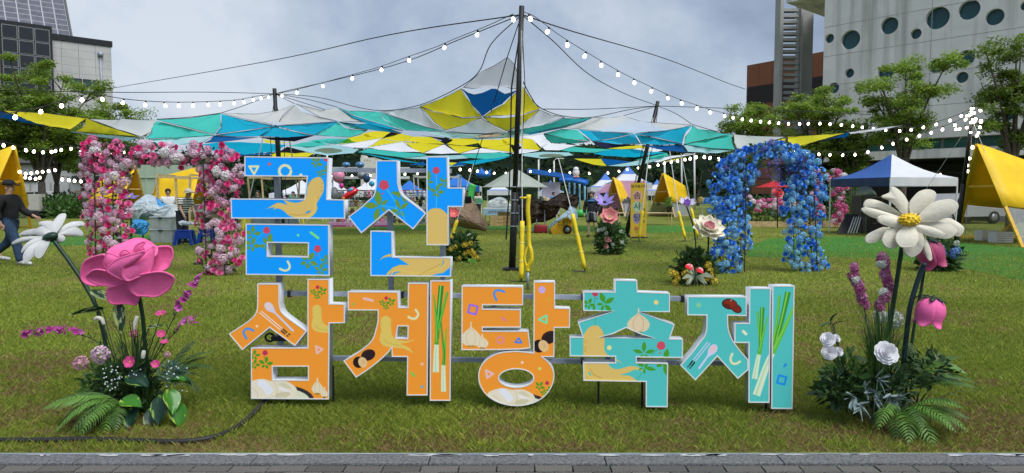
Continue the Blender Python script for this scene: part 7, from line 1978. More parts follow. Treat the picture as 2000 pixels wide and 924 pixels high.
for k in range(4): q = MB(); q.tube([P(1656 + 5.5 * k, 456, 25.8), P(1668 + 4.5 * k, 424, 26.3)], .018, 6); q.build('leg', lgw, pb, True, world=True)
# clear wrap over the stage gear
cover('plastic_cover', 'clear plastic cover over the black equipment cases', [(1672, 380), (1678, 366), (1694, 364), (1708, 372), (1712, 384), (1690, 384)], 27, .4, plas, 33, GX(1692, 27, 1.4), .03)
# white plastic crates at the right hut
for lb, x, Y in (('white plastic crate at the foot of the right yellow hut, left one', 1926, 22.6), ('white plastic crate at the foot of the right yellow hut, right one', 1954, 21.6)):
    r_ = thing('plastic_crate', lb, 'crate', GX(x, Y), group='white plastic crates by the right hut'); pw = M('crate_white', (.66, .66, .64), .5, .1)
    for z in (.03, .10, .17, .24, .30): q = MB(); q.cbox((0, -.18, z), .5, .02, .035); q.cbox((0, .18, z), .5, .02, .035); q.build('side_slat', pw, r_, kind='stuff')
    for sx in (-1, 1): q = MB(); q.cbox((sx * .25, 0, .165), .02, .38, .33); q.build('end_panel', pw, r_)
    q = MB(); q.cbox((0, 0, .012), .48, .34, .02); q.build('bottom', pw, r_)
# low planting and red parasol seen through the blue arch
bed = thing('flower_bed', 'flower bed with white and pink blooms behind the blue arch in a low timber edging', 'flower bed', GX(1505, 33))
q = MB(); a, b = GX(1440, 32), GX(1640, 32); q.box(a.x, b.x, 31.95, 32.05, 0, .26); q.build('edging', woodp, bed, False, world=True)
bushy(bed, P(1505, 412, 33.2), 2.6, .7, .75, 1500, .16, leaf_m, 50); bushy(bed, P(1650, 400, 33.5), 1.2, .6, 1.2, 900, .16, leaf_l, 51)
rn = random.Random(12)
for i in range(60):
    o = place('bloom', rn.choice(pal + whi + dkp), bed); o.location = P(1462 + 100 * rn.random(), 384 + 28 * rn.random(), 32.4) - bed.location; s_ = rn.uniform(.8, 1.6); o.scale = (s_, s_, s_)
rp = thing('red_parasol', 'small red parasol seen through the blue arch', 'parasol', GX(1512, 36)); redm = M('parasol_red', (.62, .03, .04), .6, .1, trans=.2)
for k in range(8):
    a0, a1 = 2 * math.pi * k / 8, 2 * math.pi * (k + 1) / 8; c = P(1512, 366, 36); q = MB(); q.poly([P(1512, 353, 36), (c.x + .95 * math.cos(a0), 36 + .95 * math.sin(a0), c.z), (c.x + .95 * math.cos(a1), 36 + .95 * math.sin(a1), c.z)]); q.build('canopy_panel', redm, rp, False, world=True)
q = MB(); q.tube([GX(1512, 36), P(1512, 353, 36)], .03, 6); q.build('pole', lgw, rp, True, world=True)
bf = thing('giant_flower', 'big coral red foam flower behind the blue arch', 'foam flower', GX(1518, 31))
fm2 = rose_mesh(.26, M('foam_coral', (.72, .12, .15), .5, .1, trans=.1), 'bloom', 4); place('bloom', fm2, bf, Matrix.Translation(P(1518, 378, 31) - bf.location) @ Matrix.Rotation(R(60), 4, 'X'))
q = MB(); q.tube([GX(1518, 31), P(1518, 380, 31)], .025, 6); q.build('stem', stemg, bf, True, world=True)
# ================================================================== arrangements on the lawn further back
def petal_flower(root, x, y, Y, r, rings, mat, heart, d=(0, -1, .5), nm='petal'):
    "open flower of separate petals; rings: (count, length, width, elevation)"
    d = Vector(d).normalized(); u, v = basis(d); T = root.matrix_basis.inverted() @ Matrix.Translation(P(x, y, Y)) @ Matrix((u, v, d)).transposed().to_4x4()
    for ri_, (n, L, W, el, m_) in enumerate(rings):
        pm_ = broad_leaf(L * r, W * r, m_ or mat, .10, -.15, nm)
        for k in range(n): place(nm, pm_, root, T @ Matrix.Rotation(2 * math.pi * (k + .5 * (ri_ % 2)) / n, 4, 'Z') @ Matrix.Translation((.08 * r, 0, .01 * ri_)) @ Matrix.Rotation(-el, 4, 'Y'))
    q = MB(); q.ball((0, 0, .06 * r), .16 * r, .16 * r, .13 * r, 10, 6); place('heart', q.mesh('heart', heart), root, T)
def tall_flower(label, fx, fy, base, Y, r, rings, mat, heart, d=(0, -1, .5), name='giant_flower', sm=.016):
    g = GX(base, Y); rt = thing(name, label, 'foam flower', g); petal_flower(rt, fx, fy, Y - .1, r, rings, mat, heart, d)
    q = MB(); q.tube([Vector(p) for p in smooth_line([g, (g + P(fx, fy, Y)) / 2 + Vector((.05, 0, .1)), P(fx, fy + 1, Y)], 6)], sm, 6); q.build('stem', stemg, rt, True, world=True)
def shrub(label, x, Y, rx, rz, mats, n, L, seed, blooms=(), name='flower_arrangement', zc=.6):
    g = GX(x, Y); rt = thing(name, label, 'plant arrangement', g)
    for i, m_ in enumerate(mats): bushy(rt, g + Vector((0, 0, rz * zc)), rx * (1 - .12 * i), rx * .8, rz * .8, n, L, m_, seed + i)
    tuft(rt, g, 30, rz * 1.9, rx * 1.2, mats[0], seed, .010)
    rn = random.Random(seed)
    for mesh, cnt, s_, (x0, x1, y0, y1) in blooms:
        for k in range(cnt):
            d = Vector((rn.gauss(0, .5), -1, rn.gauss(.4, .4))).normalized(); u, v = basis(d); sc = s_ * rn.uniform(.8, 1.2)
            place('bloom', mesh, rt, rt.matrix_basis.inverted() @ (Matrix.Translation(P(rn.uniform(x0, x1), rn.uniform(y0, y1), Y - rx * .75)) @ Matrix((u, v, d)).transposed().to_4x4() @ Matrix.Diagonal((sc, sc, sc, 1))))
    return rt
ylw = cluster_mesh(.06, M('bloom_yellow', (.72, .55, .06), .6, .2, trans=.2), 14, 3, 'bloom', .035); pkb = rose_mesh(.07, M('bloom_peach', (.70, .36, .34), .6, .2, trans=.2), 'bloom', 8); blub = cluster_mesh(.09, M('bloom_hydrangea', (.16, .30, .66), .6, .3, trans=.2), 40, 8, 'bloom', .03); whb = cluster_mesh(.05, M('larkspur_white', (.7, .75, .68)), 14, 8, 'bloom', .03)
s1 = shrub('low bush with yellow blooms and broad leaves beside the blue letters', 905, 15.6, .36, .42, [leaf_d, leaf_m], 260, .16, 60, [(ylw, 13, .95, (870, 932, 475, 505))])
leaves_on(s1, 'pl', [(884, 514, 15.2, (-.3, -.7, -.3), 1.6, 0), (905, 514, 15.2, (0, -.8, -.4), 1.8, 0), (918, 508, 15.2, (.4, -.7, -.2), 1.6, 0)], False)
for k, (x, y) in enumerate([(902, 464), (912, 458), (898, 470), (916, 466)]): foxtail(['left', 'tallest', 'lowest', 'right'][k] + ' foxtail plume rising from the yellow flower bush', [(x, y + 4), (x + 3, y), (x + 8, y - 1)], 15.5, GX(905, 15.6))
shrub('dark leafy arrangement under the pink peony on the lawn', 1190, 17.3, .36, .62, [leaf_d, leaf_m], 330, .15, 62, [(pkb, 3, .9, (1180, 1202, 455, 482)), (whb, 7, .8, (1168, 1215, 440, 480))])
tall_flower('pink foam peony with a green heart above the dark leafy arrangement', 1190, 424, 1190, 17.1, .25, [(7, 1.0, .95, .25, None), (6, .8, .85, .6, None)], M('foam_salmon', (.80, .33, .34), .5, .15, 4, trans=.12), M('heart_green', (.35, .48, .10), .6), (-.05, -.9, .5))
tall_flower('violet foam lily beside the woman, above the pink peony', 1181, 396, 1176, 17.8, .30, [(7, 1.0, .42, .35, None)], M('foam_violet', (.33, .26, .68), .5, .15, 4, trans=.12), ink, (-.1, -.6, .75))
tall_flower('purple and white foam flower in front of the slanting mast', 1341, 402, 1362, 14.6, .22, [(7, 1.0, .75, .45, M('foam_lilacwhite', (.66, .62, .74), .5, .1, trans=.12)), (5, .62, .6, .95, M('foam_purple', (.36, .17, .62), .5, .1, trans=.12))], foam_white, foam_yel, (0, -.5, .85))
s2 = shrub('leafy arrangement with red anthuriums and yellow blooms at the foot of the blue arch', 1357, 11.6, .34, .40, [leaf_d, leaf_m], 380, .13, 64, [(ylw, 7, .8, (1312, 1345, 530, 558)), (ylw, 7, .8, (1378, 1405, 515, 550))])
redh = broad_leaf(.14, .13, M('anthurium_red', (.55, .010, .028), .25, .1, coat=.5), .06, .1, 'anthurium'); ri_ = s2.matrix_basis.inverted()
for x, y, dx in ((1342, 517, .4), (1362, 524, .5)): place('anthurium', redh, s2, ri_ @ look(P(x, y, 11.2), (dx, -.7, -.5), .3))
q = MB(); rn = random.Random(3)
for i in range(16):
    a = rn.uniform(0, 6.28); b_0 = P(1358, 540, 11.25); d = Vector((math.cos(a) * .26, -.08 - .1 * rn.random(), .16 * math.sin(a) + .03)); s_ = Vector((0, 0, .006)); q.add([b_0 - s_, b_0 + s_, b_0 + d * .6 + Vector((0, 0, .05)) + s_, b_0 + d - Vector((0, 0, .03))], [(0, 1, 2, 3)])
q.build('striped_leaves', M('leaf_cream', (.50, .56, .44), .5, .3), s2, False, world=True, kind='stuff')
leaves_on(s2, 'd', [(1350, 505, 11.5, (-1, -.2, .2), 1.9, .3), (1352, 495, 11.6, (-.9, -.2, .0), 1.4, .3), (1372, 500, 11.7, (.9, -.2, .3), 1.2, .2)], False)
tall_flower('large cream foam ranunculus with a pink heart beside the blue arch', 1383, 448, 1372, 11.5, .275, [(8, 1.0, .95, -.05, None), (8, .92, .9, .2, None), (7, .7, .85, .5, None), (5, .42, .7, .95, M('foam_blush', (.78, .36, .40), .5, .1, trans=.12))], foam_cream, ink, (.15, -.62, .75))
shrub('leafy arrangement with pale blue hydrangeas behind the cream cosmos', 1835, 13.6, .40, .46, [leaf_d, leaf_m], 360, .15, 66, [(blub, 5, 1.0, (1808, 1870, 480, 505)), (whb, 6, .8, (1815, 1870, 470, 500))])
tall_flower('flat violet foam flower on a thin stem inside the pink arch', 252, 385, 251, 17.5, .24, [(6, 1.0, .45, .0, None)], M('foam_violet', (.33, .26, .68)), foam_yel, (.2, -.25, .95))
tall_flower('small coral foam flower pair behind the leaning yellow guy line', 887, 418, 884, 19, .17, [(7, 1.0, .9, .3, None)], M('foam_coral', (.72, .12, .15)), foam_yel, (0, -.8, .5))
# ================================================================== people
skin = M('skin', (.46, .27, .19), .55, .1, 8); hairb = M('hair_black', (.012, .010, .010), .6, .3, 40)
def skinned(nodes, sub=2):
    "nodes: name -> (parent, (x,y,z), rx, ry); one continuous skinned surface"
    names = list(nodes); ix = {n: i for i, n in enumerate(names)}
    me = bpy.data.meshes.new('body'); me.from_pydata([nodes[n][1] for n in names], [(ix[nodes[n][0]], ix[n]) for n in names if nodes[n][0]], []); me.update()
    o = bpy.data.objects.new('body', me)
    o.modifiers.new('skin', 'SKIN')
    sv = me.skin_vertices[0].data if me.skin_vertices else None
    if sv is None:
        bm = bmesh.new(); bm.from_mesh(me); bm.verts.layers.skin.verify(); bm.to_mesh(me); bm.free(); sv = me.skin_vertices[0].data
    for i, n in enumerate(names):
        sv[i].radius = (nodes[n][2], nodes[n][3]); sv[i].use_root = (nodes[n][0] is None); sv[i].use_loose = False
    sd_ = o.modifiers.new('sub', 'SUBSURF'); sd_.levels = sub; sd_.render_levels = sub
    m2 = ev_mesh(o); m2.polygons.foreach_set('use_smooth', [True] * len(m2.polygons)); return m2
def person(label, loc, rz, H, shirt, pants, shoes, pose, hair=hairb, cap=None, capm=None, longs=False, sleeve_=True, shorts=False, apron=None):
    s_ = H / 1.75; r_ = thing('person', label, 'person', loc, rz)
    J = {'pelvis': (0, 0, .93), 'waist': (0, .0, 1.10), 'chest': (0, -.01, 1.32), 'neck': (0, 0, 1.47), 'jaw': (0, -.015, 1.54), 'head': (0, -.01, 1.63), 'crown': (0, .005, 1.70)}
    for sd_, sg in (('l', -1), ('r', 1)):
        J.update({'sh' + sd_: (sg * .19, 0, 1.40), 'el' + sd_: (sg * .25, .02, 1.13), 'wr' + sd_: (sg * .25, -.05, .90), 'hip' + sd_: (sg * .09, 0, .90), 'kn' + sd_: (sg * .10, -.01, .49), 'an' + sd_: (sg * .10, .02, .09), 'toe' + sd_: (sg * .11, -.15, .04)})
    J.update(pose)
    V = {k: Vector(v) for k, v in J.items()}
    B = {'pelvis': (None, V['pelvis'], .125, .10), 'waist': ('pelvis', V['waist'], .125, .09), 'chest': ('waist', V['chest'], .145, .10), 'neck': ('chest', V['neck'], .055, .055), 'jaw': ('neck', V['jaw'], .062, .072), 'head': ('jaw', V['head'], .078, .092), 'crown': ('head', V['crown'], .058, .070)}
    fw = Vector((0, -1, 0)) if 'face' not in V else V['face']
    B['nose'] = ('head', V['head'] + fw * .115 - Vector((0, 0, .025)), .012, .014)
    S = {}; T = {}
    for d in 'lr':
        B['sh' + d] = ('chest', V['sh' + d], .062, .062); B['el' + d] = ('sh' + d, V['el' + d], .044, .044); B['wr' + d] = ('el' + d, V['wr' + d], .030, .026)
        a = (V['wr' + d] - V['el' + d]).normalized(); sg = -1 if d == 'l' else 1
        pal_ = V['wr' + d] + a * .07; B['palm' + d] = ('wr' + d, pal_, .034, .020)
        side = a.cross(Vector((sg, 0, 0)) if abs(a.x) < .9 else Vector((0, 1, 0))).normalized()
        for k, (of, ln) in enumerate(((-.027, .062), (-.009, .074), (.010, .070), (.027, .055))):
            f0 = pal_ + a * .035 + side * of; B['f%d%s' % (k, d)] = ('palm' + d, f0, .0105, .0105); B['g%d%s' % (k, d)] = ('f%d%s' % (k, d), f0 + a * ln * .55 + Vector((0, -.008, 0)), .009, .009); B['h%d%s' % (k, d)] = ('g%d%s' % (k, d), f0 + a * ln - Vector((-.006 * sg, .0, .0)) + Vector((0, .006, 0)), .0075, .0075)
        B['th' + d] = ('palm' + d, pal_ - side * .045 + a * .02, .011, .011); B['ti' + d] = ('th' + d, pal_ - side * .052 + a * .055, .009, .009)
        B['hip' + d] = ('pelvis', V['hip' + d], .092, .092); B['kn' + d] = ('hip' + d, V['kn' + d], .058, .058); B['an' + d] = ('kn' + d, V['an' + d], .038, .038); B['toe' + d] = ('an' + d, V['toe' + d], .034, .03)
    place('body', skinned(B), r_, Matrix.Scale(s_, 4)).data.materials.append(skin)
    g_ = .030
    S = {'waist': (None, V['pelvis'] - Vector((0, 0, .10)), .140 + g_, .110 + g_), 'w2': ('waist', V['waist'], .140 + g_, .105 + g_), 'chest': ('w2', V['chest'], .155 + g_, .115 + g_), 'neck': ('chest', V['chest'].lerp(V['neck'], .86), .07, .07)}
    for d in 'lr':
        S['sh' + d] = ('chest', V['sh' + d], .070 + g_, .070 + g_); S['ua' + d] = ('sh' + d, V['sh' + d].lerp(V['el' + d], .75), .050 + g_, .050 + g_)
        if longs: S['el' + d] = ('ua' + d, V['el' + d], .050 + g_, .050 + g_); S['wr' + d] = ('el' + d, V['el' + d].lerp(V['wr' + d], .92), .036 + g_, .036 + g_)
    sm_ = skinned(S); sm_.materials.append(shirt); place('shirt', sm_, r_, Matrix.Scale(s_, 4))
    Q = {'pelvis': (None, V['pelvis'] + Vector((0, 0, .17)), .112 + g_, .095 + g_)}
    for d in 'lr':
        Q['hip' + d] = ('pelvis', V['hip' + d] - Vector((0, 0, .02)), .096 + g_, .10 + g_)
        Q['kn' + d] = ('hip' + d, V['hip' + d].lerp(V['kn' + d], .8 if shorts else 1), .068 + g_, .068 + g_)
        if not shorts: Q['an' + d] = ('kn' + d, V['kn' + d].lerp(V['an' + d], 1.06), .052 + g_, .055 + g_)
    pm_ = skinned(Q); pm_.materials.append(pants); place('trousers', pm_, r_, Matrix.Scale(s_, 4))
    for d in 'lr':
        a, t = V['an' + d], V['toe' + d]; q = MB(); dirn = (t - a); dirn.z = 0; dirn.normalize()
        q.tube([a - dirn * .06 - Vector((0, 0, .035)), a + Vector((0, 0, -.02)), a.lerp(t, .6) + Vector((0, 0, -.005)), t + dirn * .03 - Vector((0, 0, .005)), t + dirn * .06 - Vector((0, 0, .012))], [.04, .052, .048, .042, .018], 8); q.build('shoe', shoes, r_, True).matrix_local = Matrix.Scale(s_, 4)
    h = V['head']; bk = -fw
    if hair and not cap:
        q = MB(); q.ball(h + bk * .030 + Vector((0, 0, .045)), .104, .112, .098, 14, 9); q.ball(h + bk * .065 - Vector((0, 0, .03)), .078, .06, .085, 10, 7); q.build('hair', hair, r_, True).matrix_local = Matrix.Scale(s_, 4)
    if cap:
        q = MB(); c = h + Vector((0, 0, .055)); q.lathe([(.120, -.01), (.118, .035), (.096, .08), (.055, .105), (.004, .112)], 14, Matrix.Translation(c + bk * .008))
        e1 = Vector((-fw.y, fw.x, 0)); q.slab([c + fw * .08 + e1 * .085, c + fw * .08 - e1 * .085, c + fw * .19 - e1 * .06 - Vector((0, 0, .02)), c + fw * .215 - Vector((0, 0, .018)), c + fw * .19 + e1 * .06 - Vector((0, 0, .02))], (0, 0, .022))
        if cap == 'bucket': q.lathe([(.118, .0), (.165, -.03)], 14, Matrix.Translation(c))
        q.build('cap', capm, r_, True).matrix_local = Matrix.Scale(s_, 4)
    for sg in (-1, 1):
        e1 = Vector((-fw.y, fw.x, 0)); q = MB(); q.ball(h + fw * .088 + e1 * .032 * sg - Vector((0, 0, .002)), .010, None, .007, 6, 4); q.build('eye', ink, r_, True).matrix_local = Matrix.Scale(s_, 4)
        q = MB(); q.ball(h + e1 * .083 * sg - Vector((0, 0, .02)) + bk * .005, .014, .022, .030, 7, 5); q.build('ear', skin, r_, True).matrix_local = Matrix.Scale(s_, 4)
    q = MB(); q.ball(h + fw * .086 - Vector((0, 0, .062)), .024, .008, .006, 7, 4); q.build('mouth', M('lip', (.30, .10, .09), .5), r_, True).matrix_local = Matrix.Scale(s_, 4)
    return r_
blackc = M('cloth_black', (.010, .010, .012), .85, .3, 12, .2); denim = M('denim', (.022, .050, .105), .85, .3, 14, .2); sneak = M('sneaker', (.50, .50, .50), .6, .5, 22); dark2 = M('cloth_dark', (.018, .020, .026), .85, .2, 12)
stride = {'hipl': (-.085, .0, .90), 'knl': (-.09, -.17, .50), 'anl': (-.09, -.24, .10), 'toel': (-.09, -.42, .06), 'hipr': (.085, 0, .90), 'knr': (.09, .10, .50), 'anr': (.09, .46, .24), 'toer': (.09, .40, .10)}
g1 = G(24, 519)
person('man in black cap, black sweater and jeans walking right at the left edge', (g1.x, g1.y, 0), R(90), 1.77, blackc, denim, sneak, dict(stride, ell=(-.25, .10, 1.14), wrl=(-.22, .05, .92), elr=(.24, -.10, 1.15), wrr=(.20, -.36, 1.03)), cap='cap', capm=blackc, longs=True)
pb2 = person('person in white shorts mostly hidden behind the man in black', (GX(-14, 15.6).x, 15.6, 0), R(90), 1.62, M('cloth_white', (.68, .68, .70), .85, .1, 12), M('cloth_white', (.68, .68, .70)), sneak, dict(stride), longs=False, shorts=True)
stripe = M('cloth_stripe', (.70, .70, .68), .85, .0, 1)
t = stripe.node_tree; ra = [n for n in t.nodes if n.type == 'VALTORGB'][0]; nz = [n for n in t.nodes if n.type == 'TEX_NOISE'][0]
wv = t.nodes.new('ShaderNodeTexWave'); wv.wave_type = 'BANDS'; wv.bands_direction = 'Z'; wv.inputs['Scale'].default_value = 4.6; wv.inputs['Distortion'].default_value = .6; wv.inputs['Detail Scale'].default_value = 1.0
t.links.new([n for n in t.nodes if n.type == 'TEX_COORD'][0].outputs['Object'], wv.inputs[0]); t.links.new(wv.outputs[0], ra.inputs[0])
ra.color_ramp.elements[0].position = .46; ra.color_ramp.elements[1].position = .54; ra.color_ramp.elements[0].color = (.015, .015, .02, 1); ra.color_ramp.elements[1].color = (.70, .70, .68, 1)
g2 = GX(357, 21.3)
person('man in a striped shirt and pale hat bending over goods inside the pink arch', (g2.x, g2.y, 0), R(62), 1.72, stripe, dark2, blackc, {'waist': (0, -.05, 1.10), 'chest': (0, -.16, 1.29), 'neck': (0, -.24, 1.42), 'jaw': (0, -.30, 1.47), 'head': (0, -.34, 1.55), 'crown': (0, -.34, 1.63), 'shl': (-.18, -.18, 1.36), 'shr': (.18, -.18, 1.36), 'ell': (-.22, -.22, 1.10), 'wrl': (-.2, -.34, .90), 'elr': (.22, -.22, 1.10), 'wrr': (.2, -.34, .88)}, cap='bucket', capm=M('cloth_beige', (.50, .44, .38), .85, .1))
g3 = GX(331, 24.6); person('person with black hair in a white top behind the striped shirt man', (g3.x, g3.y, 0), R(30), 1.70, M('cloth_white', (.68, .68, .70)), dark2, blackc, {})
g4 = GX(1155, 24.4); wm = person('woman in a dark dress, grey shorts and blue collar walking on the lawn', (g4.x, g4.y, 0), R(-15), 1.60, dark2, M('cloth_grey', (.22, .24, .28), .85, .2, 12), blackc, {'hipr': (.09, 0, .90), 'knr': (.12, -.05, .49), 'anr': (.18, .12, .09), 'toer': (.22, -.04, .04), 'knl': (-.10, -.06, .49), 'anl': (-.10, -.05, .09), 'toel': (-.11, -.22, .04), 'ell': (-.27, .03, 1.14), 'wrl': (-.27, -.05, .90), 'elr': (.27, .05, 1.15), 'wrr': (.25, -.08, .95)}, hair=M('hair_brown', (.055, .030, .020), .6, .3, 40), longs=True, shorts=True)
q = MB(); q.lathe([(.215, .58), (.205, .80), (.185, 1.0), (.17, 1.15), (.18, 1.30)], 16, Matrix.Scale(.70, 4, (0, 1, 0))); o = q.build('dress', dark2, wm, True); o.matrix_local = Matrix.Scale(1.6 / 1.75, 4)
q = MB(); q.lathe([(.075, 1.50), (.10, 1.455), (.155, 1.42), (.20, 1.385), (.205, 1.375)], 14, Matrix.Scale(.8, 4, (0, 1, 0))); q.build('collar', M('cloth_blue', (.03, .14, .30), .8, .2), wm, True).matrix_local = Matrix.Scale(1.6 / 1.75, 4)
g5 = GX(911, 31); person('person in black beside the upright blue letter', (g5.x, g5.y, 0), R(40), 1.70, blackc, dark2, blackc, {}, longs=True)
g6 = GX(505, 31.5); person('person with black hair behind the counter seen through the blue letter', (g6.x, g6.y, 0), R(10), 1.68, dark2, dark2, blackc, {})
g8 = GX(546, 32.5); person('second person with black hair behind the counter in the blue letter opening', (g8.x, g8.y, 0), R(-30), 1.62, dark2, dark2, blackc, {})
g7 = GX(459, 31); person('person in a blue top behind the right leg of the pink arch', (g7.x, g7.y, 0), R(20), 1.5, M('cloth_blue', (.03, .14, .30)), dark2, blackc, {})
# market clutter under the far canopy
rn = random.Random(77); goods = [M('goods_%d' % i, c, .6, .25, 8) for i, c in enumerate([(.5, .08, .08), (.06, .22, .5), (.6, .55, .45), (.5, .35, .06), (.08, .3, .16), (.55, .25, .42), (.12, .12, .13)])]
gm_ = []
for m_ in goods:
    q = MB(); q.cbox((0, 0, .12), .3, .24, .24, b=.03); q.ball((.05, 0, .3), .10, n=7, k=5); gm_.append(q.mesh('goods', m_))
for x, Y, lb in ((565, 37, 'behind the left counter'), (618, 40, 'left of the toy stall'), (790, 40, 'right of the toy stall'), (868, 41, 'behind the upright blue letter'), (925, 43, 'behind the person in black'), (1032, 42, 'behind the cream parasol'), (1072, 44, 'below the blue slide roof'), (1165, 42, 'before the pink truck'), (1236, 44, 'right of the pink truck'), (1385, 44, 'left of the blue arch')):
    r_, z_, w_ = folding_table('market table with small coloured goods ' + lb, x - 18, x + 18, 397, Y, .8, rn.choice([tw, ltgrey, tbb]), lgw)
    for i in range(9):
        o = place('goods', rn.choice(gm_), None); o.location = (r_.location.x + rn.uniform(-.45, .45) * w_, Y + rn.uniform(-.25, .25), z_); o.rotation_euler = (0, 0, rn.uniform(0, 3)); s_ = rn.uniform(.6, 1.1); o.scale = (s_, s_, s_); tag(o, 'small box of goods on the market table ' + lb, 'goods', 'goods on the market table ' + lb)
    if x in (565, 790, 925, 1072, 1236): person('distant visitor in ' + {565: 'grey', 790: 'red', 925: 'white', 1072: 'blue', 1236: 'pale'}[x] + ' top standing by the table ' + lb, GX(x + 9, Y + 1.2), rn.uniform(-.8, .8), 1.66, {565: goods[6], 790: goods[0], 925: goods[2], 1072: goods[1], 1236: goods[2]}[x], dark2, blackc, {})
for x, yp, yv, x0, x1, Y, lb in ((655, 350, 376, 628, 690, 62, 'left of the toy stall rails'), (975, 350, 372, 955, 1000, 66, 'left of the parasol'), (1283, 350, 372, 1262, 1306, 62, 'left of the centre right hut'), (1075, 352, 374, 1052, 1100, 64, 'behind the blue slide roof')):
    ptent('far small marquee roof ' + lb, x, yp, yv, x0, x1, Y, 0, [tw, tw, tw, tw], tw if x < 900 else tbb)
# ================================================================== trees
bark = M('bark', (.105, .088, .070), .9, .35, 9, .5, 40)
lfA = M('tree_leaf', (.24, .36, .048), .6, .4, .9, trans=.4); lfB = M('tree_leaf_dark', (.165, .255, .040), .6, .4, .9, trans=.4); lfP = M('pine_leaf', (.030, .062, .024), .8, .4, .9, trans=.15, spec=.1)
def tree(label, x, Y, ytop, hw, ybot, seed, n=9000, mat=None, lean=0.0, tr=.16, name='broadleaf_tree', leafL=.17, z0=0.0, xc=None, clumps=None):
    "trunk with rising limbs, crown of flat leafy layers with gaps; hw, ytop, ybot in photo pixels"
    rn = random.Random(seed); g = np.random.default_rng(seed); n = int(n * 1.7); leafL *= .85
    base = GX(x, Y, z0); root = thing(name, label, 'tree', base)
    Rw = hw * Y / F; zt = P(x, ytop, Y).z; zb = P(x, ybot, Y).z; cxo = P(xc if xc else x, 400, Y).x - base.x
    q = MB(); ends = []
    fork = Vector((lean * .3, 0, max(.7, (zb - z0) * .55)))
    q.tube([(0, 0, -.1), fork * .5, fork], [tr * 1.25, tr, tr * .9], 8)
    nl = 7
    for i in range(nl):
        a = 2 * math.pi * (i + rn.uniform(-.25, .25)) / nl; rr_ = Rw * rn.uniform(.45, .85); hz = rn.uniform(.45, 1.0)
        e_ = Vector((cxo + math.cos(a) * rr_, math.sin(a) * rr_ * .9, zb + (zt - zb) * hz - z0)) if i else Vector((cxo, 0, zt - z0 - .4))
        m1 = fork.lerp(e_, .4) + Vector((0, 0, .12 * (e_.z - fork.z)))
        ln = [Vector(p) for p in smooth_line([fork, m1, e_], 4)]
        q.tube(ln, [tr * .62 * (1 - .85 * k / (len(ln) - 1)) for k in range(len(ln))], 6)
        ends.append(e_)
        for k in range(4):
            s_ = ln[rn.randrange(2, len(ln) - 1)]; d = Vector((rn.gauss(0, 1), rn.gauss(0, 1), rn.uniform(.1, .8))).normalized() * Rw * rn.uniform(.28, .55)
            q.tube([s_, s_ + d * .5 + Vector((0, 0, .1)), s_ + d], [tr * .24, tr * .14, tr * .05], 4); ends.append(s_ + d)
            for j in range(2):
                d2 = Vector((rn.gauss(0, 1), rn.gauss(0, 1), rn.uniform(0, .6))).normalized() * Rw * .26; q.tube([s_ + d * .7, s_ + d * .7 + d2], [tr * .1, tr * .03], 3); ends.append(s_ + d * .7 + d2)
    q.build('trunk', bark, root, True)
    nc = clumps or 95; cs = []
    for i in range(nc):
        if i < len(ends) and rn.random() < .85: c = ends[i]
        else:
            a = rn.uniform(0, 6.28); t = rn.random(); r_ = Rw * math.sqrt(rn.random()) * (1.0 - .55 * t * t); c = Vector((cxo + math.cos(a) * r_, math.sin(a) * r_ * .9, zb - z0 + (zt - zb) * t))
        cs.append((c.x, c.y, min(c.z, zt - z0)))
    cs = np.array(cs); k = g.integers(0, len(cs), n); rad = Rw * (.10 + .17 * g.random(len(cs)))
    d = g.normal(size=(n, 3)); d /= np.linalg.norm(d, axis=1)[:, None]; d *= (g.random(n) ** .5)[:, None]
    p = cs[k] + d * np.stack([rad[k] * 1.15, rad[k] * 1.15, rad[k] * .62], 1)
    u = g.normal(size=(n, 3)); u[:, 2] = u[:, 2] * .5 - .15; u /= np.linalg.norm(u, axis=1)[:, None]
    w_ = np.cross(u, np.array([0, 0, 1.0]) + g.normal(size=(n, 3)) * .5); w_ /= np.linalg.norm(w_, axis=1)[:, None]
    l = leafL * (.6 + .8 * g.random(n))[:, None]
    v = np.empty((n, 4, 3)); v[:, 0] = p; v[:, 1] = p + u * l * .5 + w_ * l * .26; v[:, 2] = p + u * l; v[:, 3] = p + u * l * .5 - w_ * l * .26
    place('crown', np_mesh('crown', v.reshape(-1, 3), np.arange(n * 4).reshape(n, 4), mat or lfA), root)
    return root
tree('leafy tree with grey trunk before the solar panel building, nearest the left yellow hut', 86, 47, 122, 115, 300, 1, 15000, tr=.24, leafL=.22)
tree('second leafy tree right of the nearest left one, with a low fork', 112, 50, 200, 85, 310, 2, 9000, lfB, .4, .20, leafL=.22)
tree('tree whose rounded crown shows over the canopy at the left', 225, 56, 196, 78, 285, 3, 9000, xc=245, leafL=.22)
tree('dense tree at the left edge of the lawn behind the yellow sail tip', 12, 45, 165, 85, 300, 4, 10000, lfB, leafL=.22)
tree('dark tree filling the gap between the pink arch and the left trees', 165, 60, 225, 70, 330, 5, 8000, lfB, leafL=.24)
tree('sparse tree in front of the terracotta block, leftmost of the right group', 1462, 40, 200, 72, 300, 6, 8000, lfA)
tree('spreading bright green tree in front of the louvred concrete tower', 1592, 37, 178, 82, 285, 7, 11000, lfA)
tree('multi stemmed tree in front of the round windows, behind the gazebo', 1760, 33, 122, 95, 250, 8, 12000, lfA, leafL=.15)
tree('dark tree at the right edge reaching above the yellow hut', 1972, 28, 72, 92, 250, 9, 12000, lfB, leafL=.14)
tree('low dark tree behind the blue arch', 1660, 36, 235, 66, 310, 10, 7000, lfB)
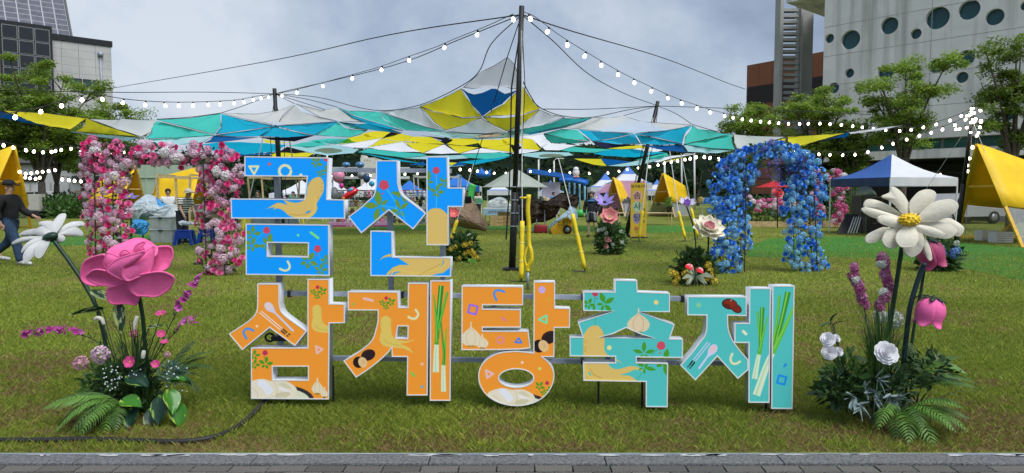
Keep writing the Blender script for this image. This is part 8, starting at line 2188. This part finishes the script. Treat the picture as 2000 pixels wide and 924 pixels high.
for i, (x, Y, yt, hw) in enumerate([(1285, 95, 332, 20), (1325, 100, 326, 22), (1362, 92, 330, 22), (1400, 98, 322, 24), (1440, 90, 318, 26), (1235, 110, 338, 16), (930, 120, 335, 22), (890, 118, 338, 16)]):
    tree(['rounded', 'taller', 'broad', 'dark', 'large', 'small', 'bushy', 'low'][i] + ' pine standing at the foot of the far hill, ' + ['right of the pagoda tent', 'behind the slanting mast', 'behind the centre right hut', 'left of the blue arch', 'touching the blue arch', 'behind the pagoda tents', 'right of the blue upright letter', 'behind the blue upright letter'][i], x, Y, yt, hw, 372, 30 + i, 1500, lfP, tr=.2, name='pine_tree', leafL=.5, clumps=26)
for lb, x, Y, rx, rz, m_, n in (('long low shrub bed under the left trees', 118, 44, 3.0, .9, leaf_m, 2200), ('shrubs before the mint container inside the pink arch', 298, 46, 1.6, .9, leaf_m, 1000), ('shrubs at the back of the lawn behind the left hut', 140, 50, 3.2, 1.1, leaf_d, 1500)):
    g = GX(x, Y); r_ = thing('shrub', lb, 'shrub', g); bushy(r_, g + Vector((0, 0, rz * .5)), rx, .9, rz, n, .28, m_, int(x))
# ================================================================== hills with forest
g = np.random.default_rng(5); nx, ny = 90, 14
X, T = np.meshgrid(np.linspace(-420, 420, nx), np.linspace(0, 1, ny))
hx = 11 + 9 * vnoise(X + 500, X * 0 + 3, .012, 8) + 7 * vnoise(X + 500, X * 0 + 9, .03, 9)
Z = hx * np.sin(np.minimum(T * 1.15, 1) * np.pi / 2) ** 1.2 + vnoise(X + 500, T * 300, .09, 10) * 1.6 * T - .5
Yh = 170 + 190 * T
v = np.stack([X, Yh, Z], -1).reshape(-1, 3); i0 = np.arange(nx * ny).reshape(ny, nx)
f = np.stack([i0[:-1, :-1], i0[:-1, 1:], i0[1:, 1:], i0[1:, :-1]], -1).reshape(-1, 4)
tag(place('hills', np_mesh('hills', v, f, M('forest_floor', (.007, .014, .007), .95, .4, .05, spec=.02), True)), kind='structure')
n = 2600; tx = g.uniform(-400, 400, n); tt = g.random(n) ** .9
tz = np.array([Z[int(a * (ny - 1)), int((b + 420) / 840 * (nx - 1))] for a, b in zip(tt, tx)]); ty = 170 + 190 * tt
m_ = 16; d = g.normal(size=(n, m_, 3)); d /= np.linalg.norm(d, axis=2)[..., None]; rr2 = g.uniform(1.4, 2.8, n)
c = np.stack([tx, ty, tz + 1.0], 1)[:, None] + d * np.stack([rr2, rr2, rr2 * 1.15], 1)[:, None]
u = g.normal(size=(n, m_, 3)); u /= np.linalg.norm(u, axis=2)[..., None]; w_ = np.cross(u, d); w_ /= np.linalg.norm(w_, axis=2)[..., None] + 1e-9
l = g.uniform(.7, 1.5, (n, m_, 1)); q4 = np.stack([c - u * l, c + w_ * l * .7, c + u * l, c - w_ * l * .7], 2).reshape(-1, 3)
tag(place('forest', np_mesh('forest', q4, np.arange(len(q4)).reshape(-1, 4), M('forest_leaf', (.030, .058, .022), .9, .5, .06, spec=.02))), 'dark green wooded hillside far behind the festival tents', 'forest', kind='stuff')
# ================================================================== buildings
conc = M('panel_grey', (.46, .46, .455), .85, .12, .5, .1, 8); dark = M('frame_dark', (.016, .017, .020), .4, .2, 3); glassd = M('glass_dark', (.02, .025, .03)); pv = M('pv_cell', (.095, .10, .135), .55, .25, 2.2, spec=.2); pvf = M('pv_frame', (.34, .35, .38), .6, .1)
lb = thing('solar_building', 'grey panelled building with a sloping solar array at the left edge', 'building', (-44, 66, 0))
LA = Vector((-40, 70, 0)); LD = Vector((-.733, -.68, 0)); LN = Vector((.68, -.733, 0))
W3 = lambda s_, o, z: LA + LD * s_ + LN * o + Vector((0, 0, z))
def lbox(nm, s0, s1, o0, o1, z0, z1, mat, par=lb):
    q = MB(); q.add([W3(s0, o0, z0), W3(s1, o0, z0), W3(s1, o1, z0), W3(s0, o1, z0), W3(s0, o0, z1), W3(s1, o0, z1), W3(s1, o1, z1), W3(s0, o1, z1)], [(0, 3, 2, 1), (4, 5, 6, 7), (0, 1, 5, 4), (1, 2, 6, 5), (2, 3, 7, 6), (3, 0, 4, 7)]); return q.build(nm, mat, par, False, world=True)
lbox('core', 0, 40, -14, -.06, 0, 16.2, M('core_grey', (.16, .16, .16), .9)); lbox('coping', -.1, 40, -14, .10, 16.2, 16.75, dark)
for c in range(12):
    for r_ in range(14): lbox('panel', c * 1.42 + .012, c * 1.42 + 1.408, -.05, .0, 16.18 - (r_ + 1) * .74 + .014, 16.18 - r_ * .74, conc)
lbox('window_bay', 5.05, 9.1, .02, .5, 6, 17.3, dark)
for c in range(3):
    for r_ in range(7):
        w0 = lbox('window', 5.25 + c * 1.25, 6.44 + c * 1.25, .50, .54, 17.0 - (r_ + 1) * 1.28, 17.0 - r_ * 1.28 - .06, M('mullion_grey', (.20, .21, .22), .5)); lbox('pane', 5.32 + c * 1.25, 6.37 + c * 1.25, .54, .555, 17.0 - (r_ + 1) * 1.28 + .07, 17.0 - r_ * 1.28 - .13, glassd, w0)
for s0 in (1.15, 2.65): w0 = lbox('window', s0, s0 + 1.4, .0, .06, 12.0, 12.75, dark); lbox('pane', s0 + .1, s0 + 1.3, .06, .075, 12.08, 12.66, M('glass_teal', (.03, .06, .07), .1, .2), w0)
q = MB(); q.tube([W3(1.0, .12, 8), W3(1.0, .12, 15.2)], .09, 8); q.cbox((0, 0, 0), .4, .3, .4, Matrix.Translation(W3(1.0, .14, 15.3))); q.build('drain_pipe', steel, lb, True, world=True)
up = (-LN * .52 + Vector((0, 0, .854)))
for c in range(9):
    for r_ in range(9):
        o = W3(3.4 + c * 1.0, -.5, 16.8) + up * (.66 * r_); a, b = LD * .97, up * .63; nrm = a.cross(b).normalized() * -.03
        q = MB(); q.slab([o, o + a, o + a + b, o + b], nrm); m0 = q.build('solar_module', pvf, lb, False, world=True)
        q = MB(); i_ = .035; q.slab([o + LD * i_ + up * i_ + nrm * -.1, o + a - LD * i_ + up * i_, o + a + b - LD * i_ - up * i_, o + b + LD * i_ - up * i_], -nrm * (-1.2)); q.build('cell_sheet', pv, m0, False, world=True)
q = MB(); q.bar(W3(3.25, -.6, 16.7), W3(3.25, -.6, 16.7) + up * 5.9, .16, .30); q.build('array_edge', dark, lb, False, world=True)
# right concrete building with round windows
rb = thing('concrete_building', 'pale concrete building with scattered round windows behind the right trees', 'building', (24, 42, 0))
RA_ = Vector((20, 45, 0)); RD = (Vector((27.2, 36.7, 0)) - RA_).normalized(); RN = Vector((RD.y, -RD.x, 0))
def rsz(x, y):
    d = ray(x, y); o = Vector((0, 0, CAMH)); t = (RA_ - o).dot(RN) / d.dot(RN); q_ = o + d * t; return (q_ - RA_).dot(RD), q_.z
RM = Matrix(((RD.x, 0, RN.x, RA_.x), (RD.y, 0, RN.y, RA_.y), (0, 1, 0, 0), (0, 0, 0, 1))); rbi = rb.matrix_basis.inverted()
def conc_mat():
    m = M('concrete_fair', (.70, .70, .685), .85, .10, .8, .15, 20); t = m.node_tree; b = [n for n in t.nodes if n.type == 'BSDF_PRINCIPLED'][0]; ra = [n for n in t.nodes if n.type == 'VALTORGB'][0]; tcn = [n for n in t.nodes if n.type == 'TEX_COORD'][0]
    mp_ = t.nodes.new('ShaderNodeMapping'); mp_.inputs['Scale'].default_value = (1.6, .10, 1); t.links.new(tcn.outputs['Object'], mp_.inputs[0]); nz = t.nodes.new('ShaderNodeTexNoise'); nz.inputs['Scale'].default_value = 1.0; nz.inputs['Detail'].default_value = 6; t.links.new(mp_.outputs[0], nz.inputs[0])
    r2 = t.nodes.new('ShaderNodeValToRGB'); r2.color_ramp.elements[0].position = .32; r2.color_ramp.elements[0].color = (.62, .62, .61, 1); r2.color_ramp.elements[1].position = .52; t.links.new(nz.outputs[0], r2.inputs[0])
    mx = t.nodes.new('ShaderNodeMix'); mx.data_type = 'RGBA'; mx.blend_type = 'MULTIPLY'; mx.inputs['Factor'].default_value = 1; t.links.new(ra.outputs[0], mx.inputs['A']); t.links.new(r2.outputs[0], mx.inputs['B']); t.links.new(mx.outputs['Result'], b.inputs['Base Color']); return m
cm = conc_mat(); rim = M('reveal_grey', (.30, .30, .30), .8, .1); gl = M('glass_green', (.015, .075, .085), .10, .35, .5); joint = M('joint_grey', (.34, .34, .33), .9)
WN = [(1620,75,9),(1661,77.5,18.5),(1737,50,16.5),(1789,66,10),(1831,35,21.5),(1893,19,19),(1943,33,16),(1829,129,14.3),(1887,113,15.3),(1659,143,9),(1730,142,15.5),(1787,152,12.5),(1879,151,11),(1628,172,10.8),(1677,172,9),(1761,226,10),(1972,225,9),(1610,248,6),(1649,241,8),(1689,246,7),(2003,11,9)]
holes = []
for x, y, r_ in WN:
    s_, z = rsz(x, y); Yw = 45 + (36.7 - 45) * s_ / 11; rr_ = r_ * Yw / F * .98; holes.append((s_, z, rr_))
L1 = 24.0
lp = [[(0, 4.75), (L1, 4.75), (L1, 13.95), (0, 13.95)]] + [[(s_ + rr_ * math.cos(a), z + rr_ * math.sin(a)) for a in [-2 * math.pi * k / 28 for k in range(28)]] for s_, z, rr_ in holes if z > 5.2 + rr_]
place('wall', shape2d('wall', lp, .5, cm), rb, rbi @ RM @ Matrix.Translation((0, 0, -.25)))
for s_, z, rr_ in holes:
    if z < 5.2 + rr_: continue
    q = MB(); q.lathe([(rr_ * 1.0, -.34), (rr_ * 1.0, -.30)], 24); w0 = q.build('window', rim, rb); w0.matrix_local = rbi @ RM @ Matrix.Translation((s_, z, 0))
    q = MB(); q.lathe([(rr_ * .985, -.296), (rr_ * .985, -.285)], 24); q.build('pane', gl, w0)
def rbox(nm, s0, s1, z0, z1, o0, o1, mat, par=rb):
    q = MB(); q.box(s0, s1, z0, z1, o0, o1); o = q.build(nm, mat, par); o.matrix_local = (rbi @ RM) if par is rb else Matrix(); return o
rbox('lower_band', 0, L1, 3.6, 4.12, -.5, .0, cm); rbox('rear_wall', 0, L1, 4.0, 13.9, -9, -.9, rim); rbox('side_wall', -.02, .5, 3.6, 13.9, -9, -.52, cm); rbox('roof_slab', -2.6, L1, 14.25, 14.7, -9, .02, cm)
for k in range(14): w0 = rbox('window', k * 1.7 + .1, k * 1.7 + 1.78, 4.12, 4.75, -.40, -.30, M('mullion_grey', (.2, .21, .22))); rbox('pane', k * 1.7 + .16, k * 1.7 + 1.72, 4.18, 4.70, -.30, -.285, M('glass_mint', (.03, .10, .08), .1, .3, 1), w0)
for z in (6.6, 8.45, 10.3, 12.15): rbox('joint', 0, L1, z, z + .03, -.01, .004, joint)
for s_ in (6.2, 12.4, 18.6): rbox('joint', s_, s_ + .03, 4.75, 13.9, -.01, .0035, joint)
rbox('recess_back', -6, L1, 0, 3.6, -6.2, -6, dark); rbox('recess_ceiling', -6, L1, 3.5, 3.6, -6, -.5, dark)
for s_ in (2.0, 9.4, 17): rbox('column', s_, s_ + .6, 0, 3.55, -1.6, -1.0, rim)
# louvred concrete tower
tw_ = thing('louvre_tower', 'tall concrete frame with horizontal louvres left of the round windows', 'tower', GX(1556, 49))
conc2 = M('concrete_tower', (.38, .38, .37), .85, .15, .7, .15, 14); YT = 49
def tb_(nm, x0, x1, y0, y1, dy0, dy1, mat, par=tw_):
    a, b = P(x0, y1, YT), P(x1, y0, YT); q = MB(); q.box(a.x, b.x, YT + dy0, YT + dy1, max(0, a.z), b.z); return q.build(nm, mat, par, False, world=True)
tb_('pier', 1515, 1533, -60, 440, 0, 1.0, conc2); tb_('pier', 1563, 1572, -60, 440, .4, 1.3, conc2); tb_('side_wall', 1572, 1606, -60, 440, 1.2, 2.0, conc2)
for k in range(26): tb_('slat', 1533, 1563, 14 + 11.6 * k, 19.5 + 11.6 * k, .3, .9, conc2)
# terracotta block
tc_ = thing('terracotta_building', 'terracotta clad block with a dark louvre band behind the louvred tower', 'building', GX(1530, 66)); ter = M('terracotta', (.23, .085, .045), .8, .12, .6)
TA, TB = GX(1452, 66), GX(1640, 58); td = (TB - TA).normalized(); tn = Vector((td.y, -td.x, 0))
def tbx(nm, s0, s1, z0, z1, o0, o1, mat):
    q = MB(); q.add([TA + td * s_ + tn * o + Vector((0, 0, z)) for z in (z0, z1) for s_, o in ((s0, o0), (s1, o0), (s1, o1), (s0, o1))], [(0, 3, 2, 1), (4, 5, 6, 7), (0, 1, 5, 4), (1, 2, 6, 5), (2, 3, 7, 6), (3, 0, 4, 7)]); return q.build(nm, mat, tc_, False, world=True)
zq = lambda y: P(1452, y, 66).z
tbx('core', .05, 9.5, 0, zq(129), -8, -.06, ter); tbx('louvre_back', 0, 9.5, zq(206), zq(171), -.3, -.05, dark)
for k in range(7):
    tbx('panel', k * 1.35 + .01, k * 1.35 + 1.335, zq(171), zq(128), -.06, .0, ter); tbx('panel', k * 1.35 + .01, k * 1.35 + 1.335, 3, zq(206), -.06, .0, ter)
for k in range(11): tbx('slat', 0, 9.5, zq(205 - k * 3.1), zq(203.6 - k * 3.1), -.05, .03, M('louvre_dark', (.05, .035, .035), .6))
# low white building, mint container, cabinet
wb = thing('low_white_building', 'low white building with dark windows behind the left trees', 'building', GX(120, 64)); whm = M('render_white', (.50, .51, .54), .8, .1, 1)
def wbx(nm, x0, x1, y0, y1, Y, D, mat, par=wb):
    a, b = P(x0, y1, Y), P(x1, y0, Y); q = MB(); q.box(a.x, b.x, Y, Y + D, max(0, a.z), b.z); return q.build(nm, mat, par, False, world=True)
wbx('wall', -80, 335, 322, 440, 64, 8, whm); wbx('roof', -84, 339, 318, 322, 63.7, 8.6, dark)
for x0, x1, y0, y1 in ((-20, 30, 340, 354), (40, 72, 342, 355), (140, 172, 344, 356), (186, 215, 344, 356), (230, 262, 344, 356)): wbx('pane', x0 + 1, x1 - 1, y0 + 1, y1 - 1, 63.86, .03, glassd, wbx('window', x0, x1, y0, y1, 63.9, .1, dark))
for x in (20, 60, 100, 137, 180, 222): wbx('joint', x, x + .6, 357, 436, 63.97, .03, joint)
mc = thing('mint_container', 'pale mint green container wall seen through the pink arch', 'container', GX(312, 49)); mint = M('paint_mint', (.36, .46, .36), .6, .08, 1)
wbx('body', 268, 346, 322, 440, 49, 2.4, mint, mc); wbx('ledge', 267, 347, 346, 347.5, 48.92, .08, mint, mc)
for x in (286, 305, 325): wbx('rib', x, x + .8, 323, 430, 48.96, .04, mint, mc)
cb = thing('utility_cabinet', 'grey utility cabinet by the left trees', 'cabinet', GX(68, 43)); wbx('box', 55, 76, 379, 412, 43, .6, M('cabinet_grey', (.42, .41, .37), .7, .1), cb); wbx('door', 57, 74.5, 381, 410, 42.97, .03, M('cabinet_grey', (.42, .41, .37)), cb); wbx('plinth', 54, 77, 412, 426, 42.95, .8, dark, cb)
# ================================================================== parked cars, lamp posts
def car(label, x, Y, rz, paint, L=4.5, H=1.65):
    r_ = thing('parked_car', label, 'car', GX(x, Y), rz)
    pr = [(-.5, .22), (-.5, .55), (-.47, .62), (-.27, .66), (-.15, .96), (.22, .99), (.40, .68), (.49, .62), (.5, .25)]
    q = MB(); q.slab([(a * L, -.86, b * H) for a, b in pr], (0, 1.72, 0)); q.build('body', paint, r_)
    q = MB(); q.slab([(a * L, -.872, b * H) for a, b in [(-.24, .68), (-.14, .92), (.02, .94), (.02, .68)]], (0, 1.744, 0)); q.build('side_window', glassd, r_)
    q = MB(); q.slab([(a * L, -.872, b * H) for a, b in [(.04, .68), (.04, .94), (.21, .94), (.35, .68)]], (0, 1.744, 0)); q.build('side_window', glassd, r_)
    for sx in (-.31, .31):
        for sy in (-.80, .80):
            q = MB(); q.lathe([(.2, -.1), (.33, -.09), (.33, .09), (.2, .1)], 14, Matrix.Translation((sx * L, sy, .33)) @ Matrix.Rotation(R(90), 4, 'X')); w0 = q.build('wheel', tyre, r_, True)
            q = MB(); q.lathe([(.05, -.105), (.2, -.102), (.2, .102), (.05, .105)], 10, Matrix.Translation((sx * L, sy, .33)) @ Matrix.Rotation(R(90), 4, 'X')); q.build('rim', hub, w0, True)
    for sx in (-1, 1): q = MB(); q.cbox((sx * .49 * L, -.7, .56 * H), .12, .3, .12); q.cbox((sx * .49 * L, .7, .56 * H), .12, .3, .12); q.build('lamp', M('lamp_glass', (.6, .3, .25), .2, .2), r_, kind='stuff')
car('white sport utility car parked behind the grey cabinet at the left', 82, 55, 0, M('paint_white', (.55, .56, .58), .3, .05, coat=.5), 4.6, 1.8)
car('silver car parked in the undercroft right of the gazebo', 1868, 36, .2, M('paint_silver', (.42, .43, .45), .3, .05, coat=.5), 4.4, 1.6)
car('dark car parked behind the blue arch at the back of the lawn', 1476, 52, 0, M('paint_black', (.014, .014, .016), .25, .1, coat=.5), 4.6, 1.6)
car('white car parked behind the stalls, seen through the blue letter', 585, 48, 0, M('paint_white', (.55, .56, .58)), 4.4, 1.6)
for i, (x, Y, y0, lbx) in enumerate([(639, 75, 285, 'behind the toy stall'), (1052, 80, 312, 'above the blue slide roof'), (1298, 70, 320, 'right of the pagoda tent'), (1331, 74, 306, 'left of the centre right hut'), (1356, 66, 300, 'behind the slanting mast'), (1082, 84, 314, 'left of the inflatable figure')]):
    r_ = thing('street_lamp', 'pale grey street lamp column ' + lbx, 'street lamp', GX(x, Y), group='pale lamp columns at the back'); t = P(x, y0, Y)
    q = MB(); q.tube([r_.location, t], .09, 7); q.build('column', lgw, r_, True, world=True); q = MB(); q.tube([t, t + Vector((.3, 0, .25)), t + Vector((.8, 0, .3))], .06, 6); q.build('arm', lgw, r_, True, world=True); q = MB(); q.cbox((0, 0, 0), .5, .2, .1, Matrix.Translation(t + Vector((.95, 0, .28)))); q.build('lamp_head', lgw, r_, world=True)
ct = thing('white_block_house', 'small white flat roofed building on the wooded hill behind the toy stall', 'building', GX(717, 130)); wbx('wall', 705, 731, 308, 384, 130, 8, M('house_white', (.62, .61, .56), .8, .1, 1), ct); wbx('stair_box', 705, 710, 303, 308, 130, 4, M('house_white', (.62, .61, .56)), ct)
for x in (712, 717, 722): wbx('window', x, x + 1, 312, 313.6, 129.9, .1, dark, ct)
